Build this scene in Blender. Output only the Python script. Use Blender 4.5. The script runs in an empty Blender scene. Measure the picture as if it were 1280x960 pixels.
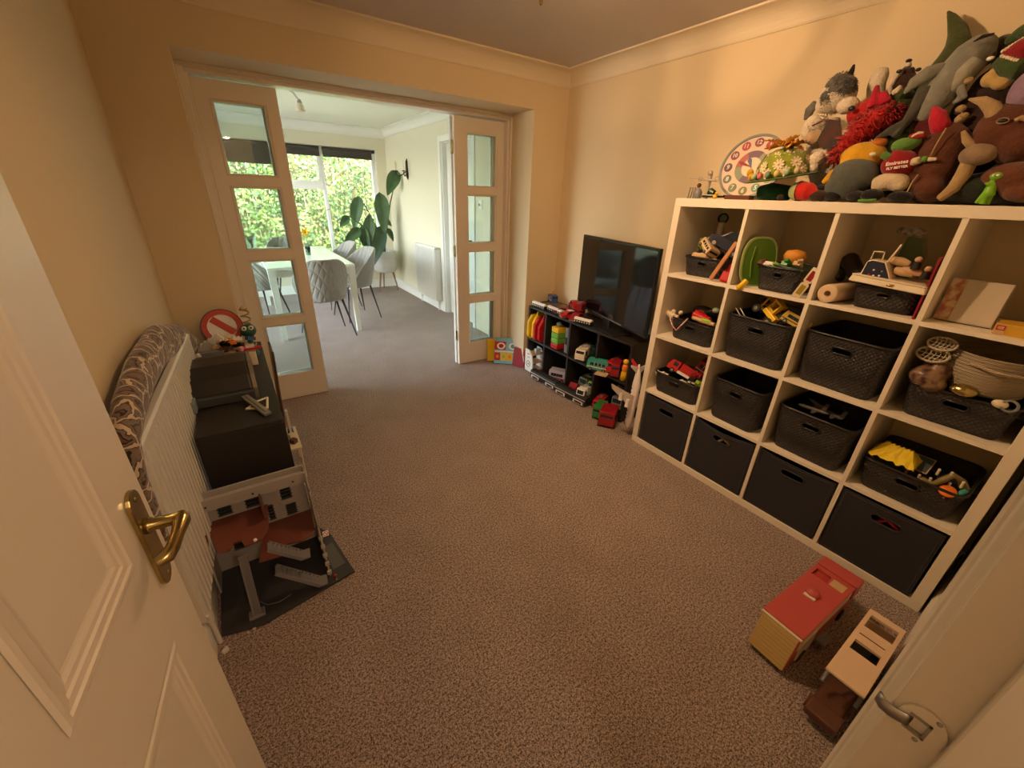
import bpy, math, random
import numpy as np
from mathutils import Vector, Matrix, Euler, geometry
random.seed(7)
S = bpy.context.scene
C = S.collection
# ------------------------------------------------------------------ camera (a wide hand-held view from the doorway)
CR = Vector((0.83215, -0.55361, 0.03226)); CU = Vector((0.20892, 0.36685, 0.90652)); CF = Vector((0.51369, 0.74762, -0.42094))
CP = Vector((-1.97505, -1.43810, 1.44623)); FP = 502.54
cd = bpy.data.cameras.new('camera'); cam = bpy.data.objects.new('camera', cd); C.objects.link(cam)
cam.matrix_world = Matrix(((CR.x, CU.x, -CF.x, CP.x), (CR.y, CU.y, -CF.y, CP.y), (CR.z, CU.z, -CF.z, CP.z), (0, 0, 0, 1)))
cd.sensor_width = 36; cd.lens = 36 * FP / 1280; cd.clip_start = .01; cd.clip_end = 200
S.camera = cam
S.view_settings.view_transform = 'Standard'; S.view_settings.look = 'None'; S.view_settings.gamma = 1
S.view_settings.use_curve_mapping = False
S.view_settings.exposure = 0.85
# ------------------------------------------------------------------ sky, sun, portal
w = bpy.data.worlds.new('sky'); S.world = w; w.use_nodes = True
nt = w.node_tree; bg = nt.nodes['Background']
sk = nt.nodes.new('ShaderNodeTexSky'); sk.sky_type = 'NISHITA'; sk.sun_disc = False
sk.sun_elevation = math.radians(42); sk.sun_rotation = math.radians(200); sk.air_density = 1.2; sk.dust_density = 2
hs = nt.nodes.new('ShaderNodeHueSaturation'); hs.inputs['Saturation'].default_value = .45
nt.links.new(sk.outputs[0], hs.inputs['Color']); nt.links.new(hs.outputs[0], bg.inputs[0]); bg.inputs[1].default_value = 2.35
def lamp(name, kind, loc, power, col, **k):
    l = bpy.data.lights.new(name, kind); l.energy = power; l.color = col
    for a, b in k.items(): setattr(l, a, b)
    o = bpy.data.objects.new(name, l); C.objects.link(o); o.location = loc
    return o
sun = lamp('sun', 'SUN', (0, 0, 8), 1.25, (1, .97, .86), angle=math.radians(1))
sun.rotation_euler = Vector((-.35, -.62, .70)).to_track_quat('Z', 'Y').to_euler()
po = lamp('window_portal', 'AREA', (-1.43, 5.50, 1.23), 1, (1, 1, 1), shape='RECTANGLE', size=3.14, size_y=1.55)
po.rotation_euler = (math.radians(-90), 0, 0); po.data.cycles.is_portal = True
p2 = lamp('patio_portal', 'AREA', (-3.25, 3.80, 1.05), 1, (1, 1, 1), shape='RECTANGLE', size=2.0, size_y=2.8)  # guides sky light through the unseen window added on the left
p2.rotation_euler = (0, math.radians(-90), 0); p2.data.cycles.is_portal = True
# ------------------------------------------------------------------ builders
def K(px, py, x):                      # point of the plane x = const on the sight line of a measured place
    d = CR * ((px - 640) / FP) - CU * ((py - 480) / FP) + CF; return CP + d * ((x - CP.x) / d.x)
def Q(px, py, y):
    d = CR * ((px - 640) / FP) - CU * ((py - 480) / FP) + CF; return CP + d * ((y - CP.y) / d.y)
def G(px, py, z):
    d = CR * ((px - 640) / FP) - CU * ((py - 480) / FP) + CF; return CP + d * ((z - CP.z) / d.z)
def V(*a): return Vector(a)
def E3(rx=0, ry=0, rz=0): return Euler((math.radians(rx), math.radians(ry), math.radians(rz))).to_matrix()
def fr(z, up=(0, 0, 1)):               # matrix whose Z axis is z and Y axis near up
    z = Vector(z).normalized(); u = Vector(up); x = u.cross(z)
    if x.length < 1e-5: x = Vector((1, 0, 0)).cross(z)
    x.normalize(); y = z.cross(x); return Matrix((x, y, z)).transposed()
class B:
    def __init__(s, T=None): s.v = []; s.f = []; s.m = []; s.sm = []; s.mi = 0; s.T = T
    def add(s, vs, fs, smooth=False, T=None):
        n = len(s.v); T = T if T is not None else s.T
        for p in vs:
            p = Vector(p); s.v.append(T @ p if T is not None else p)
        for f in fs: s.f.append(tuple(i + n for i in f)); s.m.append(s.mi); s.sm.append(smooth)
        return s
    def box(s, x0, y0, z0, x1, y1, z1):
        return s.add([(x, y, z) for x in (x0, x1) for y in (y0, y1) for z in (z0, z1)],
                     [(0, 1, 3, 2), (4, 6, 7, 5), (0, 4, 5, 1), (2, 3, 7, 6), (0, 2, 6, 4), (1, 5, 7, 3)])
    def ob(s, c, d, R=None, taper=1):     # oriented box: centre, full sizes, rotation
        R = R or Matrix.Identity(3); c = Vector(c)
        vs = [c + R @ V(x * d[0] / 2 * (taper if z > 0 else 1), y * d[1] / 2 * (taper if z > 0 else 1), z * d[2] / 2) for x in (-1, 1) for y in (-1, 1) for z in (-1, 1)]
        return s.add(vs, [(0, 1, 3, 2), (4, 6, 7, 5), (0, 4, 5, 1), (2, 3, 7, 6), (0, 2, 6, 4), (1, 5, 7, 3)])
    def tube(s, pts, r, n=10, cap=True, smooth=True, sx=1):
        pts = [Vector(p) for p in pts]; k = len(pts); r = r if isinstance(r, (list, tuple)) else [r] * k
        vs = []; pu = None
        for i in range(k):
            d = (pts[min(i + 1, k - 1)] - pts[max(i - 1, 0)]).normalized()
            if pu is None: pu = V(0, 0, 1) if abs(d.z) < .9 else V(1, 0, 0)
            a = pu.cross(d).normalized(); b = d.cross(a); pu = b
            for j in range(n):
                t = 2 * math.pi * j / n; vs.append(pts[i] + (a * math.cos(t) * sx + b * math.sin(t)) * r[i])
        fs = [(i * n + j, i * n + (j + 1) % n, (i + 1) * n + (j + 1) % n, (i + 1) * n + j) for i in range(k - 1) for j in range(n)]
        s.add(vs, fs, smooth)
        if cap: s.add(vs[:n], [tuple(reversed(range(n)))]); s.add(vs[-n:], [tuple(range(n))])
        return s
    def cyl(s, p0, p1, r0, r1=None, n=14, cap=True): return s.tube([p0, p1], [r0, r0 if r1 is None else r1], n, cap)
    def ball(s, c, r, R=None, n=14, m=8, smooth=True):
        if not isinstance(r, (tuple, list)): r = (r, r, r)
        R = R or Matrix.Identity(3); c = Vector(c); vs = [c + R @ V(0, 0, r[2])]
        for i in range(1, m):
            a = math.pi * i / m
            for j in range(n):
                b = 2 * math.pi * j / n; vs.append(c + R @ V(r[0] * math.sin(a) * math.cos(b), r[1] * math.sin(a) * math.sin(b), r[2] * math.cos(a)))
        vs.append(c + R @ V(0, 0, -r[2])); L = len(vs) - 1; fs = []
        for j in range(n): fs.append((0, 1 + j, 1 + (j + 1) % n)); fs.append((L, L - n + (j + 1) % n, L - n + j))
        for i in range(m - 2):
            for j in range(n): a = 1 + i * n; fs.append((a + j, a + n + j, a + n + (j + 1) % n, a + (j + 1) % n))
        return s.add(vs, fs, smooth)
    def lathe(s, prof, c=(0, 0, 0), R=None, n=24, smooth=True, sx=1, sy=1):   # prof: (r, z)
        R = R or Matrix.Identity(3); c = Vector(c)
        vs = [c + R @ V(r * math.cos(2 * math.pi * j / n) * sx, r * math.sin(2 * math.pi * j / n) * sy, z) for r, z in prof for j in range(n)]
        fs = [(i * n + j, i * n + (j + 1) % n, (i + 1) * n + (j + 1) % n, (i + 1) * n + j) for i in range(len(prof) - 1) for j in range(n)]
        return s.add(vs, fs, smooth)
    def plate(s, outer, holes, o, u, v, th):     # flat plate with holes: 2-D outlines in the (u, v) plane, thickness th along u x v
        o = Vector(o); u = Vector(u).normalized(); v = Vector(v).normalized(); nn = u.cross(v)
        loops = [[V(a, b, 0) for a, b in outer]] + [[V(a, b, 0) for a, b in h] for h in holes]
        flat = [p for l in loops for p in l]; tri = geometry.tessellate_polygon(loops); N = len(flat)
        vs = [o + u * p.x + v * p.y for p in flat] + [o + u * p.x + v * p.y + nn * th for p in flat]
        fs = []
        for t in tri:
            a, b, c_ = [flat[i] for i in t]
            if (b - a).cross(c_ - a).z < 0: t = t[::-1]
            fs.append(tuple(i + N for i in t)); fs.append(tuple(reversed(t)))
        k = 0
        for l in loops:
            n = len(l)
            for i in range(n): j = (i + 1) % n; fs.append((k + i, k + j, k + N + j, k + N + i))
            k += n
        return s.add(vs, fs)
    def prof(s, pr, p0, p1, up=(0, 0, 1), out=None):  # extrude a 2-D profile (a along out, b along up) from p0 to p1
        p0 = Vector(p0); p1 = Vector(p1); up = Vector(up); out = Vector(out); n = len(pr)
        vs = [p + out * a + up * b for p in (p0, p1) for a, b in pr]
        return s.add(vs, [(i, (i + 1) % n, n + (i + 1) % n, n + i) for i in range(n)] + [tuple(reversed(range(n))), tuple(range(n, 2 * n))])
    def grid(s, fn, nu, nv, smooth=True, closeu=False):
        vs = [fn(i / nu, j / nv) for j in range(nv + 1) for i in range(nu + (0 if closeu else 1))]; W = nu + (0 if closeu else 1)
        return s.add(vs, [(j * W + i, j * W + (i + 1) % W, (j + 1) * W + (i + 1) % W, (j + 1) * W + i) for j in range(nv) for i in range(nu)], smooth)
    def done(s, name, mats, parent=None, loc=None, bev=0, local=False, mod=None):
        me = bpy.data.meshes.new(name); mats = mats if isinstance(mats, (list, tuple)) else [mats]
        off = V(0, 0, 0)
        if parent is not None and not local: off = rootloc(parent)
        if parent is None and loc is not None: off = Vector(loc)
        if parent is None and loc is None and not local and s.v:
            a = np.array(s.v); mn = a.min(0); mx = a.max(0); off = V(*((mn[0] + mx[0]) / 2, (mn[1] + mx[1]) / 2, mn[2]))
        me.from_pydata([tuple(p - off) for p in s.v], [], s.f)
        for m in mats: me.materials.append(m)
        me.polygons.foreach_set('material_index', s.m); me.polygons.foreach_set('use_smooth', s.sm); me.update()
        o = bpy.data.objects.new(name, me); C.objects.link(o); o.parent = parent
        if parent is None: o.location = off
        if bev:
            b = o.modifiers.new('bevel', 'BEVEL'); b.width = bev; b.segments = 2; b.limit_method = 'ANGLE'; b.angle_limit = math.radians(40)
        if mod:
            for q in mod: q(o)
        return o
def rootloc(o):
    while o.parent is not None: o = o.parent
    return o.location.copy()
def tag(o, label, cat, group=None):
    o['label'] = label; o['category'] = cat
    if group: o['group'] = group
    return o
def thing(name, label, cat, loc, group=None, rz=0):
    o = bpy.data.objects.new(name, None); C.objects.link(o); o.location = loc; o.rotation_euler = (0, 0, math.radians(rz)); o.empty_display_size = .05
    return tag(o, label, cat, group)
def struct(o): o['kind'] = 'structure'; return o
def stuff(o): o['kind'] = 'stuff'; return o
def lab(o, t): o['label'] = t; return o
def dup(root, loc, rz=None, label=None, group=None):
    def cp(o, par):
        c = o.copy(); C.objects.link(c); c.parent = par
        for ch in [x for x in kids[o.name]]: cp(ch, c)
        return c
    kids = {}
    def walk(o):
        kids[o.name] = list(o.children)
        for ch in o.children: walk(ch)
    walk(root); r = cp(root, None); r.location = loc
    if rz is not None: r.rotation_euler = (0, 0, math.radians(rz))
    if label: r['label'] = label
    if group: r['group'] = group
    return r
def remesh(vox, it=6):
    def f(o):
        m = o.modifiers.new('remesh', 'REMESH'); m.mode = 'VOXEL'; m.voxel_size = vox; m.use_smooth_shade = True
        k = o.modifiers.new('smooth', 'SMOOTH'); k.iterations = it; k.factor = .5
    return f
def blob(name, mat, items, parent=None, vox=.007, it=5, loc=None):
    b = B()
    for t in items:
        if t[0] == 'b': b.ball(t[1], t[2], t[3] if len(t) > 3 else None, n=16, m=10)
        elif t[0] == 't': b.tube(t[1], t[2], 12, sx=t[3] if len(t) > 3 else 1)
        else: b.ob(t[1], t[2], t[3] if len(t) > 3 else None)
    return b.done(name, mat, parent, loc=loc, mod=[remesh(vox, it)])
def tufts(name, mat, parent, centres, n, L, wd, rnd):      # short fur tufts over a set of balls
    b = B()
    for c, r in centres:
        for _ in range(n):
            d = V(rnd.gauss(0, 1), rnd.gauss(0, 1), rnd.gauss(0, 1)).normalized(); p = Vector(c) + d * r
            t = d.cross(V(rnd.random(), rnd.random(), rnd.random())).normalized() * wd; l = L * (.6 + .8 * rnd.random())
            e = p + d * l + V(rnd.gauss(0, .3), rnd.gauss(0, .3), -.5) * l; k = d.cross(t)
            b.add([p - t - k, p + t - k, p + k * 1.2, e], [(0, 1, 3), (1, 2, 3), (2, 0, 3)], True)
    return stuff(b.done(name, mat, parent))
def text(body, size, mat, name, parent, loc, R, ext=.0004, ax='CENTER', bold=0):
    c = bpy.data.curves.new(name, 'FONT'); c.body = body; c.size = size; c.align_x = ax; c.align_y = 'CENTER'; c.extrude = ext; c.offset = bold
    c.materials.append(mat); c.resolution_u = 2
    o = bpy.data.objects.new(name, c); C.objects.link(o); o.parent = parent
    me = bpy.data.meshes.new_from_object(o); bpy.data.objects.remove(o); me.materials.clear(); me.materials.append(mat); o = bpy.data.objects.new(name, me); C.objects.link(o); o.parent = parent
    l = Vector(loc) - (rootloc(parent) if parent else V(0, 0, 0)); o.matrix_local = Matrix.Translation(l) @ R.to_4x4()
    return o
def ell(cx, cy, rx, ry=None, n=16, a0=0): ry = rx if ry is None else ry; return [(cx + rx * math.cos(2 * math.pi * i / n + a0), cy + ry * math.sin(2 * math.pi * i / n + a0)) for i in range(n)]
def rect(x0, y0, x1, y1): return [(x0, y0), (x1, y0), (x1, y1), (x0, y1)]
def slot(cx, cy, w_, h, n=6):
    r = h / 2; o = []
    for k in range(n + 1): a = -math.pi / 2 + math.pi * k / n; o.append((cx + w_ / 2 - r + r * math.cos(a), cy + r * math.sin(a)))
    for k in range(n + 1): a = math.pi / 2 + math.pi * k / n; o.append((cx - w_ / 2 + r + r * math.cos(a), cy + r * math.sin(a)))
    return o
# ------------------------------------------------------------------ materials
MC = {}
def M(name, col, rough=.6, metal=0, bump=None, spec=.5, emit=None, coat=0, var=None, sheen=0):
    # bump = (scale, strength[, kind]); var = (scale, colour2, factor)
    if name in MC: return MC[name]
    m = bpy.data.materials.new(name); m.use_nodes = True; n = m.node_tree; p = n.nodes['Principled BSDF']
    p.inputs['Base Color'].default_value = (*col, 1); p.inputs['Roughness'].default_value = rough; p.inputs['Metallic'].default_value = metal
    p.inputs['Specular IOR Level'].default_value = spec; p.inputs['Coat Weight'].default_value = coat; p.inputs['Sheen Weight'].default_value = sheen
    if emit: p.inputs['Emission Color'].default_value = (*emit[0], 1); p.inputs['Emission Strength'].default_value = emit[1]
    tc = n.nodes.new('ShaderNodeTexCoord')
    if var:
        t = n.nodes.new('ShaderNodeTexNoise'); t.inputs['Scale'].default_value = var[0]; t.inputs['Detail'].default_value = 3
        r = n.nodes.new('ShaderNodeMapRange'); r.inputs[1].default_value = .38; r.inputs[2].default_value = .62; r.inputs[4].default_value = var[2]
        x = n.nodes.new('ShaderNodeMix'); x.data_type = 'RGBA'; x.inputs['A'].default_value = (*col, 1); x.inputs['B'].default_value = (*var[1], 1)
        n.links.new(tc.outputs['Object'], t.inputs['Vector']); n.links.new(t.outputs[0], r.inputs[0]); n.links.new(r.outputs[0], x.inputs['Factor']); n.links.new(x.outputs['Result'], p.inputs['Base Color'])
    if bump:
        kind = bump[2] if len(bump) > 2 else 'noise'
        if kind == 'voronoi': t = n.nodes.new('ShaderNodeTexVoronoi')
        elif kind == 'wave': t = n.nodes.new('ShaderNodeTexWave'); t.bands_direction = bump[3]
        else: t = n.nodes.new('ShaderNodeTexNoise'); t.inputs['Detail'].default_value = 4
        t.inputs['Scale'].default_value = bump[0]; n.links.new(tc.outputs['Object'], t.inputs['Vector'])
        bp = n.nodes.new('ShaderNodeBump'); bp.inputs['Strength'].default_value = bump[1]; bp.inputs['Distance'].default_value = bump[4] if len(bump) > 4 else (.002 if kind == 'noise' else .003)
        n.links.new(t.outputs[0], bp.inputs['Height']); n.links.new(bp.outputs[0], p.inputs['Normal'])
    MC[name] = m; return m
def nodes(m): return m.node_tree, m.node_tree.nodes['Principled BSDF']
m_wall = M('wall_paint', (.74, .615, .40), .75, bump=(60, .12), spec=.3)
m_wall2 = M('dining_wall_paint', (.74, .70, .54), .75, bump=(60, .12), spec=.3)
m_ceil = M('artex_ceiling', (.60, .54, .49), .8, bump=(9, .9), spec=.3)
m_ceil2 = M('dining_ceiling', (.80, .80, .68), .8, bump=(9, .3), spec=.3)
m_gloss = M('gloss_paint', (.82, .75, .64), .32, bump=(30, .03), coat=.15)
m_white = M('white_gloss', (.85, .85, .80), .3, coat=.2)
m_kal = M('white_laminate', (.80, .73, .60), .45)
m_blkunit = M('black_brown_laminate', (.018, .015, .014), .5, bump=(120, .1))
m_brass = M('brass', (.52, .41, .17), .24, 1, var=(14, (.26, .20, .08), .7))
m_steel = M('steel', (.45, .43, .40), .35, 1)
m_chrome = M('chrome', (.75, .73, .70), .18, 1)
m_rad = M('radiator_enamel', (.80, .78, .72), .35, coat=.2)
m_bsk = M('woven_plastic', (.030, .026, .026), .55, bump=(1, .0))
m_felt = M('grey_box_fabric', (.028, .027, .032), .9, bump=(500, .5), sheen=.1, spec=.2)
m_dark = M('dark_void', (.01, .01, .01), .8)
m_blk = M('black_plastic', (.012, .012, .012), .35)
m_blkm = M('matt_black', (.015, .015, .015), .7)
m_scr = M('screen_glass', (.006, .006, .007), .06, spec=.6)
m_glassw = None
def glass(name, tint, gl=.08):
    m = bpy.data.materials.new(name); m.use_nodes = True; n = m.node_tree; out = n.nodes['Material Output']; n.nodes.remove(n.nodes['Principled BSDF'])
    t = n.nodes.new('ShaderNodeBsdfTransparent'); t.inputs[0].default_value = (*tint, 1); g = n.nodes.new('ShaderNodeBsdfGlossy'); g.inputs['Roughness'].default_value = .02
    f = n.nodes.new('ShaderNodeFresnel'); f.inputs[0].default_value = 1.45; x = n.nodes.new('ShaderNodeMixShader')
    n.links.new(f.outputs[0], x.inputs[0]); n.links.new(t.outputs[0], x.inputs[1]); n.links.new(g.outputs[0], x.inputs[2]); n.links.new(x.outputs[0], out.inputs[0])
    return m
m_glass = glass('pane_glass', (.93, .97, .96)); m_wglass = glass('window_glass', (.97, .98, .97)); m_gglass = glass('green_toy_glass', (.52, .72, .62))
# woven basket: crossed waves as fine relief
n, p = nodes(m_bsk); tc = n.nodes.new('ShaderNodeTexCoord'); mp = n.nodes.new('ShaderNodeMapping'); mp.inputs['Rotation'].default_value = (math.radians(45), 0, 0)
ck = n.nodes.new('ShaderNodeTexVoronoi'); ck.inputs['Scale'].default_value = 85; ck.inputs['Randomness'].default_value = .12
bp = n.nodes.new('ShaderNodeBump'); bp.inputs['Strength'].default_value = .9; bp.inputs['Distance'].default_value = .006; bp.invert = True
n.links.new(tc.outputs['Object'], mp.inputs[0]); n.links.new(mp.outputs[0], ck.inputs['Vector']); n.links.new(ck.outputs[0], bp.inputs['Height']); n.links.new(bp.outputs[0], p.inputs['Normal'])
rm = n.nodes.new('ShaderNodeMapRange'); rm.inputs[1].default_value = .0; rm.inputs[2].default_value = .6; xx = n.nodes.new('ShaderNodeMix'); xx.data_type = 'RGBA'
xx.inputs['A'].default_value = (.060, .052, .052, 1); xx.inputs['B'].default_value = (.012, .010, .010, 1)
n.links.new(ck.outputs[0], rm.inputs[0]); n.links.new(rm.outputs[0], xx.inputs['Factor']); n.links.new(xx.outputs['Result'], p.inputs['Base Color'])
# carpet: twisted pile speckle
m_carpet = M('twist_pile_carpet', (.2, .15, .13), .95, spec=.1, sheen=.15)
n, p = nodes(m_carpet); tc = n.nodes.new('ShaderNodeTexCoord')
t1 = n.nodes.new('ShaderNodeTexNoise'); t1.inputs['Scale'].default_value = 250; t1.inputs['Detail'].default_value = 4; t1.inputs['Roughness'].default_value = .7
t2 = n.nodes.new('ShaderNodeTexNoise'); t2.inputs['Scale'].default_value = 5; t2.inputs['Detail'].default_value = 2
cr = n.nodes.new('ShaderNodeValToRGB'); e = cr.color_ramp.elements; e[0].position = .42; e[0].color = (.060, .042, .036, 1); e[1].position = .58; e[1].color = (.62, .48, .41, 1)
mx = n.nodes.new('ShaderNodeMix'); mx.data_type = 'RGBA'; mx.blend_type = 'MULTIPLY'; mx.inputs['Factor'].default_value = 1
r2 = n.nodes.new('ShaderNodeMapRange'); r2.inputs[1].default_value = .3; r2.inputs[2].default_value = .7; r2.inputs[3].default_value = .92; r2.inputs[4].default_value = 1.06
bp = n.nodes.new('ShaderNodeBump'); bp.inputs['Strength'].default_value = .8; bp.inputs['Distance'].default_value = .006
for t in (t1, t2): n.links.new(tc.outputs['Object'], t.inputs['Vector'])
t3 = n.nodes.new('ShaderNodeTexNoise'); t3.inputs['Scale'].default_value = 120; t3.inputs['Detail'].default_value = 2; n.links.new(tc.outputs['Object'], t3.inputs['Vector'])
ad = n.nodes.new('ShaderNodeMath'); ad.operation = 'MULTIPLY_ADD'; ad.inputs[1].default_value = .28; n.links.new(t3.outputs[0], ad.inputs[0]); ml = n.nodes.new('ShaderNodeMath'); ml.operation = 'MULTIPLY'; ml.inputs[1].default_value = .72; n.links.new(t1.outputs[0], ml.inputs[0]); n.links.new(ml.outputs[0], ad.inputs[2])
n.links.new(ad.outputs[0], cr.inputs[0]); n.links.new(t2.outputs[0], r2.inputs[0]); n.links.new(cr.outputs[0], mx.inputs['A']); n.links.new(r2.outputs[0], mx.inputs['B'])
n.links.new(mx.outputs['Result'], p.inputs['Base Color']); n.links.new(t1.outputs[0], bp.inputs['Height']); n.links.new(bp.outputs[0], p.inputs['Normal'])
# snakeskin: cells with pale outlines
m_snake = M('snakeskin_plush', (.3, .2, .15), .85, sheen=.3, spec=.2)
n, p = nodes(m_snake); tc = n.nodes.new('ShaderNodeTexCoord'); ns = n.nodes.new('ShaderNodeTexNoise'); ns.inputs['Scale'].default_value = 30; ns.inputs['Detail'].default_value = 2
va = n.nodes.new('ShaderNodeMix'); va.data_type = 'RGBA'; va.blend_type = 'LINEAR_LIGHT'; va.inputs['Factor'].default_value = .018
ve = n.nodes.new('ShaderNodeTexVoronoi'); ve.feature = 'DISTANCE_TO_EDGE'; ve.inputs['Scale'].default_value = 15
cr = n.nodes.new('ShaderNodeValToRGB'); e = cr.color_ramp.elements; e[0].position = 0; e[0].color = (.62, .50, .34, 1); e[1].position = .035; e[1].color = (.62, .5, .34, 1)
for pos, c in ((.055, (.02, .014, .012)), (.09, (.20, .145, .11)), (.15, (.22, .16, .125)), (.17, (.03, .02, .015)), (.20, (.03, .02, .015)), (.23, (.16, .085, .06)), (.4, (.22, .13, .10))):
    q = e.new(pos); q.color = (*c, 1)
n.links.new(tc.outputs['Object'], va.inputs['A']); n.links.new(ns.outputs['Color'], va.inputs['B']); n.links.new(tc.outputs['Object'], ns.inputs['Vector'])
n.links.new(va.outputs['Result'], ve.inputs['Vector']); n.links.new(ve.outputs['Distance'], cr.inputs[0]); n.links.new(cr.outputs[0], p.inputs['Base Color'])
def FUR(name, col, b=.6, sc=140, c2=None): return M(name, col, .9, bump=(sc, min(1, b * 2), 'noise', 0, .006), sheen=.25, spec=.15, var=(30, c2 if c2 else tuple(x * .7 for x in col), .6))
def PL(name, col, rough=.35): return M(name, col, rough)
# ------------------------------------------------------------------ the setting
XL, XR, YB, YF, ZC = -2.315, .390, 1.38, -1.495, 2.29      # left, right, back, front wall planes, ceiling
DX, DY, DL = .30, 5.50, -3.25                               # dining room: right wall, window wall, left wall
YD = 1.85                                                   # dining side of the thick wall
def sbox(name, mat, *boxes, bev=0):
    b = B()
    for q in boxes: b.box(*q)
    return struct(b.done(name, mat, loc=(0, 0, 0), bev=bev))
sbox('floor', m_carpet, (DL - .1, -3.2, -.1, .9, DY + .3, 0))
sbox('wall_left', m_wall, (XL - .1, YF - .12, 0, XL, YD, ZC + .12))
sbox('wall_right', m_wall, (XR, YF - .12, 0, XR + .1, YB, ZC + .12))
sbox('wall_back', m_wall, (XL, YB, 0, -2.016, YD, ZC + .12), (.072, YB, 0, XR + .1, YD, ZC + .12), (-2.016, YB, 2.03, .072, YD, ZC + .12))
sbox('wall_front', m_wall, (-1.44, YF - .12, 0, XR, YF, ZC + .1), (-1.44 - .84, YF - .12, 2.02, -1.44, YF, ZC + .1), (XL, YF - .12, 0, -2.285, YF, ZC + .1))
sbox('ceiling', m_ceil, (XL, YF, ZC, XR, YB, ZC + .1))
# hallway behind the photographer
sbox('wall_hall', m_wall, (-3.1, -3.3, 0, -.5, -3.2, 2.4), (-3.2, -3.3, 0, -3.1, YF - .12, 2.4), (-.6, -3.2, 0, -.5, YF - .12, 2.4), (-3.2, YF - .2, 0, -2.415, YF - .12, 2.4))
sbox('ceiling_hall', m_ceil, (-3.2, -3.3, 2.3, -.5, YF - .12, 2.42))
# dining room shell
sbox('wall_dining_right', m_wall2, (DX, YD, 0, DX + .12, 1.98, ZC + .1), (DX, 2.30, 0, DX + .12, 2.74, ZC + .1), (DX, 3.50, 0, DX + .12, DY + .25, ZC + .1),
     (DX, 1.98, 2.0, DX + .12, 2.30, ZC + .1), (DX, 2.74, 2.0, DX + .12, 3.50, ZC + .1))
sbox('wall_dining_left', m_wall2, (DL - .12, YD, 0, DL, 2.4, ZC + .1), (DL - .12, 5.2, 0, DL, DY + .25, ZC + .1), (DL - .12, 2.4, 2.05, DL, 5.2, ZC + .1), (DL, YD - .1, 0, XL, YD, ZC + .1))
sbox('wall_dining_back', m_wall2, (DL, DY, 0, DX, DY + .2, .45), (DL, DY, 2.02, DX, DY + .2, ZC + .1), (.145, DY, .45, DX, DY + .2, 2.02), (DL, DY, .45, -3.0, DY + .2, 2.02))
sbox('ceiling_dining', m_ceil2, (DL, YD, ZC, DX, DY + .1, ZC + .1))
# coving: concave quarter profile with a small step
def cov(name, mat, p0, p1, out, h=.095, w_=.10):
    pr = [(0, 0), (0, -h), (.006, -h)] + [(w_ - (w_ - .010) * math.cos(a) - .0, -h + .008 + (h - .018) * math.sin(a)) for a in [math.pi / 2 * i / 8 for i in range(9)]] + [(w_ + .006, -.008), (w_ + .006, 0)]
    b = B(); b.prof(pr, p0, p1, out=out); return struct(b.done(name, mat, loc=(0, 0, 0)))
m_cov = M('coving_plaster', (.78, .68, .50), .6, spec=.3); m_cov2 = M('dining_coving', (.82, .82, .74), .6, spec=.3)
cov('trim_1', m_cov, (XL, YB, ZC), (XR, YB, ZC), (0, -1, 0)); cov('trim_2', m_cov, (XR, YB, ZC), (XR, YF, ZC), (-1, 0, 0))
cov('trim_3', m_cov, (XL, YB, ZC), (XL, YF, ZC), (1, 0, 0)); cov('trim_4', m_cov, (XL, YF, ZC), (XR, YF, ZC), (0, 1, 0))
cov('trim_5', m_cov2, (DL, DY, ZC), (DX, DY, ZC), (0, -1, 0), .11, .13); cov('trim_6', m_cov2, (DX, YD, ZC), (DX, DY, ZC), (-1, 0, 0), .09, .10)
cov('trim_7', m_cov2, (DL, YD, ZC), (DX, YD, ZC), (0, 1, 0), .09, .10)
# skirting boards
def skirt(name, p0, p1, out, h=.12, t=.016, mat=None):
    b = B(); b.prof([(0, 0), (t, 0), (t, h * .72), (t * .7, h * .8), (t * .7, h * .88), (t * .25, h), (0, h)], p0, p1, out=out); return struct(b.done(name, mat or m_white, loc=(0, 0, 0)))
skirt('baseboard_left', (XL, YF, 0), (XL, YB, 0), (1, 0, 0)); skirt('baseboard_right', (XR, YF, 0), (XR, YB, 0), (-1, 0, 0))
skirt('baseboard_back', (XL, YB, 0), (-2.016, YB, 0), (0, -1, 0)); skirt('baseboard_back', (.072, YB, 0), (XR, YB, 0), (0, -1, 0))
skirt('baseboard_front', (-1.40, YF, 0), (XR, YF, 0), (0, 1, 0), mat=m_gloss)
skirt('baseboard_dining_right', (DX, 3.56, 0), (DX, DY, 0), (-1, 0, 0), .13); skirt('baseboard_dining_back', (DL, DY, 0), (DX, DY, 0), (0, -1, 0), .13)
# frame of the glazed doors in the thick wall
b = B(); b.box(-2.016, 1.69, 0, -1.9675, 1.80, 1.99); b.box(-2.0, 1.80, 0, -1.935, 1.815, 1.99); b.box(.048, 1.69, 0, .072, 1.80, 1.99); b.box(-2.016, 1.69, 1.99, .072, 1.80, 2.03)
b.box(-2.016, 1.662, 0, -1.985, 1.69, 2.01); b.box(.058, 1.662, 0, .072, 1.69, 2.01); b.box(-2.016, 1.662, 2.01, .072, 1.69, 2.03)
b.box(-2.016, 1.80, 0, -1.99, YD + .015, 2.03); b.box(.06, 1.80, 0, .072, YD + .015, 2.03)
struct(b.done('trim_8', m_gloss, loc=(0, 0, 0), bev=.003))
b = B(); b.box(-2.09, YD, 0, -2.016, YD + .018, 2.10); b.box(.072, YD, 0, .145, YD + .018, 2.10); b.box(-2.016, YD, 2.03, .072, YD + .018, 2.10); struct(b.done('trim_9', m_white, loc=(0, 0, 0), bev=.004))
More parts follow.
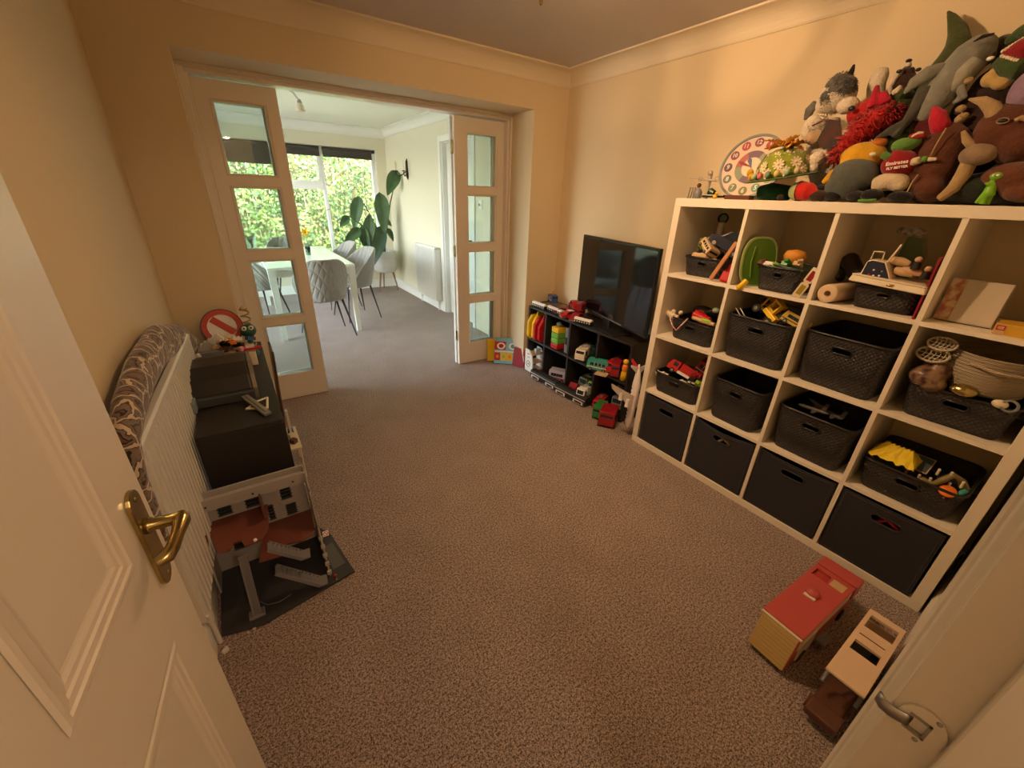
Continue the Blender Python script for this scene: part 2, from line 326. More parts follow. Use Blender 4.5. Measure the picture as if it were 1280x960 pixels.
# glazed folding door leaves
PZ = [(.19, .58), (.63, 1.02), (1.075, 1.455), (1.51, 1.89)]
def leaf(name, x0, x1, y, px0, px1, label, mat, frosted=False):
    t = thing(name, label, 'glazed door', ((x0 + x1) / 2, y + .017, .004), 'glazed folding door leaves'); t['kind'] = 'structure'
    b = B(); b.plate(rect(x0, .006, x1, 1.982), [rect(px0, a, px1, c) for a, c in PZ], (0, y + .034, 0), (1, 0, 0), (0, 0, 1), .034)
    b.done('door_frame', mat, t, bev=.002)
    for a, c in PZ:
        g = B(); g.box(px0 - .004, y + .015, a - .004, px1 + .004, y + .019, c + .004); g.done('glass_pane', m_glass, t)
        g = B(); q = .012
        for f in (0, 1):
            yy = y + .003 + f * .020
            for bx in ((px0, a, px1, a + q), (px0, c - q, px1, c), (px0, a + q, px0 + q, c - q), (px1 - q, a + q, px1, c - q)): g.box(bx[0], yy, bx[1], bx[2], yy + .011, bx[3])
        g.done('glazing_bead', mat, t, bev=.002)
    return t
lf = leaf('door_leaf', -1.9665, -1.556, 1.735, -1.897, -1.622, 'cream four pane glazed door leaf standing at the left of the opening', m_gloss)
rg = leaf('door_leaf', -.402, .046, 1.735, -.297, -.020, 'cream four pane glazed door leaf at the right of the opening, by the low black shelf unit', m_gloss)
lb = leaf('door_leaf', -1.965, -1.556, 1.772, -1.890, -1.632, 'glazed leaf folded flat behind the left glazed door', m_white)
rb = leaf('door_leaf', -.410, .040, 1.778, -.297, -.030, 'white glazed leaf folded flat behind the right glazed door', m_white)
for z in (.28, 1.02, 1.78):
    g = B(); g.box(-.409, 1.752, z - .045, -.4, 1.768, z + .045); g.cyl((-.408, 1.772, z - .045), (-.408, 1.772, z + .045), .006); g.done('hinge', m_brass, rb)
# room door (open, at the left) on its real hinge line
DA = V(-2.249, -1.447, 0); DD = V(.105, .9945, 0).normalized(); DN = V(DD.y, -DD.x, 0)     # hinge foot, along the leaf, face normal (to the room)
DW, DH = .752, 1.98
T = Matrix.Translation(DA) @ Matrix((DD, V(0, 0, 1), DN)).transposed().to_4x4()           # local: x along the leaf, y up, z out of the face
t = thing('door_1', 'white panelled room door standing open at the far left with a brass lever', 'door', DA, None); t['kind'] = 'structure'
PAN = [(.065, .21, .345, .78), (.422, .21, .637, .78), (.065, .96, .345, 1.86), (.422, .96, .637, 1.86)]
PAN[0] = (.10, .21, .33, .78); PAN[2] = (.10, .96, .33, 1.86)
b = B(T); b.plate(rect(0, .008, DW, DH), [rect(*q) for q in PAN], (0, 0, -.036), (1, 0, 0), (0, 1, 0), .036); b.done('door_leaf', m_gloss, t, bev=.0015)
for q in PAN:
    g = B(T); g.box(q[0], q[1], -.028, q[2], q[3], -.006); g.done('door_panel', m_gloss, t)
    g = B(T); n8 = 0
    steps = [(0, .0008), (.005, .0030), (.012, .0032), (.015, .0008), (.024, .0002), (.027, -.0022), (.034, -.0026), (.040, -.0052), (.044, -.006)]
    for (i0, h0), (i1, h1) in zip(steps, steps[1:]):
        o4 = [(q[0] - .006 + i0, q[1] - .006 + i0), (q[2] + .006 - i0, q[1] - .006 + i0), (q[2] + .006 - i0, q[3] + .006 - i0), (q[0] - .006 + i0, q[3] + .006 - i0)]
        i4 = [(q[0] - .006 + i1, q[1] - .006 + i1), (q[2] + .006 - i1, q[1] - .006 + i1), (q[2] + .006 - i1, q[3] + .006 - i1), (q[0] - .006 + i1, q[3] + .006 - i1)]
        for k in range(4):
            j = (k + 1) % 4; g.add([(*o4[k], h0), (*o4[j], h0), (*i4[j], h1), (*i4[k], h1)], [(0, 1, 2, 3)])
    g.done('panel_moulding', m_gloss, t)
hx, hz = .752 - .052, .950
hd = B(T); pl = slot(0, 0, .180, .042, 8)
hd.plate([(hx - b_, hz + a_) for a_, b_ in pl], [], (0, 0, 0), (1, 0, 0), (0, 1, 0), .007)
h0 = hd.done('door_handle', m_brass, t, bev=.003)
g = B(T); g.lathe([(.0, .007), (.013, .007), (.012, .013), (.0095, .016), (.0095, .052), (.0, .052)], (hx, hz + .025, 0)); g.done('handle_neck', m_brass, h0)
g = B(T); g.tube([(hx + .006, hz + .026, .050), (hx - .006, hz + .024, .051), (hx - .030, hz + .018, .048), (hx - .050, hz + .012, .044), (hx - .062, hz + .008, .038), (hx - .066, hz + .004, .028)], [.009, .0115, .0085, .0090, .0105, .0085], 12); g.done('handle_lever', m_brass, h0)
for z in (.075, -.075):
    g = B(T); g.lathe([(0, .0085), (.0035, .008), (.004, .006)], (hx, hz + z, 0), n=10); g.done('screw', m_brass, h0)
# door lining, stop and architrave at the right of the camera, with its latch strike
JX = -1.475
b = B(); b.box(JX, YF - .14, 0, JX + .035, -1.467, 2.02); b.box(JX - .014, YF - .14, 0, JX, -1.512, 2.0); b.box(-2.285, YF - .14, 0, -2.255, -1.467, 2.02); b.box(-2.285, YF - .14, 1.99, JX + .035, -1.467, 2.02)
struct(b.done('trim_10', m_gloss, loc=(0, 0, 0), bev=.002))
pr = [(0, 0), (0, .024), (.004, .029), (.008, .029), (.011, .022), (.020, .021), (.030, .026), (.036, .034), (.041, .036), (.045, .027), (.050, .028), (.055, .038), (.064, .041), (.070, .037), (.070, 0)]
b = B(); b.prof(pr, (JX + .004, YF, 0), (JX + .004, YF, 2.06), up=(0, 1, 0), out=(1, 0, 0)); b.box(-2.315, YF, 0, -2.26, YF + .03, 2.08); b.box(-2.26, YF, 2.02, JX + .004, YF + .03, 2.08); struct(b.done('trim_11', m_gloss, loc=(0, 0, 0)))
t = thing('strike_plate', 'steel latch strike with a curved lip on the door frame, bottom right', 'latch plate', (JX, -1.492, .955))
b = B(); b.plate(ell(-1.492, .957, .019, .026, 20), [rect(-1.497, .945, -1.482, .967), ell(-1.500, .977, .002, n=8), ell(-1.494, .938, .002, n=8)], (JX, 0, 0), (0, 1, 0), (0, 0, 1), -.0035)
b.done('plate', m_gloss, t, bev=.001)
b = B(); pts = [(JX - .003, -1.484), (JX - .006, -1.477), (JX - .008, -1.469), (JX - .007, -1.462), (JX - .001, -1.457)]
b.grid(lambda u, v: V(pts[round(u * 4)][0], pts[round(u * 4)][1], .948 + .015 * v), 4, 1)
b.done('lip', m_steel, t, mod=[lambda o: o.modifiers.new('solid', 'SOLIDIFY').__setattr__('thickness', .002)])
b = B(); b.box(JX + .001, -1.497, .945, JX + .003, -1.482, .967); b.box(JX - .005, -1.4985, .944, JX - .0005, -1.481, .9465); b.box(JX - .005, -1.4985, .9655, JX - .0005, -1.481, .968); b.box(JX - .005, -1.4985, .944, JX - .0005, -1.496, .968); b.done('latch_recess', m_steel, t)
for y, z in ((-1.500, .977), (-1.494, .938)): g = B(); g.ball((JX - .003, y, z), .0028, n=8, m=5); g.done('screw', m_steel, t)
# ------------------------------------------------------------------ dining room window
m_upvc = M('window_frame_paint', (.86, .88, .88), .35)
wt = thing('window_1', 'wide white framed dining room window looking on to an ivy hedge', 'window', (-1.43, DY, .45)); wt['kind'] = 'structure'
fy0, fy1 = DY + .03, DY + .10
b = B(); b.box(-3.0, fy0, .45, .145, fy1, .51); b.box(-3.0, fy0, 1.97, .145, fy1, 2.02); b.box(-3.0, fy0, .45, -2.95, fy1, 2.02); b.box(.085, fy0, .45, .145, fy1, 2.02)
for x in (-2.40, -1.81, -1.205, -.625): b.box(x - .022, fy0, .51, x + .022, fy1, 1.97)
b.done('window_frame', m_upvc, wt, bev=.004)
for x0, x1 in ((-1.183, -.647), (-2.378, -1.832)):
    b = B(); b.box(x0, fy0 - .006, 1.46, x1, fy1, 1.53); b.plate(rect(x0 + .0, 1.53, x1, 1.97), [rect(x0 + .04, 1.57, x1 - .04, 1.93)], (0, fy0 + .02, 0), (1, 0, 0), (0, 0, 1), .03); s_ = b.done('top_light', m_upvc, wt, bev=.003)
for x0, x1 in ((-2.95, -2.42), (-2.38, -1.83), (-1.79, -1.225), (-1.185, -.645), (-.605, .085)):
    b = B(); b.box(x0, fy0 + .032, .51, x1, fy0 + .036, 1.97); b.done('pane', m_wglass, wt)
b = B(); b.box(-3.0, DY - .03, .42, .15, DY + .03, .455); b.done('window_sill', m_white, wt, bev=.006)
b = B(); b.tube([(-.66, fy0 - .01, 1.17), (-.66, fy0 - .02, 1.19), (-.60, fy0 - .03, 1.20)], .006); lab(b.done('stay', m_steel, wt), 'small metal window handle')
m_blind = M('brown_blind', (.055, .045, .035), .8)
for i, (x0, x1) in enumerate(((-2.95, -2.42), (-2.38, -1.83), (-1.79, -1.225), (-1.19, -.645), (-.605, .085))):
    b = B(); b.cyl((x0, DY + .01, 1.99), (x1, DY + .01, 1.99), .022); r = b.done('roller', m_blind, None)
    zb = 1.905 if i > 2 else 1.765; b = B(); b.box(x0, DY - .004, zb, x1, DY - .001, 1.99)
    tt = thing('roller_blind', ['brown roller blind at the far left end of the window', 'brown roller blind second from the left end of the window', 'brown roller blind rolled nearly up behind the left glazed door', 'brown roller blind over the window casement with the small top light', 'brown roller blind at the right end of the window'][i], 'blind', (x0, DY, 1.99), 'roller blinds')
    r.parent = tt; r.location = r.location - tt.location
    sh = b.done('shade', m_blind, tt); b = B(); b.box(x0, DY - .008, zb - .02, x1, DY + .002, zb); b.done('bottom_bar', m_blind, tt)
b = B(); b.plate(rect(2.4, .0, 5.2, 2.05), [rect(2.47, .06, 3.76, 1.99), rect(3.84, .06, 5.13, 1.99)], (DL - .08, 0, 0), (0, 1, 0), (0, 0, 1), .06); pd = b.done('window_unseen', m_upvc, bev=.003); struct(pd)  # unseen left window, guessed from side-lit chairs, added to brighten the dining room
for y0, y1 in ((2.47, 3.76), (3.84, 5.13)): b = B(); b.box(DL - .055, y0, .06, DL - .051, y1, 1.99); b.done('pane', m_wglass, pd)
sbox('patio', M('patio_slabs', (.42, .38, .32), .9, var=(5, (.34, .31, .27), 1)), (-9, -4, -.25, DL - .12, DY + .3, -.12))
# dining room doors in the right wall
def wdoor(name, y0, y1, lb_, knob):
    t = thing(name, lb_, 'door', (DX, (y0 + y1) / 2, 0)); t['kind'] = 'structure'
    b = B(); b.box(DX - .015, y0 - .06, 0, DX, y0, 2.06); b.box(DX - .015, y1, 0, DX, y1 + .06, 2.06); b.box(DX - .015, y0, 2.0, DX, y1, 2.06)
    b.box(DX, y0, 0, DX + .12, y0 + .02, 2.0); b.box(DX, y1 - .02, 0, DX + .12, y1, 2.0); b.done('door_frame', m_white, t, bev=.003)
    b = B(); hs_ = [rect(y0 + .10, .25, (y0 + y1) / 2 - .04, .85), rect((y0 + y1) / 2 + .04, .25, y1 - .10, .85), rect(y0 + .10, 1.0, (y0 + y1) / 2 - .04, 1.85), rect((y0 + y1) / 2 + .04, 1.0, y1 - .10, 1.85)] if y1 - y0 > .4 else [rect(y0 + .08, .25, y1 - .08, .85), rect(y0 + .08, 1.0, y1 - .08, 1.85)]
    b.plate(rect(y0 + .02, .006, y1 - .02, 1.99), hs_, (DX + .06, 0, 0), (0, 1, 0), (0, 0, 1), .012); b.box(DX + .071, y0 + .02, .006, DX + .09, y1 - .02, 1.99); b.done('door_leaf', m_white, t, bev=.002)
    if knob: b = B(); b.lathe([(0, 0), (.02, 0), (.02, .005), (.008, .01), (.008, .04), (.0, .04)], (DX + .06, y0 + .10, .98), fr((-1, 0, 0))); b.tube([(DX + .02, y0 + .10, .98), (DX + .018, y0 + .20, .975)], .008); b.done('door_handle', m_brass, t)
wdoor('door_2', 2.74, 3.50, 'white panelled door beyond the radiator in the dining room', True)
wdoor('door_3', 1.98, 2.30, 'narrow white panelled door seen through the right glazed door', False)
t = thing('light_switch', 'white double light switch seen through the right glazed door', 'switch', (DX, 2.56, 1.36)); b = B(); b.box(DX - .009, 2.525, 1.32, DX, 2.60, 1.41); b.done('plate', m_white, t, bev=.003)
for y in (2.545, 2.58): b = B(); b.ob((DX - .011, y, 1.365), (.008, .012, .022), E3(0, 10, 0)); b.done('rocker', m_blkm if y > 2.57 else m_white, t)
# ------------------------------------------------------------------ garden
def mleaf(name, c, c2): return M(name, c, .5, var=(2.2, c2, .9), spec=.4)
b = B(); rnd = random.Random(3)
sbox('garden_ground', M('lawn', (.10, .16, .04), .9, var=(4, (.16, .20, .05), .7)), (-9, DY + .3, -.25, 6, 14, -.15))
v = []; f = []
r_ = np.random.RandomState(5); N = 46000
px_ = r_.uniform(-6.5, 3.2, N); pz_ = r_.uniform(-.15, 3.3, N); bumpy = .22 * np.sin(px_ * 2.1 + 1) * np.sin(pz_ * 2.7) + .13 * np.sin(px_ * 5.3) * np.cos(pz_ * 4.7)
py_ = 7.75 + bumpy + r_.uniform(-.10, .10, N) + .25 * (pz_ > 2.9); keep = pz_ < 2.9 + .35 * np.sin(px_ * 1.7) - .4 * (px_ < -2.4)
px_, py_, pz_ = px_[keep], py_[keep], pz_[keep]; N = len(px_)
sz = r_.uniform(.025, .055, N); a = r_.uniform(0, 6.28, N); tl = r_.normal(0, .5, (N, 2))
ux = np.stack([np.cos(a), tl[:, 0] * .6, np.sin(a)], 1); ux /= np.linalg.norm(ux, axis=1)[:, None]
nn = np.stack([tl[:, 0], -np.ones(N), tl[:, 1] + .5], 1); uy = np.cross(nn, ux); uy /= np.linalg.norm(uy, axis=1)[:, None]
c_ = np.stack([px_, py_, pz_], 1); s1 = sz[:, None]
lv = np.stack([c_ - ux * s1 * .1, c_ + uy * s1 * .55 + ux * s1 * .35, c_ + ux * s1 * 1.15, c_ - uy * s1 * .55 + ux * s1 * .35], 1).reshape(-1, 3)
me = bpy.data.meshes.new('ivy_leaves'); me.from_pydata(lv.tolist(), [], np.arange(4 * N).reshape(-1, 4).tolist())
for m_ in (mleaf('ivy_green', (.045, .11, .018), (.12, .20, .035)), mleaf('ivy_lime', (.17, .235, .045), (.27, .28, .085)), mleaf('ivy_dark', (.02, .06, .015), (.05, .11, .025))): me.materials.append(m_)
me.polygons.foreach_set('material_index', r_.choice([0, 1, 2], N, p=[.46, .34, .20]).tolist())
iv = bpy.data.objects.new('ivy_hedge', me); C.objects.link(iv); tag(stuff(iv), 'sunlit green ivy hedge covering the garden boundary beyond the window', 'hedge')
m_fence = M('fence_wood', (.16, .12, .07), .9, var=(6, (.08, .07, .03), .8))
ft = thing('garden_fence', 'weathered board fence standing behind the ivy in the garden', 'fence', (-1.5, 8.35, -.2))
fb = B(); fb.box(0, 0, 0, .145, .02, 2.85); f0 = None
for k in range(64):
    if f0 is None: f0 = fb.done('board', m_fence, ft, local=True); o = f0
    else: o = f0.copy(); C.objects.link(o); o.parent = ft
    o.location = (-5.0 + k * .15, (k % 2) * .012, rnd.uniform(-.03, .03))
# pale brick house beyond, at the left
hb = M('pale_brick', (.40, .27, .21), .85)
n, p = nodes(hb); br = n.nodes.new('ShaderNodeTexBrick'); tc = n.nodes.new('ShaderNodeTexCoord'); mp = n.nodes.new('ShaderNodeMapping'); mp.inputs['Rotation'].default_value = (math.radians(90), 0, 0)
br.inputs['Color1'].default_value = (.44, .29, .22, 1); br.inputs['Color2'].default_value = (.48, .34, .27, 1); br.inputs['Mortar'].default_value = (.75, .70, .62, 1); br.inputs['Scale'].default_value = 4.5
n.links.new(tc.outputs['Object'], mp.inputs[0]); n.links.new(mp.outputs[0], br.inputs['Vector']); n.links.new(br.outputs[0], p.inputs['Base Color'])
ht = thing('house', 'pale brick neighbouring house glimpsed above the hedge through the left glazed door', 'house', (-7, 13, -.2)); b = B(); b.box(-12, 12, -.2, -3.2, 15, 4.6); b.done('wall', hb, ht)
b = B(); b.prof([(-.3, 4.6), (1.5, 6.2), (3.3, 4.6)], (-12.2, 12, 0), (-3.0, 12, 0), out=(0, 1, 0)); b.done('roof', M('roof_tile', (.25, .12, .08), .8), ht)
b = B(); b.box(-6.2, 11.95, 2.4, -5.0, 12.02, 3.6); b.done('window', m_upvc, ht, bev=.02); b = B(); b.box(-6.1, 11.94, 2.5, -5.1, 11.96, 3.5); b.done('pane', m_scr, ht)
# ------------------------------------------------------------------ ceiling lights
m_bulb = M('warm_bulb', (1, .8, .5), .4, emit=((1, .62, .28), 9)); m_shade = M('frosted_shade', (.85, .75, .6), .3)
LX, LY = -.96, -.05
t = thing('ceiling_light', 'brass ceiling light whose lowest tip hangs into the top of the picture', 'ceiling light', (LX, LY, ZC))
b = B(); b.lathe([(0, ZC), (.06, ZC), (.055, ZC - .02), (.015, ZC - .035), (.012, ZC - .16), (.02, ZC - .18), (.008, ZC - .21), (.006, ZC - .268), (0, ZC - .272)], (LX, LY, 0)); b.done('stem', m_brass, t)
for k in range(3):
    a = math.radians(200 + 120 * k); dx, dy = math.cos(a), math.sin(a); e = V(LX + dx * .20, LY + dy * .20, ZC - .13)
    b = B(); b.tube([(LX, LY, ZC - .16), (LX + dx * .07, LY + dy * .07, ZC - .175), (LX + dx * .15, LY + dy * .15, ZC - .165), e], .006); ar = b.done('arm', m_brass, t)
    b = B(); b.ball(e + V(0, 0, .035), (.018, .018, .026)); b.done('bulb', m_bulb, ar)
    aim = (V(.39, -.55, 1.35), V(.2, 1.3, .9), V(-1.3, -.9, 0))[k]; pw = (54, 19, 19)[k]
    sp = lamp('ceiling_spot_glow', 'SPOT', e + V(0, 0, .02), pw, (1, .61, .32), shadow_soft_size=.035, spot_size=math.radians(165), spot_blend=.9); sp.rotation_euler = (e - aim).to_track_quat('Z', 'Y').to_euler()
lamp('hall_lamp_glow', 'POINT', (-1.7, -2.4, 2.1), 13, (1, .74, .50), shadow_soft_size=.06)
t = thing('spot_bar', 'nickel ceiling spotlight bar with a small glass shade in the dining room', 'ceiling light', (-1.42, 2.85, ZC))
b = B(); b.lathe([(0, 0), (.05, 0), (.05, -.02), (0, -.02)], (-1.42, 2.95, ZC)); b.done('base', m_steel, t)
b = B(); b.tube([(-1.75, 2.85, ZC - .06), (-1.5, 2.9, ZC - .05), (-1.42, 2.95, ZC - .04), (-1.35, 3.02, ZC - .06), (-1.23, 3.2, ZC - .07), (-1.17, 3.3, ZC - .11)], .008); b.done('bar', m_steel, t)
b = B(); b.lathe([(.012, 0), (.02, -.02), (.022, -.03)], (-1.17, 3.3, ZC - .10)); b.done('lamp_holder', m_steel, t)
b = B(); b.lathe([(.022, 0), (.034, -.02), (.04, -.06), (.037, -.07), (.032, -.03)], (-1.17, 3.3, ZC - .13)); b.done('lamp_shade', m_gglass if 0 else m_shade, t)
# ------------------------------------------------------------------ dining room furniture
m_tbl = M('white_table', (.80, .84, .76), .25, coat=.2)
t = thing('dining_table', 'long white dining table in the room beyond', 'table', (-1.3, 4.05, 0))
x0, x1, y0, y1, zt = -1.72, -.895, 3.19, 4.95, .745
b = B(); b.box(x0, y0, zt - .03, x1, y1, zt); b.done('tabletop', m_tbl, t, bev=.004)
b = B(); b.box(x0 + .03, y0 + .03, zt - .10, x1 - .03, y0 + .05, zt - .03); b.box(x0 + .03, y1 - .05, zt - .10, x1 - .03, y1 - .03, zt - .03); b.box(x0 + .03, y0 + .03, zt - .1, x0 + .05, y1 - .03, zt - .03); b.box(x1 - .05, y0 + .03, zt - .1, x1 - .03, y1 - .03, zt - .03); b.done('apron', m_tbl, t)
for sx, sy in ((0, 0), (1, 0), (0, 1), (1, 1)):
    X = x1 - .035 if sx else x0 + .035; Y = y1 - .035 if sy else y0 + .035; b = B()
    b.add([(X + a * h, Y + c * h, z) for z, h in ((0, .022), (zt - .14, .032), (zt - .03, .034)) for a, c in ((-1, -1), (1, -1), (1, 1), (-1, 1))], [(3, 2, 1, 0)] + [(4 * k + i, 4 * k + (i + 1) % 4, 4 * k + 4 + (i + 1) % 4, 4 * k + 4 + i) for k in range(2) for i in range(4)])
    b.done('leg', m_tbl, t)
# quilted tub chairs
m_vel = M('grey_quilted_velvet', (.30, .295, .26), .75, sheen=.4, spec=.2)
n, p = nodes(m_vel); tc = n.nodes.new('ShaderNodeTexCoord'); mp = n.nodes.new('ShaderNodeMapping'); w1 = n.nodes.new('ShaderNodeTexWave'); w2 = n.nodes.new('ShaderNodeTexWave')
mp.inputs['Scale'].default_value = (1, 1, .72)
for w_, r in ((w1, 'X'), (w2, 'Z')): w_.inputs['Scale'].default_value = 8.5; w_.wave_type = 'BANDS'; w_.bands_direction = 'DIAGONAL'; n.links.new(mp.outputs[0], w_.inputs['Vector'])
mp2 = n.nodes.new('ShaderNodeMapping'); mp2.inputs['Scale'].default_value = (-1, 1, .72); n.links.new(tc.outputs['Object'], mp.inputs[0]); n.links.new(tc.outputs['Object'], mp2.inputs[0]); n.links.new(mp2.outputs[0], w2.inputs['Vector'])
mm = n.nodes.new('ShaderNodeMath'); mm.operation = 'MINIMUM'; pw = n.nodes.new('ShaderNodeMath'); pw.operation = 'POWER'; pw.inputs[1].default_value = .3
bp = n.nodes.new('ShaderNodeBump'); bp.inputs['Strength'].default_value = .9; bp.inputs['Distance'].default_value = .008
n.links.new(w1.outputs[1], mm.inputs[0]); n.links.new(w2.outputs[1], mm.inputs[1]); n.links.new(mm.outputs[0], pw.inputs[0]); n.links.new(pw.outputs[0], bp.inputs['Height']); n.links.new(bp.outputs[0], p.inputs['Normal'])
def chair(loc, rz, label):
    t = thing('dining_chair', label, 'chair', (0, 0, 0), 'grey quilted dining chairs')
    b = B()
    def sh(u, v):                        # tub: back at -y, open to +y
        a = math.radians(-90 + (u - .5) * 2 * 118); hgt = .84 - .36 * max(0, abs(u - .5) * 2 - .22) ** 1.5 / .78 ** 1.5
        z = .40 + (hgt - .40) * v; r = .205 + .028 * v; lean = .05 * v
        rr = r * (1 - .10 * (1 - v) ** 2)
        return V(rr * 1.05 * math.cos(a), rr * math.sin(a) - lean * max(0, -math.sin(a)), z)
    b.grid(sh, 28, 8); o = b.done('backrest', m_vel, t, local=True)
    m_ = o.modifiers.new('solid', 'SOLIDIFY'); m_.thickness = .03; m_.offset = 1; k = o.modifiers.new('sub', 'SUBSURF'); k.levels = 1; k.render_levels = 1
    b = B(); b.lathe([(0, .40), (.18, .40), (.212, .415), (.216, .45), (.20, .475), (.12, .485), (0, .487)], (0, .01, 0), n=26); b.done('seat', m_vel, t, local=True)
    for sx, sy in ((-1, -1), (1, -1), (-1, 1), (1, 1)):
        b = B(); b.cyl((sx * .15, sy * .14, .41), (sx * .235, sy * .205, .0), .013, .006, n=8); b.done('leg', m_blk, t, local=True)
    t.location = loc; t.rotation_euler = (0, 0, math.radians(rz)); return t
c0 = chair((-1.25, 3.24, 0), 4, 'grey quilted chair at the near end of the white table, its back to the camera')
dup(c0, (-.79, 3.83, 0), 100, 'grey quilted chair nearer of the two on the right side of the white table')
dup(c0, (-.84, 4.52, 0), 97, 'grey quilted chair farther of the two on the right side of the table')
dup(c0, (-1.80, 4.10, 0), -62, 'grey quilted chair on the left side of the table, seen through the left glazed door')
dup(c0, (-1.32, 5.10, 0), 180, 'grey quilted chair at the far end of the table under the window')
# radiator under the dining sconce
def radiator(name, label, p0, p1, z0, z1, depth, out, mat, double=False, ribs=24):
    p0 = Vector(p0); p1 = Vector(p1); L = (p1 - p0).length; d = (p1 - p0) / L; out = Vector(out)
    t = thing(name, label, 'radiator', (p0 + p1) / 2 + V(0, 0, z0))
    for k in range(2 if double else 1):
        b = B(); f = depth - k * (depth * .62); pr = []
        per = L / ribs
        for i in range(ribs):
            s_ = i * per
            for a, h in ((.0, -.013), (.22, -.013), (.32, 0), (.84, 0), (.94, -.013)): pr.append((s_ + a * per, h))
        pr.append((L, -.010)); n_ = len(pr); zs = [(z0, -.008), (z0 + .02, -.001), (z0 + .028, None), (z1 - .030, None), (z1 - .024, -.001), (z1 - .006, -.001), (z1, -.006)]
        vs = [p0 + d * s_ + out * (f + (h if hh is None else hh)) + V(0, 0, z) for z, hh in zs for s_, h in pr]
        fs = [(r * n_ + i, r * n_ + i + 1, (r + 1) * n_ + i + 1, (r + 1) * n_ + i) for r in range(len(zs) - 1) for i in range(n_ - 1)]; b.add(vs, fs)
        R = Matrix((d, out, V(0, 0, 1))).transposed(); b.ob((p0 + p1) / 2 + out * (f - .016) + V(0, 0, (z0 + z1) / 2), (L, .010, z1 - z0 - .004), R); b.done('panel', mat, t)
    R = Matrix((d, out, V(0, 0, 1))).transposed(); b = B()
    b.ob((p0 + p1) / 2 + out * (depth * .5) + V(0, 0, z1 - .002), (L, depth - .012, .006), R)
    b.done('top_grille', mat, t, bev=.002)
    for e in (0, 1): b = B(); c = (p0 if e == 0 else p1); b.ob(c + out * (depth * .5) + V(0, 0, (z0 + z1) / 2), (.006, depth - .014, z1 - z0 - .02), R); b.done('end_panel', mat, t, bev=.002)
    for e in (.06, .94):
        c = p0 + d * L * e + out * depth * .45; b = B(); b.tube([c + V(0, 0, z0 + .02), c + V(0, 0, -.0 if 0 else z0 - .03), c + V(0, 0, .0) + V(0, 0, -p0.z)], .0075); b.cyl(c + V(0, 0, z0 - .06), c + V(0, 0, z0 - .01), .013); b.done('pipe', m_rad, t)
    return t
radiator('radiator', 'white panel radiator on the dining room wall beside the door', (DX, 3.62, 0), (DX, 4.30, 0), .13, .82, .09, (-1, 0, 0), m_rad, True, 16)
# wall sconce with candles
t = thing('wall_sconce', 'black iron wall sconce with three candle lamps on the dining room wall', 'wall light', (DX, 4.62, 1.70)); m_iron = M('black_iron', (.05, .04, .035), .4, .8)
b = B(); b.tube([(DX - .006, 4.60, 1.62), (DX - .012, 4.60, 1.66), (DX - .012, 4.60, 1.84), (DX - .006, 4.60, 1.88)], [.004, .02, .017, .004], 8); b.done('backplate', m_iron, t)
m_cand = M('ivory_candle', (.75, .68, .48), .5)
for dx, dy in ((-.17, .02), (-.12, .13), (-.10, -.10)):
    b = B(); b.tube([(DX - .01, 4.60, 1.74), (DX + dx * .4, 4.60 + dy * .4, 1.69), (DX + dx * .8, 4.60 + dy * .8, 1.66), (DX + dx, 4.60 + dy, 1.69), (DX + dx, 4.60 + dy, 1.715)], .006); ar = b.done('arm', m_iron, t)
    b = B(); b.lathe([(.0, 0), (.02, .002), (.024, .012), (.01, .016)], (DX + dx, 4.60 + dy, 1.715), n=12); b.done('drip_pan', m_iron, ar)
    b = B(); b.tube([(DX + dx, 4.60 + dy, 1.73), (DX + dx, 4.60 + dy, 1.80), (DX + dx, 4.60 + dy, 1.815), (DX + dx, 4.60 + dy, 1.85)], [.010, .010, .007, .002], 10); b.done('candle', m_cand, ar)
# tall strelitzia in a fabric pot
m_leafd = M('plant_leaf', (.035, .085, .03), .4, var=(6, (.08, .15, .05), .6)); m_pot = M('white_felt_pot', (.66, .66, .62), .8, bump=(30, .6)); m_oak = M('pot_leg_wood', (.22, .13, .07), .6)
def bigleaf(b, base, tip, wd, droop=.1, nrm=(0, -1, .2), curl=.25):
    base, tip = Vector(base), Vector(tip); d = tip - base; L = d.length; dd = d / L; side = dd.cross(Vector(nrm)).normalized(); nn = side.cross(dd)
    def fn(u, v):
        ww = wd * math.sin(math.pi * min(1, v ** .75)) ** .8 * (1 - .25 * v); s_ = (u - .5) * 2
        return base + dd * L * v + side * ww * .5 * s_ + nn * (ww * curl * abs(s_)) + V(0, 0, -droop * v * v * L) + nn * .006 * math.sin(v * 30 + s_ * 3) * abs(s_)
    b.grid(fn, 6, 12); return b
px_, py_ = .04, 5.20
t = thing('potted_plant', 'tall big leaved plant in a pale fabric pot on wooden legs by the window', 'plant', (px_, py_, 0))
b = B(); b.lathe([(.0, .30), (.15, .30), (.175, .33), (.185, .45), (.175, .62), (.165, .62), (.16, .56), (.0, .56)], (px_, py_, 0), n=28); pot = b.done('pot', m_pot, t)
b = B()
for i in range(3): b.lathe([(.1855 - abs(i - 1) * .004, .38 + i * .075), (.190 - abs(i - 1) * .004, .385 + i * .075), (.1855 - abs(i - 1) * .004, .39 + i * .075)], (px_, py_, 0), n=28)
b.done('pot_seams', m_pot, pot)
for a in (210, 330, 90): dx, dy = math.cos(math.radians(a)), math.sin(math.radians(a)); b = B(); b.cyl((px_ + dx * .11, py_ + dy * .11, .31), (px_ + dx * .175, py_ + dy * .175, 0), .016, .009); b.done('leg', m_oak, t)
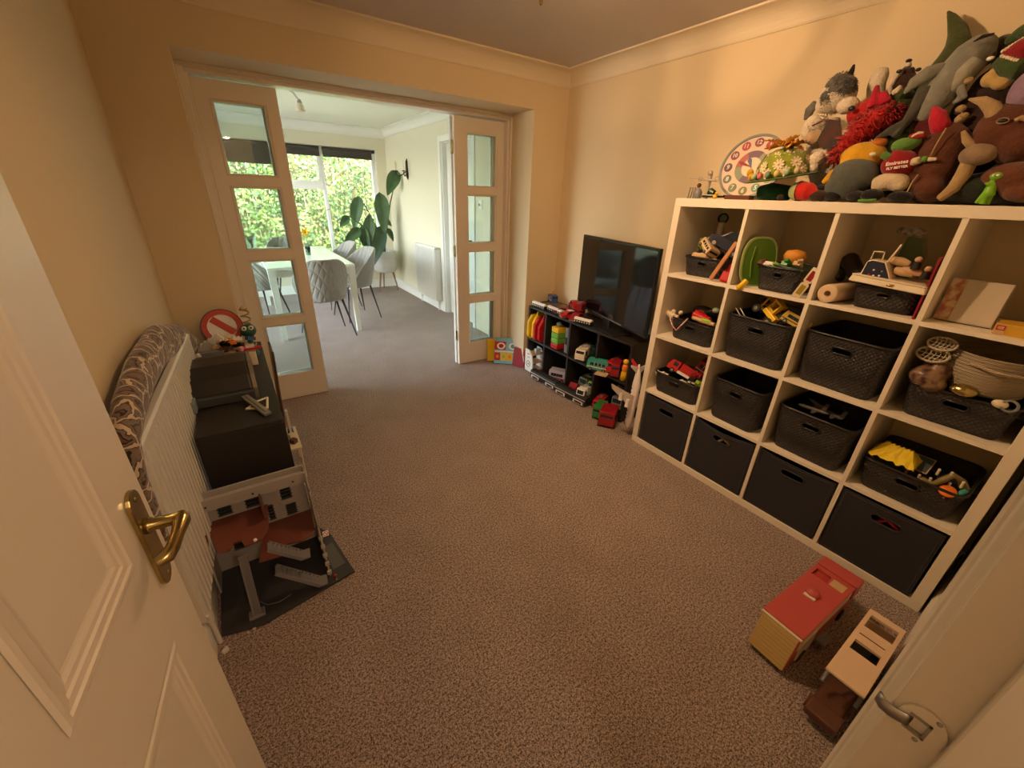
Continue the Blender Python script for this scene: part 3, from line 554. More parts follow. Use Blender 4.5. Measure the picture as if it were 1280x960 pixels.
LV = [((497, 213), (484, 245), .20), ((474, 240), (480, 292), .24), ((449, 245), (443, 288), .20), ((462, 268), (457, 318), .19), ((478, 282), (466, 334), .26), ((450, 285), (430, 305), .16), ((442, 290), (432, 316), .15), ((484, 285), (492, 302), .10), ((452, 282), (462, 318), .16), ((474, 268), (490, 283), .12), ((436, 270), (425, 285), .12)]
for i, ((ax, ay), (bx, by), wd) in enumerate(LV):
    yy = 4.90 + .05 * ((i * 7) % 5); p0 = Q(ax, ay, yy); p1 = Q(bx, by, yy - .05); s0 = V(px_ + .03 * math.sin(i), py_ + .03 * math.cos(i), .56)
    mid = (s0 * .45 + p0 * .55) + V(0, 0, .10); b = B(); b.tube([s0, mid, p0, p0 * .6 + p1 * .4], [.011, .009, .006, .003], 7); st = b.done('stem', m_leafd, t)
    b = B(); bigleaf(b, p0, p1, wd, .0, (0, -1, .2) if i % 2 else (-.5, -1, 0)); b.done('leaf', m_leafd, st)
# smaller plant and daffodil on the window sill
t = thing('sill_plant', 'grey green leafy plant on the window sill behind the left glazed door', 'plant', (-1.80, 5.48, .45)); m_sage = M('sage_leaf', (.16, .26, .14), .5)
b = B(); b.lathe([(0, .455), (.05, .455), (.065, .55), (.06, .55), (0, .54)], (-1.80, 5.42, 0)); b.done('pot', m_pot, t)
for i, (a, bb) in enumerate((((305, 312), (296, 280)), ((310, 312), (318, 290)), ((307, 312), (305, 296)))): b = B(); bigleaf(b, Q(a[0], a[1], 5.42), Q(bb[0], bb[1], 5.38), .16); b.tube([(-1.80, 5.42, .54), Q(a[0], a[1], 5.42)], .006, 6); b.done('leaf', m_sage, t)
t = thing('daffodil_vase', 'yellow daffodil in a small glass on the dining table', 'flower', (-1.21, 4.05, .745)); fc = Q(381, 290, 4.05); m_yel = M('petal_yellow', (.85, .55, .03), .6)
b = B(); b.lathe([(0, .746), (.025, .746), (.03, .84), (.028, .84), (.024, .755)], (fc.x, 4.05, 0), n=14); b.done('glass', m_gglass, t)
b = B(); b.tube([(fc.x, 4.05, .76), (fc.x + .005, 4.05, .85), fc], .004, 6); b.done('stem', m_leafd, t)
b = B()
for k in range(6): a = k * math.pi / 3; bigleaf(b, fc, fc + V(.055 * math.cos(a), -.02, .055 * math.sin(a)), .035)
b.lathe([(.012, 0), (.016, .02), (.022, .03)], fc, fr((0, -1, 0)), n=12); b.done('bloom', m_yel, t)
# ------------------------------------------------------------------ main room: radiator and snakeskin plush on it
radiator('radiator', 'cream ribbed radiator on the left wall under the snakeskin plush', (-2.309, -.215, 0), (-2.249, .86, 0), .18, .830, .034, (.9984, -.056, 0), m_rad, False, 30)
def snk(nm, pts, r): return [('t', [Vector(p) for p in pts], r, .52)]
t = thing('snakeskin_plush', 'long brown snakeskin patterned plush slumped over the radiator', 'plush toy', (-2.25, .3, .84))
P_ = [K(250, 455, -2.235), K(246, 437, -2.245), K(224, 425, -2.262), K(196, 432, -2.270), K(175, 468, -2.272), K(160, 515, -2.274), K(156, 555, -2.276), K(168, 600, -2.278), K(188, 640, -2.280), K(206, 672, -2.284)]
blob('body', m_snake, snk('a', P_, [.035, .060, .075, .078, .070, .062, .055, .048, .038, .022]), t, .008, 3)
b = B(); b.tube([P_[0], K(253, 468, -2.235), K(250, 480, -2.24)], [.036, .030, .018], 12); b.done('tail', m_snake, t)
# ------------------------------------------------------------------ white grid shelf unit
T_, OB, IB = 1.47, .038, .016; CC = (T_ - 2 * OB - 3 * IB) / 4
CY = [-(OB + i * (CC + IB)) for i in range(4)]; CZ = [OB + j * (CC + IB) for j in range(4)]      # cell far edge (towards the TV), cell floor
t = thing('grid_shelf', 'large white four by four cube shelf unit along the right wall', 'shelving unit', (.195, -.735, 0))
for nm, bx in (('top_board', (0, -T_, T_ - OB, .385, 0, T_)), ('bottom_board', (0, -T_, 0, .385, 0, OB)), ('side_board', (0, -OB, OB, .385, 0, T_ - OB)), ('side_board', (0, -T_, OB, .385, -T_ + OB, T_ - OB))):
    b = B(); b.box(*bx); b.done(nm, m_kal, t, bev=.0015)
for i in range(3): y = CY[i] - CC; b = B(); b.box(.002, y - IB, OB, .385, y, T_ - OB); b.done('divider', m_kal, t)
for j in range(3):
    for i in range(4): z = CZ[j] + CC; b = B(); b.box(.002, CY[i] - CC, z, .385, CY[i], z + IB); b.done('shelf', m_kal, t)
# woven baskets
def basket(label, i, j, y0, y1, h, x0=.025, dep=.33, z=None, rot=0, hy=0, small=False, group='woven black baskets in the white shelf'):
    z = CZ[j] + .001 if z is None else z; L = abs(y1 - y0); cy = (y0 + y1) / 2; cx = x0 + dep / 2
    t = thing('woven_basket', label, 'basket', (cx, cy, z), group, rot); b = B(); th = .004
    hw, hd = L / 2, dep / 2; rc = .035; tp = .90
    per = []; NF = 15                                      # perimeter: front (x = -hd) from +y to -y first
    for k in range(NF + 1): per.append((-hd, hw - rc - (2 * hw - 2 * rc) * k / NF))
    def arc(cx_, cy_, a0): return [(cx_ + rc * math.cos(math.radians(a0 + 90 * k / 4)), cy_ + rc * math.sin(math.radians(a0 + 90 * k / 4))) for k in range(1, 5)]
    per += arc(-hd + rc, -hw + rc, 180); per += [(hd - rc, -hw)]; per += arc(hd - rc, -hw + rc, 270); per += [(hd, hw - rc)]; per += arc(hd - rc, hw - rc, 0); per += [(-hd + rc, hw)]; per += arc(-hd + rc, hw - rc, 90)[:-1]
    n_ = len(per); zs = [0, .012, h * .4] + ([h * .70, h * .82] if h > .16 else [h * .60, h * .80]) + [h]
    for ins in (0, th):
        vs = []
        for z_ in zs:
            k = tp + (1 - tp) * z_ / h; 
            if z_ == 0: k *= .97
            for (a, c) in per: q = 1 - ins / .15; vs.append(V(a * k * (q if ins else 1), c * k * (q if ins else 1), z_ + (ins if z_ == 0 else 0)))
        fs = []
        for r in range(len(zs) - 1):
            for k in range(n_):
                if r == 3 and 5 <= k <= 9: continue
                m_ = (k + 1) % n_; fs.append((r * n_ + k, r * n_ + m_, (r + 1) * n_ + m_, (r + 1) * n_ + k))
        fs.append(tuple(range(n_))[::-1]); b.add(vs, fs)
    b.done('basket_body', m_bsk, t, local=True)
    b = B(); ring = [V(a, c, h) for a, c in per]; b.tube(ring + [ring[0]], .0055, 6, cap=False); b.done('rim', m_blk, t, local=True)
    k1 = tp + (1 - tp) * zs[3] / h; k2 = tp + (1 - tp) * zs[4] / h; ya, yb = per[5][1], per[10][1]
    b = B(); e = .004; b.tube([(-hd * k1, ya * k1 - .008, zs[3]), (-hd * k1, yb * k1 + .008, zs[3]), (-hd * (k1 + k2) / 2, yb * k1 - .001, (zs[3] + zs[4]) / 2), (-hd * k2, yb * k2 + .008, zs[4]), (-hd * k2, ya * k2 - .008, zs[4]), (-hd * (k1 + k2) / 2, ya * k1 + .001, (zs[3] + zs[4]) / 2), (-hd * k1, ya * k1 - .008, zs[3])], .004, 6, cap=False)
    b.done('handle_rim', m_blk, t, local=True); return t
def cy(i, a): return CY[i] - a
K_ = 'black woven basket '
basket(K_ + 'small, of toy cars with a navy jeep, top left cube', 0, 3, -.075, -.285, .095, .05, .26, rot=4, small=True)
basket(K_ + 'of mixed bits by the green tray, second cube of the top row', 1, 3, -.485, -.675, .105, .02, .28, rot=0, small=True)
basket(K_ + 'low, under the cream toy desk, third cube of the top row', 2, 3, -.855, -1.052, .085, .03, .30, rot=2, small=True)
basket(K_ + 'small, with a hanging medal ribbon, left end of the second row', 0, 2, -.090, -.350, .115, .03, .28, rot=-2, small=True)
basket(K_ + 'tall, full of yellow diggers, second cube of the second row', 1, 2, -.410, -.705, .215, .02, .34)
basket(K_ + 'tall and empty looking, third cube of the second row', 2, 2, -.765, -1.065, .225, .02, .34, rot=-3)
basket(K_ + 'low, under the rope basket, right cube of the second row', 3, 2, -1.128, -1.410, .125, .03, .33, rot=1)
basket(K_ + 'small, of red toy fire engines, left cube of the third row', 0, 1, -.050, -.342, .122, .03, .27, small=True)
basket(K_ + 'tall and empty, second cube of the third row', 1, 1, -.430, -.690, .225, .02, .33, rot=-3)
basket(K_ + 'tall, of grey toy aeroplanes, third cube of the third row', 2, 1, -.762, -1.062, .215, .015, .34, rot=-2)
basket(K_ + 'wide, under the yellow roofed toy hut, right cube of the third row', 3, 1, -1.112, -1.412, .13, .02, .34, rot=0)
# fabric box drawers in the bottom row
def fbox(i, label, sag=0, x=.006, tilt=0):
    y1 = CY[i] - .008; y0 = CY[i] - CC + .008; z0 = CZ[0] + .001; W = y1 - y0; H = .322; t = thing('fabric_box', label, 'storage box', (x + .17, (y0 + y1) / 2, z0), 'grey fabric boxes in the bottom row of the shelf')
    top = [(W * k / 10, H - sag * math.sin(math.pi * k / 10)) for k in range(11)]
    out = [(0, 0), (W, 0)] + [(a, h) for a, h in reversed(top)]
    b = B(); b.plate(out, [slot(W / 2, H * .80, .095, .030)], (x + .006, y1, z0), (0, -1, 0), (0, 0, 1), .006); b.done('front_panel', m_felt, t, bev=.0012)
    b = B(); b.box(x + .006, y0, z0, x + .35, y0 + .005, z0 + H - .004); b.box(x + .006, y1 - .005, z0, x + .35, y1, z0 + H - .004); b.box(x + .345, y0, z0, x + .35, y1, z0 + H - .004); b.box(x + .006, y0, z0, x + .35, y1, z0 + .004); b.done('box_body', m_felt, t)
    b = B(); s_ = slot(W / 2, H * .80, .100, .035, 8); pts = [V(x - .0015, y1 - a, z0 + h) for a, h in s_]; b.tube(pts + [pts[0]], .0028, 6, cap=False); b.done('handle_rim', m_felt, t)
    b = B(); e = .010; pts = [V(x - .0005, y1 - a, z0 + h) for a, h in ((e, e), (W - e, e), (W - e, H - e))] + [V(x - .0005, y1 - W * k / 10 * .94 - W * .03, z0 + H - e - sag * math.sin(math.pi * k / 10)) for k in range(10, -1, -1)] + [V(x - .0005, y1 - e, z0 + e)]; b.tube(pts, .0014, 5, cap=False); b.done('edge_seam', M('seam', (.055, .05, .055), .8), t)
    return t
fbox(0, 'dark grey fabric box with a black handle slot, far left of the bottom row', .002)
fbox(1, 'fabric box with a sagging top edge and tan in its slot, second along the bottom', .022, .008)
fbox(2, 'dark grey fabric box with a lightly sagging top, third of the bottom row', .012)
d4 = fbox(3, 'dark grey fabric box with red showing in its slot, right end of the bottom row', .004)
m_red = PL('red_plastic', (.48, .012, .015)); m_tan = PL('tan_card', (.55, .38, .20), .7)
for i, m_ in ((3, m_red), (1, m_tan)):
    yc = CY[i] - CC / 2; b = B(); b.tube([(.03, yc + .035, .26), (.03, yc - .0, .30), (.03, yc - .04, .28)], .008); tag(b.done('toy_track', m_, None), 'red toy showing through the handle slot of the right fabric box' if i == 3 else 'tan card showing through the handle slot of the second fabric box', 'toy')
# ------------------------------------------------------------------ low black shelf units (one under the television, one along the left wall)
t = thing('low_black_shelf', 'low black two by four cube shelf unit under the television', 'shelving unit', (.245, .78, 0))
ux0, ux1, uy0, uy1, uz = .10, .388, .190, 1.362, .592; DV = [.505, .812, 1.118]
b = B(); b.box(ux0, uy0, uz - .016, ux1, uy1, uz); b.done('top_board', m_blkunit, t, bev=.001)
b = B(); b.box(ux0, uy0, 0, ux1, uy1, .016); b.done('bottom_board', m_blkunit, t, bev=.001)
for y in (uy0, uy1 - .016): b = B(); b.box(ux0, y, .016, ux1, y + .016, uz - .016); b.done('side_board', m_blkunit, t, bev=.001)
for y in DV: b = B(); b.box(ux0, y - .008, .016, ux1, y + .008, uz - .016); b.done('divider', m_blkunit, t)
ed = [uy0 + .016] + DV + [uy1 - .016]
for k in range(4): b = B(); b.box(ux0, ed[k] + (.008 if k else 0), .290, ux1, ed[k + 1] - (.008 if k < 3 else 0), .306); b.done('shelf', m_blkunit, t)
b = B(); b.box(ux1 - .005, uy0 + .01, .01, ux1, uy1 - .01, uz - .01); b.done('back_panel', m_blkunit, t)
t = thing('low_black_shelf', 'low black cabinet shelf standing against the radiator on the left', 'shelving unit', (-2.09, .81, 0))
lx0, lx1, ly0, ly1, lz = -2.232, -1.937, .262, 1.368, .592
b = B(); b.box(lx0, ly0, lz - .016, lx1, ly1, lz); b.done('top_board', m_blkunit, t, bev=.001)
b = B(); b.box(lx0, ly0, 0, lx1, ly1, .016); b.done('bottom_board', m_blkunit, t, bev=.001)
for y in (ly0, ly1 - .016): b = B(); b.box(lx0, y, .016, lx1, y + .016, lz - .016); b.done('side_board', m_blkunit, t, bev=.001)
for k in range(1, 4): y = ly0 + (ly1 - ly0) * k / 4; b = B(); b.box(lx0, y - .008, .016, lx1, y + .008, lz - .016); b.done('divider', m_blkunit, t)
b = B(); b.box(lx0 + .004, ly0 + .016, .290, lx1, ly1 - .016, .306); b.done('shelf', m_blkunit, t)
b = B(); b.box(lx0, ly0 + .01, .01, lx0 + .004, ly1 - .01, lz - .01); b.done('back_panel', m_blkunit, t)
# ------------------------------------------------------------------ television
A_ = V(.335, 1.00, .66); Bp = V(.105, .105, .66); d = (Bp - A_).normalized(); nv = V(0, 0, 1).cross(d) * -1; L = (Bp - A_).length
if nv.x > 0: nv = -nv
t = thing('television', 'flat black television leaning behind toys on the low black shelf', 'television', (.24, .55, uz)); R = Matrix((d, V(0, 0, 1), d.cross(V(0, 0, 1)))).transposed(); c = (A_ + Bp) / 2 + V(0, 0, .272)
b = B(); b.ob(c, (L, .545, .022), R); b.done('housing', m_blk, t, bev=.004)
b = B(); b.ob(c - R.col[2] * -.0125 if R.col[2].x < 0 else c - R.col[2] * .0125, (L - .022, .513, .002), R); b.done('screen', m_scr, t)
no = -R.col[2] if R.col[2].x > 0 else R.col[2]
b = B(); b.ob(c + V(0, 0, -.262) + no * .013 - d * .12, (L * .68, .008, .004), R); b.done('silver_trim', m_steel, t)
b = B(); b.ob(V(c.x, c.y, uz + .007) + no * -.0, (.42, .012, .16), R); b.ob(V(c.x, c.y, uz + .04), (.10, .07, .03), R); b.done('stand', m_blk, t, bev=.004)
# ------------------------------------------------------------------ toy vehicles
m_tyre = M('tyre', (.015, .015, .015), .7); m_hub = M('hub', (.35, .34, .32), .4, .6); m_win = M('toy_window', (.02, .03, .04), .15); m_cream = M('cream_plastic', (.75, .66, .48), .4); m_wht = M('white_plastic', (.80, .78, .72), .35)
m_grn = PL('green_plastic', (.03, .22, .05)); m_lime = PL('lime_plastic', (.30, .50, .05)); m_yelp = PL('yellow_plastic', (.80, .50, .01)); m_blue = PL('blue_plastic', (.04, .10, .30)); m_teal = PL('teal_plastic', (.05, .35, .30)); m_org = PL('orange_plastic', (.75, .22, .02)); m_gry = PL('grey_plastic', (.20, .21, .22)); m_brn = PL('brown_plastic', (.12, .045, .025)); m_dgrn = PL('dark_green_plastic', (.01, .045, .02)); m_drd = PL('dark_red_plastic', (.28, .012, .02)); m_nvy = PL('navy_plastic', (.015, .02, .05)); m_blks = m_blk
def vehicle(name, label, c, yaw, L, W, H, kind, m1, m2=None, group=None, R=None, cat='toy vehicle'):
    """c = centre of the footprint; x forward. Body, cab, windows, wheels; ladder, scoop or stripes by kind."""
    m2 = m2 or m1; t = thing(name, label, cat, c, group); t.rotation_euler = R.to_euler() if R else (0, 0, math.radians(yaw)); wr = H * .17
    D = lambda b, n_, m_, **k: b.done(n_, m_, t, local=True, **k)
    if kind == 'bus':
        b = B(); b.plate([(-L / 2, 0), (L / 2, 0), (L / 2, H * .45), (L * .47, H * .84), (-L * .48, H * .84), (-L / 2, H * .6)], [], (0, W / 2, wr * .8), (1, 0, 0), (0, 0, 1), W); D(b, 'body', m1, bev=H * .04)
        b = B(); b.box(-L * .36, -W / 2 - .0008, H * .52, L * .34, W / 2 + .0008, H * .76); b.box(L * .43, -W * .4, H * .5, L * .495, W * .4, H * .80); b.box(-L * .505, -W * .4, H * .5, -L * .4, W * .4, H * .74); D(b, 'windows', m_win)
        for k in range(3): x = -L * .2 + k * L * .17; b = B(); b.box(x - .0015, -W / 2 - .0015, H * .5, x + .0015, W / 2 + .0015, H * .78); D(b, 'window_pillar', m2)
        b = B(); b.box(-L / 2 + .002, -W / 2 - .0012, H * .33, L / 2 - .002, W / 2 + .0012, H * .40); D(b, 'stripe', m2)
    elif kind == 'truck':
        b = B(); b.plate([(L * .16, 0), (L / 2, 0), (L / 2, H * .35), (L * .42, H * .72), (L * .16, H * .72)], [], (0, W / 2, wr), (1, 0, 0), (0, 0, 1), W); D(b, 'cab', m1, bev=H * .03)
        b = B(); b.box(-L / 2, -W / 2, wr * .9, L * .15, W / 2, H * .34); D(b, 'chassis', m2, bev=.001)
        b = B(); b.plate([(-L * .5, 0), (L * .12, 0), (L * .12, H * .58), (-L * .5, H * .50)], [], (0, W / 2 * .96, H * .36), (1, 0, 0), (0, 0, 1), W * .96); D(b, 'load_bed', m1, bev=H * .03)
        b = B(); b.box(L * .22, -W / 2 - .0008, H * .50, L * .36, W / 2 + .0008, H * .78); b.ob((L * .455, 0, H * .68), (L * .03, W * .8, H * .26), E3(0, -12, 0)); D(b, 'windows', m_win)
        b = B()
        for s_ in (-1, 1): b.tube([(-L * .5, s_ * W * .2, H * .98), (L * .2, s_ * W * .2, H * 1.02)], .002, 5)
        for k in range(6): x = -L * .45 + k * L * .12; b.tube([(x, -W * .2, H), (x, W * .2, H)], .0015, 5)
        D(b, 'ladder', m_hub)
    elif kind == 'digger':
        b = B(); b.box(-L * .4, -W * .4, wr * 1.5, L * .15, W * .4, H * .45); D(b, 'body', m1, bev=.003)
        b = B(); b.plate(rect(-L * .15, 0, L * .15, H * .45), [rect(-L * .10, H * .1, L * .10, H * .38)], (0, W * .3, H * .45), (1, 0, 0), (0, 0, 1), W * .6); D(b, 'cab', m1, bev=.001)
        b = B(); b.tube([(L * .1, 0, H * .5), (L * .32, 0, H * .95), (L * .5, 0, H * .55)], .006, 6); a_ = D(b, 'arm', m1); b = B(); b.ob((L * .5, 0, H * .45), (L * .14, W * .5, H * .22), E3(0, 25, 0)); b.done('bucket', m2, a_, local=True, bev=.002)
    else:
        b = B(); b.plate([(-L / 2, 0), (L / 2, 0), (L / 2, H * .32), (L * .26, H * .42), (L * .10, H * .78), (-L * .30, H * .80), (-L * .44, H * .44), (-L / 2, H * .38)], [], (0, W / 2, wr * .7), (1, 0, 0), (0, 0, 1), W); D(b, 'body', m1, bev=H * .05)
        b = B(); b.plate([(L * .21, H * .52), (L * .085, H * .86), (-L * .27, H * .88), (-L * .36, H * .56)], [], (0, W / 2 + .0008, 0), (1, 0, 0), (0, 0, 1), W + .0016); D(b, 'windows', m_win)
        b = B(); b.box(-L * .26, -W * .42, H * .89, L * .08, W * .42, H * .93); D(b, 'roof', m2, bev=.001)
        b = B(); b.box(L * .47, -W * .45, wr * .9, L * .52, W * .45, H * .26); b.box(-L * .52, -W * .45, wr * .9, -L * .47, W * .45, H * .26); D(b, 'bumpers', m_hub)
    for x in (-L * .31, L * .31):
        for s_ in (-1, 1):
            b = B(); b.cyl((x, s_ * (W / 2 - .004), wr), (x, s_ * (W / 2 + .003), wr), wr, n=12); b.mi = 1; b.cyl((x, s_ * (W / 2 + .002), wr), (x, s_ * (W / 2 + .0045), wr), wr * .5, n=8); b.done('wheel', [m_tyre, m_hub], t, local=True)
    return t
def tilt(rx, ry, rz): return Euler((math.radians(rx), math.radians(ry), math.radians(rz))).to_matrix()
Zs = .5925
GS = 'toy vehicles on and in the low black shelf'
vehicle('toy_camper', 'small blue and white toy van at the back left of the low shelf top', (.300, 1.285, .6195), 250, .105, .06, .065, 'bus', m_blue, m_wht, GS)
o = thing('toy_figure', 'tiny orange toy figure standing on the blue and white toy van', 'toy figure', (.30, 1.285, .685)); c = V(.30, 1.285, .685)
b = B(); b.tube([c, c + V(0, 0, .022)], [.008, .006], 8); b.done('body', m_org, o); b = B(); b.ball(c + V(0, 0, .03), .008, n=8, m=6); b.done('head', m_tan, o)
def coach(label, c, yaw, L=.26, W=.035, H=.045, top=m_wht, side=m_blk, grp='toy train coaches', n_=7):
    t = thing('toy_coach', label, 'toy train', c, grp, yaw)
    b = B(); b.box(-L / 2, -W / 2, .008, L / 2, W / 2, H * .66); b.done('body', side, t, local=True, bev=.003)
    b = B(); b.plate([(-W / 2, 0), (W / 2, 0), (W * .42, H * .25), (0, H * .36), (-W * .42, H * .25)], [], (L / 2 - .002, 0, H * .66), (0, 1, 0), (0, 0, 1), -(L - .004)); b.done('roof', top, t, local=True, bev=.001)
    for k in range(n_): x = -L * .43 + k * L * .86 / (n_ - 1); b = B(); b.box(x - L * .03, -W / 2 - .0008, H * .36, x + L * .03, W / 2 + .0008, H * .56); b.done('window', m_win if side is m_wht else m_cream, t, local=True)
    for x in (-L * .34, L * .34): b = B(); b.box(x - .022, -W * .4, 0, x + .022, W * .4, .012); b.done('bogie', m_blk, t, local=True)
    return t
coach('white roofed toy train coach at the left front end of the low shelf top', (.125, 1.245, Zs), 91, .17, .04, .05)
coach('white roofed toy train coach lying behind the red toy cars on the shelf top', (.150, 1.06, Zs), 86, .20, .04, .045)
coach('short white toy train coach on the shelf top in front of the television', (.125, .70, Zs), 104, .15, .04, .05)
t = thing('game_box', 'flat black box under the small toy police van', 'box', (.27, 1.18, Zs)); b = B(); b.ob((.275, 1.215, Zs + .0125), (.17, .27, .024), E3(0, 0, 4)); b.done('box_body', m_blkm, t, bev=.002)
b = B(); b.ob((.275, 1.215, Zs + .0255), (.12, .20, .002), E3(0, 0, 4)); b.done('lid_print', M('dim_print', (.06, .05, .06), .4, var=(18, (.25, .18, .12), 1)), t)
RC = ['red toy car at the front of the red heap on the low shelf', 'dark red toy car at the left of the red heap', 'red toy car on top of the red heap beside the television', 'red toy car at the right foot of the red heap', 'dark red toy van at the back of the red heap', 'small red toy truck at the very top of the red heap']
for i, (dx, dy, dz, yw, kd) in enumerate(((0, .0, 0, 160, 'car'), (.02, .09, 0, 120, 'car'), (.06, .02, .05, 60, 'car'), (.0, -.075, 0, 200, 'car'), (.10, .03, 0, 80, 'bus'), (.07, -.03, .045, 30, 'truck'))):
    vehicle('toy_car', RC[i], (.150 + dx * 1.2, .895 + dy * 1.2, Zs + dz * 1.35), yw, .140, .062, .066, kd, m_red if i % 2 == 0 else m_drd, m_wht if i == 0 else m_drd, 'heap of red toy cars on the low shelf')
# carry cases in the top left cube
def case(label, c, w_, h, d_, mat, yaw=0):
    t = thing('toy_carry_case', label, 'toy case', c, None, yaw)
    o = [(-w_ / 2, .03), (-w_ / 2 + .03, 0), (w_ / 2 - .03, 0), (w_ / 2, .03), (w_ / 2, h * .72), (w_ / 2 - .04, h), (-w_ / 2 + .04, h), (-w_ / 2, h * .72)]
    for k in (0, 1): b = B(); b.plate(o, [], (0, d_ * (k - .5) + (.001 if k else 0), 0), (1, 0, 0), (0, 0, 1), -d_ / 2 + .001 if k == 0 else -d_ / 2 + .001); b.done('shell', mat, t, local=True, bev=.008)
    b = B(); b.tube([(-w_ * .26, -d_ * .25, h - .006), (-w_ * .20, -d_ * .25, h + .028), (w_ * .20, -d_ * .25, h + .028), (w_ * .26, -d_ * .25, h - .006)], .010, 8); b.done('handle', mat, t, local=True)
    return t
case('yellow toy carry case in the left cube of the low shelf', (.175, 1.290, .3065), .21, .215, .055, m_yelp, 8)
case('red toy carry case beside the yellow one in the low shelf', (.165, 1.195, .3065), .18, .20, .060, m_red, 2)
# caterpillar block tower and grey case
t = thing('block_tower', 'yellow, green and red stacked block tower in the second cube of the low shelf', 'toy', (.15, .99, .306))
for k, m_ in enumerate((m_red, M('leaf_green_plastic', (.16, .42, .04), .4), M('leaf_green_plastic', (.16, .42, .04), .4), m_yelp)):
    b = B(); b.ob((.15, .99, .307 + .026 + k * .047), (.10, .085, .045)); b.done('block', m_, t, bev=.006)
b = B(); b.ball((.15, .99, .515), (.03, .03, .018)); b.done('knob', m_gry, t)
t = thing('grey_case', 'grey plastic case standing beside the striped block tower', 'box', (.19, .87, .306)); b = B(); b.box(.125, .852, .307, .30, .890, .515); b.done('case_body', m_gry, t, bev=.006); b = B(); b.box(.121, .858, .38, .126, .884, .44); b.done('latch', m_blk, t, bev=.001)
# vehicles in the cubes
vehicle('toy_truck', 'cream and dark toy lorry with brown boxes, third upper cube of the low shelf', (.17, .70, .3065), 205, .19, .08, .11, 'truck', m_cream, m_brn, GS)
vehicle('toy_bin_lorry', 'dark green toy lorry behind the cream one in the low shelf', (.27, .64, .3065), 170, .16, .07, .12, 'truck', m_dgrn, m_blk, GS)
vehicle('toy_truck', 'red toy fire engine in the fourth upper cube of the low shelf', (.20, .40, .3065), 195, .18, .07, .10, 'truck', m_red, m_wht, GS)
vehicle('toy_bus', 'teal toy bus with a red roof light at the edge of the shelf', (.105, .475, .3065), 118, .16, .065, .085, 'bus', m_teal, m_wht, GS)
vehicle('toy_bus', 'red toy double decker bus beside the teal toy bus', (.145, .340, .3065), 215, .14, .06, .11, 'bus', m_drd, m_red, GS)
t = thing('small_book', 'tan little book sticking out of the low shelf below the teal bus', 'book', (.09, .42, .307)); b = B(); b.ob((.085, .41, .3095), (.10, .09, .006), E3(0, 0, 25)); b.done('cover', m_tan, t)
t = thing('toy_figure', 'yellow and orange toy figure at the right of the upper cube', 'toy figure', (.12, .255, .3065))
b = B(); b.lathe([(0, 0), (.025, .002), (.024, .05), (.018, .07)], (.13, .25, .307), n=14); b.done('legs', m_yelp, t); b = B(); b.lathe([(.018, 0), (.022, .02), (.016, .05), (0, .055)], (.13, .25, .375), n=14); b.done('body', m_org, t); b = B(); b.ball((.13, .25, .445), .02); b.done('head', m_yelp, t)
vehicle('toy_tanker', 'silver and dark red toy tank wagon in the second lower cube', (.15, .955, .017), 300, .15, .08, .11, 'bus', M('pale_metal', (.55, .52, .55), .35, .3), m_drd, GS)
vehicle('toy_car', 'dark red toy jeep in the third lower cube of the low shelf', (.15, .745, .017), 200, .15, .07, .08, 'car', m_drd, m_blk, GS)
vehicle('toy_truck', 'olive and red toy truck at the back of the third lower cube', (.26, .70, .017), 190, .18, .08, .14, 'truck', M('olive_plastic', (.12, .13, .05), .5), m_drd, GS)
vehicle('toy_truck', 'green toy tipper behind the white toy truck', (.22, .575, .017), 190, .15, .075, .16, 'truck', m_lime, m_grn, GS)
vehicle('toy_truck', 'white toy truck parked at the front of the third lower cube', (.10, .58, .018), 195, .13, .07, .12, 'truck', m_wht, m_gry, GS)
vehicle('toy_truck', 'red and white toy fire engine in the fourth lower cube', (.12, .42, .018), 205, .17, .07, .09, 'truck', m_red, m_wht, GS)
vehicle('toy_tractor', 'grey toy tractor at the back of the fourth lower cube', (.24, .34, .017), 200, .14, .08, .12, 'truck', m_gry, m_brn, GS)
vehicle('toy_bus', 'green toy tram with white windows in front of the low shelf', (.045, .345, .001), 205, .15, .07, .10, 'bus', m_grn, m_lime, GS)
vehicle('toy_bus', 'large boxy red toy bus on the carpet next to the white cube shelf', (.015, .235, .001), 212, .16, .11, .125, 'bus', m_drd, m_red, GS)
# long black toy train with cream lining along the foot of the shelf
for i, (yy, lb_) in enumerate(((1.0, 'black toy railway coach with cream lines on the carpet, nearer the doors'), (.655, 'black toy railway coach with cream lines on the carpet, nearer the television'))):
    t = thing('toy_railway_coach', lb_, 'toy train', (.045, yy, .001), 'black toy railway coaches', 92 + i * 3); L = .33
    b = B(); b.box(-L / 2, -.035, .018, L / 2, .035, .062); b.done('body', m_blk, t, local=True, bev=.003); b = B(); b.plate([(-.036, 0), (.036, 0), (.028, .014), (0, .019), (-.028, .014)], [], (L / 2, 0, .062), (0, 1, 0), (0, 0, 1), -L); b.done('roof', m_blkm, t, local=True, bev=.002)
    b = B(); b.box(-L / 2, .0352, .054, L / 2, .037, .058); b.box(-L / 2, -.037, .054, L / 2, -.0352, .058); b.done('lining', m_cream, t, local=True)
    for x in (-L * .29, L * .29): b = B(); b.plate(rect(x - .05, .014, x + .05, .040), [rect(x - .038, .014 - .001 + .002, x + .038, .034)], (0, .0395, 0), (1, 0, 0), (0, 0, 1), .004); b.plate(rect(x - .05, .014, x + .05, .040), [rect(x - .038, .016, x + .038, .034)], (0, -.0355, 0), (1, 0, 0), (0, 0, 1), .004); b.done('bogie_frame', m_wht, t, local=True)
    for x in (-L * .29 - .03, -L * .29 + .03, L * .29 - .03, L * .29 + .03): b = B(); b.cyl((x, -.03, .012), (x, .03, .012), .012, n=10); b.done('wheels', m_tyre, t, local=True)
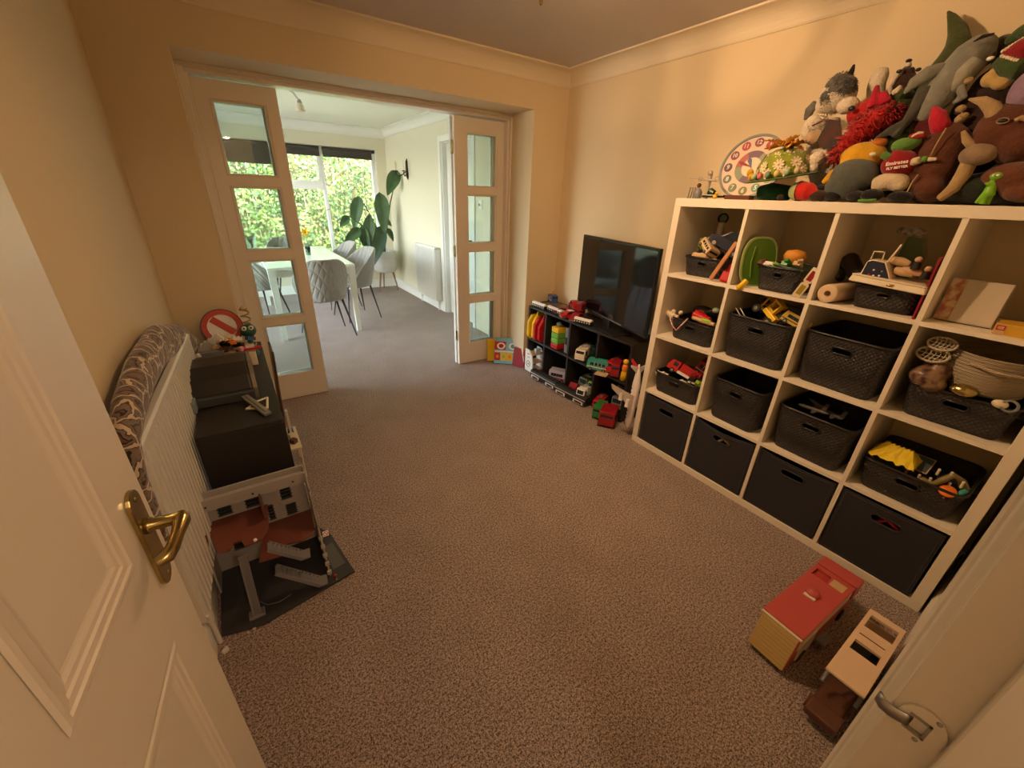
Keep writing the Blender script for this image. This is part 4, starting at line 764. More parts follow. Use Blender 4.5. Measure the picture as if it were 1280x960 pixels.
# toy kitchen panel unit in the corner, in front of the shelf
t = thing('toy_kitchen', 'small cream toy kitchen with a round washer door beside the low shelf', 'toy', (.10, 1.26, 0))
KP = [(0, 0), (.115, 0), (.115, .10), (.10, .16), (.06, .20), (0, .205)]
b = B(); b.plate(KP, [], (.062, 1.315, .0175), (.0, -1, 0), (0, 0, 1), .012); b.done('front_panel', m_wht, t, bev=.002)
b = B(); b.plate(KP, [], (.19, 1.315, .0175), (0, -1, 0), (0, 0, 1), .012); b.done('back_panel', m_wht, t, bev=.002)
for z in (.030, .10, .18): b = B(); b.box(.062, 1.205, z, .19, 1.31, z + .008); b.done('shelf', M('birch', (.52, .36, .20), .6), t)
b = B(); pts = [V(.0605 - .012, 1.262 + .028 * math.cos(a), .090 + .028 * math.sin(a)) for a in [k * math.pi / 8 for k in range(17)]]; b.tube(pts, .002, 5, cap=False); b.lathe([(0, 0), (.008, 0)], (.049, 1.262, .090), fr((-1, 0, 0)), n=10); b.done('washer_door', m_blk, t)
b = B(); b.box(.048, 1.245, .180, .051, 1.28, .188); b.box(.048, 1.25, .150, .051, 1.275, .156); b.done('slots', m_gry, t)
b = B(); b.box(.10, 1.22, .189, .15, 1.25, .230); tag(b.done('toy_pan', M('pale_blue_plastic', (.50, .62, .68), .4), None), 'pale blue toy block on top of the toy kitchen', 'toy')
# board games leaning by the right door
def gamebox(label, c, yaw, lean, w_, h, d_, front, side, deco=None):
    t = thing('game_box', label, 'game box', c, None); t.rotation_euler = Euler((math.radians(lean), 0, math.radians(yaw)))
    b = B(); b.box(-w_ / 2, 0, 0, w_ / 2, d_, h); b.done('box_body', side, t, local=True, bev=.001)
    b = B(); b.box(-w_ / 2 + .001, -.001, .001, w_ / 2 - .001, 0, h - .001); b.done('front_print', front, t, local=True)
    if deco: deco(t, w_, h)
    return t
def deco1(t, w_, h):
    cols = [m_red, m_yelp, M('sky_blue_print', (.20, .50, .65), .5), m_lime, m_org, m_teal]
    b = B(); b.box(-w_ / 2, -.0018, h * .44, w_ / 2, -.001, h * .49); b.done('white_band', m_wht, t, local=True)
    for i, x in enumerate((-w_ * .24, w_ * .24)):
        b = B(); b.plate(ell(x, h * .68, w_ * .17, h * .13), [], (0, -.0012, 0), (1, 0, 0), (0, 0, 1), .0008); b.done('print_badge', (m_wht, m_wht)[i], t, local=True); b = B(); b.plate(ell(x, h * .68, w_ * .10, h * .08), [], (0, -.0022, 0), (1, 0, 0), (0, 0, 1), .0008); b.done('print_dot', (m_drd, cols[5])[i], t, local=True)
    b = B(); b.plate(rect(-w_ * .5, h * .53, -.01, h * .85), [], (0, -.0008, 0), (1, 0, 0), (0, 0, 1), .0006); b.done('print_block', cols[0], t, local=True)
    for i in range(4): x = -w_ * .5 + w_ * .25 * i; b = B(); b.plate(rect(x + .003, h * .12, x + w_ * .25 - .003, h * .42), [], (0, -.001, 0), (1, 0, 0), (0, 0, 1), .0006); b.done('print_block', (cols[0], cols[1], cols[1], cols[3])[i], t, local=True); b = B(); b.plate(ell(x + w_ * .125, h * .27, w_ * .06, h * .07, 10), [], (0, -.0018, 0), (1, 0, 0), (0, 0, 1), .0006); b.done('print_dot', (cols[4], m_lime, m_org, cols[0])[i], t, local=True)
m_skyb = M('sky_blue_print', (.20, .50, .65), .5)
gamebox('bright blue children game box with red and yellow pictures leaning on the right glazed door', (-.015, 1.525, .008), -38, -20, .235, .245, .055, m_skyb, m_teal, deco1)
gamebox('yellow edged game box behind the blue one', (-.045, 1.628, .008), -24, -10, .20, .215, .03, m_yelp, M('pale_card', (.65, .60, .38), .7))
gamebox('red and brown book box standing between the blue game box and the toy kitchen', (.045, 1.415, .008), -68, -8, .13, .175, .04, m_drd, m_brn)
# white model aeroplane propped between shelves
m_pl = M('aeroplane_white', (.80, .74, .74), .3)
def plane_at(label):
    n0 = V(.004, .050, .060); n1 = V(.040, .062, .50); t = thing('toy_aeroplane', label, 'toy aeroplane', n0); ax = (n1 - n0).normalized(); R_ = fr(ax, (.12, 1, 0))
    P = lambda a, b_, z: n0 + R_ @ V(a, b_, z)
    b = B(); b.tube([P(0, 0, 0), P(0, 0, .02), P(0, 0, .05), P(0, 0, .32), P(0, .006, .40), P(0, .012, .45)], [.004, .018, .026, .026, .016, .005], 14); b.done('fuselage', m_pl, t)
    for s_ in (-1, 1):
        b = B(); b.plate([(0, .14), (0, .235), (s_ * .10, .285), (s_ * .215, .345), (s_ * .23, .35), (s_ * .215, .315), (s_ * .10, .22)], [], P(0, -.012, 0), R_.col[0], R_.col[2], .006); b.done('wing', m_pl, t, bev=.001)
        b = B(); b.tube([P(s_ * .075, -.026, .18), P(s_ * .075, -.026, .23)], [.014, .011], 12); b.done('engine', m_pl, t); b = B(); b.tube([P(s_ * .14, -.024, .235), P(s_ * .14, -.024, .28)], [.013, .010], 12); b.done('engine', m_pl, t)
        b = B(); b.plate([(0, .38), (0, .43), (s_ * .075, .455), (s_ * .075, .44)], [], P(0, .006, 0), R_.col[0], R_.col[2], .003); b.done('tailplane', m_pl, t)
    b = B(); b.plate([(.01, .37), (.09, .45), (.085, .47), (.012, .43)], [], P(.0015, 0, 0), R_.col[1], R_.col[2], .003); b.done('tail_fin', m_red, t)
    b = B(); b.ob(P(0, .018, .03), (.024, .02, .010), R_); b.done('cockpit_window', m_win, t)
    for k in range(9): b = B(); b.ob(P(-.0245, .008, .08 + k * .026), (.004, .006, .008), R_); b.done('cabin_window', m_win, t)
plane_at('white toy airliner standing on its nose between the television shelf and the cube shelf')
# ------------------------------------------------------------------ dollhouse style vehicles by the door: pink bus with a tan end
m_pk = M('coral_plastic', (.50, .085, .08), .4); m_pk2 = M('coral_plastic_dark', (.45, .05, .05), .4); m_ty = M('tan_yellow', (.62, .44, .16), .5)
t = thing('toy_camper_van', 'coral red toy camper van with a tan end, near the bottom right', 'toy vehicle', (-.45, -1.235, 0), None, -2.5)
b = B(); b.plate([(-.260, .0), (.215, .0), (.235, .03), (.225, .142), (-.235, .142)], [], (0, .062, .018), (1, 0, 0), (0, 0, 1), .124); b.done('body', m_pk, t, local=True, bev=.004)
b = B(); b.plate(rect(-.232, -.066, .150, .066), [rect(.075, .0, .125, .052)], (0, 0, .160), (1, 0, 0), (0, 1, 0), .010); b.done('roof', m_pk, t, local=True, bev=.003)
b = B(); b.box(.150, -.064, .150, .160, .064, .158); b.done('roof_gap', m_pk2, t, local=True)
b = B(); b.box(.160, -.068, .10, .225, .068, .168); b.done('front_cab', m_pk, t, local=True, bev=.004)
for k in range(10): y = -.06 + k * .0133; b = B(); b.box(.225, y - .003, .06, .229, y + .003, .164); b.done('grille_rib', m_pk, t, local=True)
b = B(); b.box(.078, .003, .1615, .122, .050, .163); b.done('roof_window', m_pk2, t, local=True)
b = B(); b.box(.078, -.050, .1702, .122, -.006, .1715); lab(b.done('hatch_cover', m_tan, t, local=True), 'tan roof hatch cover')
b = B(); b.ball((-.02, .005, .172), (.025, .025, .018)); b.done('roof_dome', m_pk, t, local=True); b = B(); b.box(-.052, -.014, .171, -.040, .022, .176); b.done('roof_tab', m_cream, t, local=True)
b = B(); b.plate([(-.262, .020), (-.240, .158)], [], (0, 0, 0), (1, 0, 0), (0, 0, 1), .1) if 0 else None
R_ = tilt(0, 9.5, 0)
for k in range(9): z = .022 + k * .0152; x = -.265 + (z - .02) * .17; b = B(); b.ob((x, 0, z + .007), (.006, .118, .0140), R_); b.done('slat', m_ty, t, local=True, bev=.001)
b = B(); b.ob((-.238, 0, .163), (.008, .130, .006)); b.done('cream_edge', m_cream, t, local=True)
b = B(); b.box(-.23, -.0635, .10, .15, -.062, .145); b.box(-.20, -.066, .03, -.10, -.062, .12); b.done('side_trim', m_cream, t, local=True)
for x in (-.16, .14):
    for s_ in (-1, 1): b = B(); b.cyl((x, s_ * .052, .026), (x, s_ * .068, .026), .026, n=16); b.done('wheel', m_tyre, t, local=True)
b = B(); b.box(-.06, -.095, .03, -.0, -.066, .038); b.box(-.055, -.092, .0, -.048, -.085, .03); b.box(-.012, -.092, 0, -.005, -.085, .03); b.done('folding_step', m_gry, t, local=True)
# cream toy caravan on a brown base
t = thing('toy_caravan', 'cream toy caravan roof over a brown base, at the bottom right by the door frame', 'toy vehicle', (-.47, -1.415, 0), None, 0)
m_cr2 = M('peach_cream_plastic', (.74, .55, .38), .45); zt = .17
b = B(); b.plate(rect(-.722, -1.467, -.490, -1.368), [rect(-.585, -1.452, -.535, -1.383)], (0, 0, zt - .008), (1, 0, 0), (0, 1, 0), .008); b.done('roof_panel', m_cr2, t, bev=.0015)
b = B(); b.plate(rect(-.486, -1.467, -.350, -1.368), [rect(-.450, -1.456, -.380, -1.380)], (0, 0, zt - .012), (1, 0, 0), (0, 1, 0), .008); b.done('front_roof_panel', m_cr2, t, bev=.0015)
b = B(); b.box(-.500, -1.450, zt, -.497, -1.382, zt + .0015); b.done('roof_slot', m_brn, t)
b = B(); b.box(-.60, -1.463, .02, -.36, -1.459, zt - .012); b.box(-.60, -1.376, .02, -.36, -1.372, zt - .012); b.box(-.355, -1.463, .02, -.351, -1.372, .12); b.done('side_walls', m_cr2, t)
b = B(); b.box(-.600, -1.455, .03, -.40, -1.38, .06); b.ob((-.56, -1.43, .075), (.03, .02, .03)); b.ob((-.43, -1.44, .08), (.03, .02, .04)); b.done('interior', M('teal_grey', (.05, .08, .09), .5), t)
b = B(); b.box(-.735, -1.458, .022, -.36, -1.376, .034); b.ob((-.765, -1.417, .042), (.06, .085, .03)); b.ob((-.70, -1.417, .038), (.10, .07, .012)); b.done('base', M('walnut_plastic', (.12, .050, .030), .5), t, bev=.006)
for y in (-1.462, -1.374): b = B(); b.tube([(-.70, y, .09), (-.62, y, .155)], .006, 6); b.done('strut', m_gry, t)
for x in (-.74, -.45):
    for y in (-1.455, -1.375): b = B(); b.cyl((x, y - .007, .024), (x, y + .007, .024), .024, n=14); b.done('wheel', m_brn, t)
# ------------------------------------------------------------------ toy fire station (open dollhouse) in front of the left cabinet
m_fw = M('station_grey', (.42, .39, .36), .55); m_fl = M('station_brown_floor', (.20, .060, .040), .4); m_fb = M('station_base', (.045, .045, .048), .4); m_st = M('stair_grey', (.22, .21, .22), .5); m_slat = M('slate_slat', (.05, .055, .055), .6)
t = thing('toy_fire_station', 'open grey toy fire station with brown floors and grey stairs on a dark base', 'dollhouse', (-2.08, .05, 0))
b = B(); b.plate([(-2.285, -.135), (-2.16, -.165), (-1.822, -.105), (-1.862, .150), (-1.90, .235), (-2.285, .235)], [], (0, 0, .002), (1, 0, 0), (0, 1, 0), .010); b.done('base_plate', m_fb, t, bev=.001)
b = B(); b.plate([(-1.895, -.055), (-1.845, -.045), (-1.868, .10), (-1.905, .09)], [], (0, 0, .0125), (1, 0, 0), (0, 1, 0), .0015); b.done('base_inset', M('base_inset', (.11, .11, .10), .5), t)
HS = [rect(.058, .276, .102, .350), rect(.150, .276, .203, .356), rect(.272, .262, .310, .350), rect(.280, .178, .316, .238), rect(.215, .18, .235, .262), rect(.07, .09, .12, .16)]
b = B(); b.plate(rect(0, .012, .365, .375), HS, (-2.285, .185, 0), (1, 0, 0), (0, 0, 1), .010); b.done('back_wall', m_fw, t, bev=.001)
for q in HS:
    (a0, c0_), (a1, _), (_, c1), _ = q; k = 0; b = B(); b.box(-2.285 + a0, .183, c0_, -2.285 + a1, .186, c1); b.done('window_back', m_dark, t)
    for k in range(5): z = c0_ + (c1 - c0_) * (k + .5) / 5; b = B(); b.ob((-2.285 + (a0 + a1) / 2, .176, z), (a1 - a0 + .006, .006, .004), E3(25, 0, 0)); b.done('louvre', m_slat, t)
b = B(); b.box(-2.290, .135, .358, -1.915, .190, .366); b.box(-2.290, .128, .352, -1.915, .136, .400); b.box(-2.290, .184, .366, -1.915, .192, .400); b.done('roof_gutter', m_fw, t, bev=.001)
for x in (-2.25, -2.10, -1.96): b = B(); b.cyl((x, .126, .372), (x, .130, .372), .004, n=8); b.done('rivet', m_blk, t)
# right wall with its jagged broken edge, left wall, brick coloured floors
b = B(); b.plate([(.185, .012), (.185, .40), (.12, .40), (.08, .345), (.085, .33), (.055, .325), (.05, .30), (.068, .295), (.03, .20), (.035, .18), (-.03, .10), (-.02, .09), (-.05, .075), (-.045, .06), (-.08, .03), (-.08, .012)], [], (-1.915, 0, 0), (0, 1, 0), (0, 0, 1), .007); b.done('side_wall', M('station_inside', (.30, .26, .22), .6), t, bev=.001)
for k in range(5): y = -.075 + k * .022; b = B(); b.ob((-1.912, y, .03 + k * .027), (.016, .012, .014)); b.done('quoin', m_fw, t)
b = B(); b.plate([(.185, .012), (.185, .40), (.15, .36), (.09, .22), (.06, .10), (.06, .012)], [], (-2.286, 0, 0), (0, 1, 0), (0, 0, 1), .007); b.done('side_wall', m_fw, t, bev=.001)
b = B(); b.plate([(-2.278, .185), (-2.235, -.015), (-2.20, -.020), (-2.19, .01), (-2.165, .01), (-2.155, -.028), (-2.10, -.025), (-2.075, .02), (-2.065, .185)], [], (0, 0, .262), (1, 0, 0), (0, 1, 0), .008); b.done('upper_floor', m_fl, t, bev=.001)
b = B(); b.plate([(-2.10, .185), (-2.10, .12), (-2.13, -.025), (-2.06, -.035), (-2.03, .015), (-1.975, .0), (-1.925, .03), (-1.915, .185)], [], (0, 0, .165), (1, 0, 0), (0, 1, 0), .008); b.done('lower_floor', m_fl, t, bev=.001)
b = B(); b.plate(rect(0, 0, .11, .10), [], (-2.078, .185, .262), (0, -1, 0), (0, 0, 1), .006); b.done('partition', m_brn, t, bev=.001)
b = B(); b.tube([(-2.275, .05, .22), (-2.262, .03, .30), (-2.27, .10, .345)], .006, 6); b.done('post', m_brn, t)
def stair(p0, p1, w_, n_):
    p0, p1 = Vector(p0), Vector(p1); d = p1 - p0; h = V(d.x, d.y, 0).normalized(); sd = h.cross(V(0, 0, 1)); b = B()
    for k in range(n_): c = p0 + d * ((k + .5) / n_); b.ob(c, (d.length / n_ * 1.05, w_, .004), Matrix((h, sd, h.cross(sd))).transposed())
    s_ = b.done('treads', m_st, t)
    for q in (-1, 1): b = B(); u = d.normalized(); b.ob((p0 + p1) / 2 + sd * q * w_ / 2, (d.length, .003, .014), Matrix((u, sd, u.cross(sd))).transposed()); b.done('stringer', m_st, t)
    b = B(); b.ob(p1 + h * .012, (.03, w_ + .004, .006), Matrix((h, sd, h.cross(sd))).transposed()); b.done('landing', m_st, t)
stair(G(335, 683, .262), G(378, 694, .17), .042, 9)
stair(G(345, 712, .165), G(400, 727, .03), .044, 11)
a = G(303, 695, .262); c = G(322, 768, .016); b = B(); d = (a - c).normalized(); sd = d.cross(V(0, 1, .5)).normalized(); b.ob((a + c) / 2, ((a - c).length, .022, .004), Matrix((d, sd, d.cross(sd))).transposed()); 
for q in (-1, 1): b.ob((a + c) / 2 + sd * q * .011 + d.cross(sd) * .005, ((a - c).length, .005, .014), Matrix((d, sd, d.cross(sd))).transposed())
b.done('lift_rail', m_st, t); b = B(); b.ob(c + V(0, .0, .004), (.05, .035, .012)); b.done('rail_foot', m_st, t, bev=.001)
b = B(); b.tube([G(325, 752, .014), G(335, 756, .02), G(350, 752, .02), G(364, 743, .014)], .0015, 5); b.done('hose', m_gry, t)
# small prohibition sign on the wall edge
c = G(407, 667, .13); no = (CP - c).normalized(); R_ = fr(no); b = B(); b.ob(c, (.022, .022, .002), R_); b.done('sign_board', m_wht, t)
def ban(b, c, R_, r, th): 
    b.plate(ell(0, 0, r, n=20), [ell(0, 0, r * .74, n=20)], c, R_.col[0], R_.col[1], th); s_ = math.sin(math.pi / 4); w_ = r * .13
    b.plate([(-r * .6 * s_ - w_, r * .6 * s_ * 1.25 - w_), (r * .6 * s_ * 1.25 - w_, -r * .6 * s_ - w_), (r * .6 * s_ * 1.25 + w_, -r * .6 * s_ + w_), (-r * .6 * s_ + w_, r * .6 * s_ * 1.25 + w_)], [], c, R_.col[0], R_.col[1], th)
m_banr = M('sign_red', (.55, .05, .03), .5)
b = B(); ban(b, c + no * .0012, R_, .009, .001); b.done('sign_ring', m_banr, t)
b = B(); c = G(419, 721, .02); b.lathe([(0, -.008), (.006, -.006), (.004, .006), (.007, .010), (0, .012)], c, n=10); b.done('hydrant', m_red, t); b = B(); b.ball(c + V(.002, -.012, -.004), .004, n=8, m=5); b.done('bolt', m_teal, t)
c = G(319, 675, .275); b = B(); b.ball(c, .007, n=10, m=6); tag(b.done('toy_helmet', m_wht, None), 'tiny white toy helmet on the brown upper floor of the fire station', 'toy')
c = G(282, 813, .006); b = B(); b.ob(c, (.018, .012, .012), E3(0, 0, 30)); b.ob(c + V(.004, .004, .008), (.006, .006, .006)); tag(b.done('toy_brick', m_wht, None), 'small white toy piece lying on the carpet near the room door', 'toy')
c = G(318, 786, .004); b = B(); b.ob(c, (.010, .006, .007), E3(0, 0, -10)); b.ob(c + V(-.02, -.002, -.001), (.006, .005, .005)); tag(b.done('toy_brick', m_cream, None), 'two tiny cream toy pieces by the foot of the fire station', 'toy')
# ------------------------------------------------------------------ on top of the left cabinet
m_hood = M('charcoal_plastic', (.022, .021, .020), .42); m_hood2 = M('slate_plastic', (.05, .055, .058), .5)
t = thing('toy_case', 'big dark rounded toy case with a silver end strip on the left cabinet', 'toy case', (-2.11, .72, lz))
o = [(-.20, 0), (.21, 0), (.21, .05), (.17, .10), (.08, .135), (-.02, .14), (-.12, .115), (-.18, .06)]
b = B(); b.plate(o, [], (-2.255, .74, lz + .001), (0, -1, 0), (0, 0, 1), -.235) ; b.done('case_body', m_hood, t, bev=.008)
b = B(); b.box(-2.24, .515, lz + .001, -2.015, .545, lz + .045); b.done('front_band', m_hood2, t, bev=.006)
b = B(); b.plate([(a * 1.0, z) for a, z in o], [[(a * .84 + .0, z * .80 + .008) for a, z in o]], (-2.017, .74, lz + .001), (0, -1, 0), (0, 0, 1), -.014); b.done('end_strip', M('brushed_silver', (.40, .36, .30), .35, .85), t, bev=.003)
b = B(); b.ob((-2.245, .50, lz + .03), (.04, .07, .05)); lab(b.done('end_block', M('pale_blue_grey', (.22, .27, .31), .5), t, bev=.006), 'pale blue grey block at the wall end')
t = thing('silver_handle', 'grey metal bar toy lying in front of the dark rounded case', 'toy', G(322, 505, lz)); a, c = G(308, 497, lz + .03), G(333, 516, lz + .012); d = (a - c).normalized(); sd = d.cross(V(0, 0, 1)).normalized()
b = B(); b.ob((a + c) / 2, ((a - c).length + .03, .028, .012), Matrix((d, sd, d.cross(sd))).transposed()); b.ob((a + c) / 2 + V(0, 0, .008), ((a - c).length, .010, .008), Matrix((d, sd, d.cross(sd))).transposed()); b.done('bar', m_hub, t, bev=.002)
t = thing('wooden_ramp', 'small cream A shaped toy piece under the grey metal bar', 'toy', G(322, 506, lz)); b = B(); q = [G(308, 512, lz + .002), G(318, 503, lz + .002), G(334, 497, lz + .002), G(334, 511, lz + .002)]
b.tube([q[0], q[1], q[2]], .005, 6); b.tube([q[0] + V(0, 0, .004), q[3] + V(0, 0, .004)], .005, 6); b.tube([q[2], q[3]], .005, 6); b.done('frame', m_cream, t)
# prohibition sign: red ring and bar on a white disc
t = thing('round_sign', 'round red and white prohibition sign propped in the left corner', 'sign', (-2.09, 1.28, lz)); c = V(-2.102, 1.27, .705 + .028); no = V(.12, -.92, .30).normalized(); R_ = fr(no)
b = B(); b.plate(ell(0, 0, .100, n=40), [], c - no * .012, R_.col[0], R_.col[1], .011); b.done('backing', m_blk, t, bev=.001)
b = B(); b.plate(ell(0, 0, .070, n=32), [], c - no * .001, R_.col[0], R_.col[1], .003); b.done('white_disc', m_wht, t)
b = B(); ban(b, c + no * .001, R_, .095, .006); b.done('red_ring', m_banr, t, bev=.001)
# green ball with eyes in front of a little coiled toy
c = Q(310, 413, 1.12); t = thing('green_ball_toy', 'dark green ball toy with two round eyes in front of the glazed door', 'toy', V(c.x, c.y, lz)); m_dg = M('deep_green_rubber', (.02, .11, .065), .35)
b = B(); b.ball(c, (.040, .040, .036), n=20, m=12); b.done('ball', m_dg, t); b = B(); b.lathe([(.025, lz), (.03, lz + .02), (.012, lz + .04), (.014, c.z - .03)], (c.x, c.y, 0)); b.done('stand', m_dg, t)
to = (CP - c).normalized(); sd = to.cross(V(0, 0, 1)).normalized() * -1; up = sd.cross(to) * -1
for s_ in (-1, 1): e = c + to * .030 + sd * s_ * .016 + V(0, 0, .012); b = B(); b.ball(e, .0125, n=12, m=8); ey = b.done('eye', m_wht, t); b = B(); b.ball(e + to * .009, .0058, n=10, m=6); b.done('pupil', m_blk, ey)
c = Q(306, 392, 1.22); t = thing('toy_coil', 'small pale coiled spring toy standing behind the green ball', 'toy', V(c.x, c.y, lz)); b = B(); z0 = lz; z1 = c.z + .03
b.tube([V(c.x + .020 * math.cos(k * .7), c.y + .020 * math.sin(k * .7), z0 + (z1 - z0) * k / 60) for k in range(61)], .0045, 6); b.done('coil', M('pale_rope', (.38, .32, .20), .7), t); b = B(); b.ball((c.x, c.y, z1), (.02, .02, .012)); b.done('cap', m_tan, t)
# white winged plush/figure and brick build behind the case
c = Q(270, 432, 1.06); t = thing('toy_model', 'white folded wing model standing behind the dark case', 'toy', V(c.x, c.y, lz)); b = B()
for k in range(5): b.ob(c + V(.014 * k - .03, -.01 * k + .01, .009 * k - .02), (.10, .014, .062), tilt(20, 20 + k * 8, 15)); 
b.done('wing', m_wht, t, bev=.003)
b = B(); b.tube([V(c.x - .02, c.y, lz), V(c.x - .02, c.y, c.z)], [.02, .015], 10); b.done('body', m_cream, t); b = B(); b.ball(c + V(-.035, -.02, -.05), (.035, .03, .03)); b.done('base_bump', m_cream, t)
c = Q(242, 450, .98); t = thing('toy_hand', 'small white gloved hand toy beside the snakeskin plush', 'toy', c + V(0, 0, -.02)); b = B(); b.ob(c, (.030, .014, .012), tilt(0, 30, 20)); b.ball(c + V(-.018, 0, .012), .010, n=8, m=6); b.done('hand', m_wht, t, bev=.003)
c = G(251, 462, lz + .11); t = thing('toy_box', 'small grey box with a little picture of white on its end', 'toy', G(251, 470, lz)); b = B(); b.ob(V(-2.165, .965, lz + .055), (.11, .03, .10)); b.done('box_body', m_gry, t, bev=.002); b = B(); b.ball(V(-2.215, .955, lz + .09), (.014, .012, .018)); b.done('figure_head', m_wht, t)
t = thing('brick_tray', 'cream tray of toy pieces behind the dark case', 'toy', (-2.05, 1.0, lz)); b = B(); b.box(-2.15, .955, lz + .001, -1.975, 1.13, lz + .075); b.done('tray', m_cream, t, bev=.003)
cl = [m_tan, m_blk, m_cream, m_drd, m_brn, m_blk, m_wht, m_red, m_cream, m_gry, m_tan, m_org, m_brn, m_blk, m_wht, m_red, m_blue, m_cream]; rnd = random.Random(11)
PN = ['pale tan', 'flat black', 'pale cream', 'dark red', 'chestnut brown', 'black', 'white', 'red', 'cream', 'grey', 'tan', 'orange', 'dark brown', 'small black', 'small white', 'long red', 'blue', 'ivory']
for k in range(18):
    p_ = V(-2.13 + .15 * rnd.random(), .97 + .14 * rnd.random(), lz + .088 + .022 * (k % 3)); b = B(); R0 = tilt(rnd.uniform(-25, 25), rnd.uniform(-25, 25), rnd.uniform(0, 180))
    b.ob(p_, (.048, .022, .016), R0); b.ob(p_ + R0 @ V(.010, 0, .011), (.011, .011, .007), R0); b.ob(p_ + R0 @ V(-.010, 0, .011), (.011, .011, .007), R0)
    tag(b.done('toy_piece', cl[k]), PN[k] + ' toy piece in the heap on the cream tray of the left cabinet', 'toy', 'toy pieces heaped on the left cabinet')
t = thing('toy_lifeboat', 'red and white toy boat lying on the tray edge', 'toy vehicle', (-1.985, .985, lz + .07)); b = B(); b.plate([(-.045, -.012), (.03, -.014), (.05, 0), (.03, .014), (-.045, .012)], [], (-1.99, .97, lz + .085), (1, .2, 0), (-.2, 1, 0), .012); b.done('hull', m_red, t, bev=.002); b = B(); b.ob((-1.995, .969, lz + .101), (.04, .014, .010)); b.done('cabin', m_wht, t)
b = B(); b.ball((-2.035, .962, lz + .095), .016, n=12, m=8); tag(b.done('toy_ball', M('red_white', (.65, .10, .08), .4, var=(60, (.8, .78, .75), 1))), 'little red and white round toy at the front of the tray', 'toy')
t = thing('picture_board', 'dark framed picture board standing between the cabinet and the glazed door', 'picture', (-1.90, 1.42, 0)); b = B(); b.ob((-1.905, 1.40, .27), (.012, .22, .54), tilt(0, 3, 0)); b.done('frame', m_brn, t, bev=.002)
b = B(); b.ob((-1.898, 1.40, .27), (.004, .18, .50), tilt(0, 3, 0)); b.done('print', M('dark_print', (.05, .05, .04), .5, var=(25, (.30, .24, .16), 1)), t)
t = thing('toy_shelf', 'little cream wooden rack sticking out of the cabinet beside the carpet', 'toy', (-1.89, .73, 0)); b = B(); m_bir = M('birch', (.52, .36, .20), .6)
b.box(-1.935, .67, .19, -1.875, .92, .20); b.done('shelf', m_cream, t, bev=.001)
for y in (.675, .90): b = B(); b.tube([(-1.885, y, .001), (-1.885, y, .19)], .005, 6); b.done('leg', m_cream, t)
b = B(); b.ob((-1.905, .83, .28), (.012, .02, .16), tilt(8, 0, 0)); b.done('mast', m_wht, t)
for k, m_ in enumerate((m_blue, m_cream, m_brn)): b = B(); b.ob((-1.905, .85 - k * .06, .213), (.028, .03, .024), tilt(0, 0, 20 * k)); tag(b.done('toy_piece', m_), ('blue', 'cream', 'brown')[k] + ' toy piece on the small rack beside the left cabinet', 'toy')
# ------------------------------------------------------------------ things in the cubes
GC = 'toys heaped in the woven baskets'
H = lambda i, j: CZ[j] + .001
vehicle('toy_car', 'navy blue toy jeep on top of the first basket', (.14, -.235, 1.222), 70, .185, .105, .115, 'car', m_nvy, m_blk, GC, tilt(10, -25, 110))
vehicle('toy_crate', 'tan open toy trailer leaning on the navy jeep', (.075, -.185, 1.225), 40, .10, .07, .045, 'bus', m_tan, m_cream, GC, tilt(25, -30, 60))
vehicle('toy_truck', 'olive green toy truck at the back left of the first basket', (.17, -.135, 1.20), 0, .13, .06, .08, 'truck', M('moss', (.18, .24, .03), .5), m_blk, GC, tilt(-10, -20, 60))
b = B(); b.tube([(.08, -.125, 1.195), (.075, -.17, 1.20), (.08, -.22, 1.185), (.08, -.26, 1.18)], [.014, .018, .017, .012], 10); b.ball((.08, -.125, 1.197), .018); tag(b.done('toy_figure', m_tan, mod=[remesh(.004, 3)]), 'tan sleeping bag shaped figure lying on the rim of the first basket', 'toy figure', GC)
t = thing('toy_truck', 'black toy lorry under the tan roll in the first basket', 'toy vehicle', (.14, -.17, 1.12)); b = B(); b.ob((.15, -.16, 1.165), (.16, .13, .05), tilt(0, 0, 10)); b.ob((.19, -.15, 1.20), (.08, .10, .04)); b.done('body', m_blk, t, bev=.008)
c = K(904, 273, .28); t = thing('toy_globe', 'clear globe on a white stand at the back of the top left cube', 'ornament', V(.28, c.y, 1.095)); b = B(); b.lathe([(.03, 1.096), (.028, 1.18), (.016, c.z - .035), (.018, c.z - .02)], (.28, c.y, 0)); b.done('stand', m_wht, t); b = B(); b.ball((.28, c.y, c.z), .028); b.done('globe', m_gglass, t)
p0, p1 = K(888, 349, .012), K(921, 303, .03); d = (p1 - p0).normalized(); sd = d.cross(V(1, 0, 0)).normalized(); b = B(); b.ob((p0 + p1) / 2, ((p1 - p0).length, .018, .014), Matrix((d, sd, d.cross(sd))).transposed()); tag(b.done('wooden_bar', M('orange_wood', (.50, .23, .09), .55), bev=.001), 'orange brown wooden bar leaning across the top left cube', 'toy')
b = B(); b.ob((.05, -.335, 1.12), (.05, .04, .05), tilt(10, 20, 20)); b.ob((.07, -.34, 1.16), (.03, .03, .05), tilt(30, 0, 0)); tag(b.done('toy_gun', m_red, bev=.006), 'dull red toy part lying behind the wooden bar', 'toy')
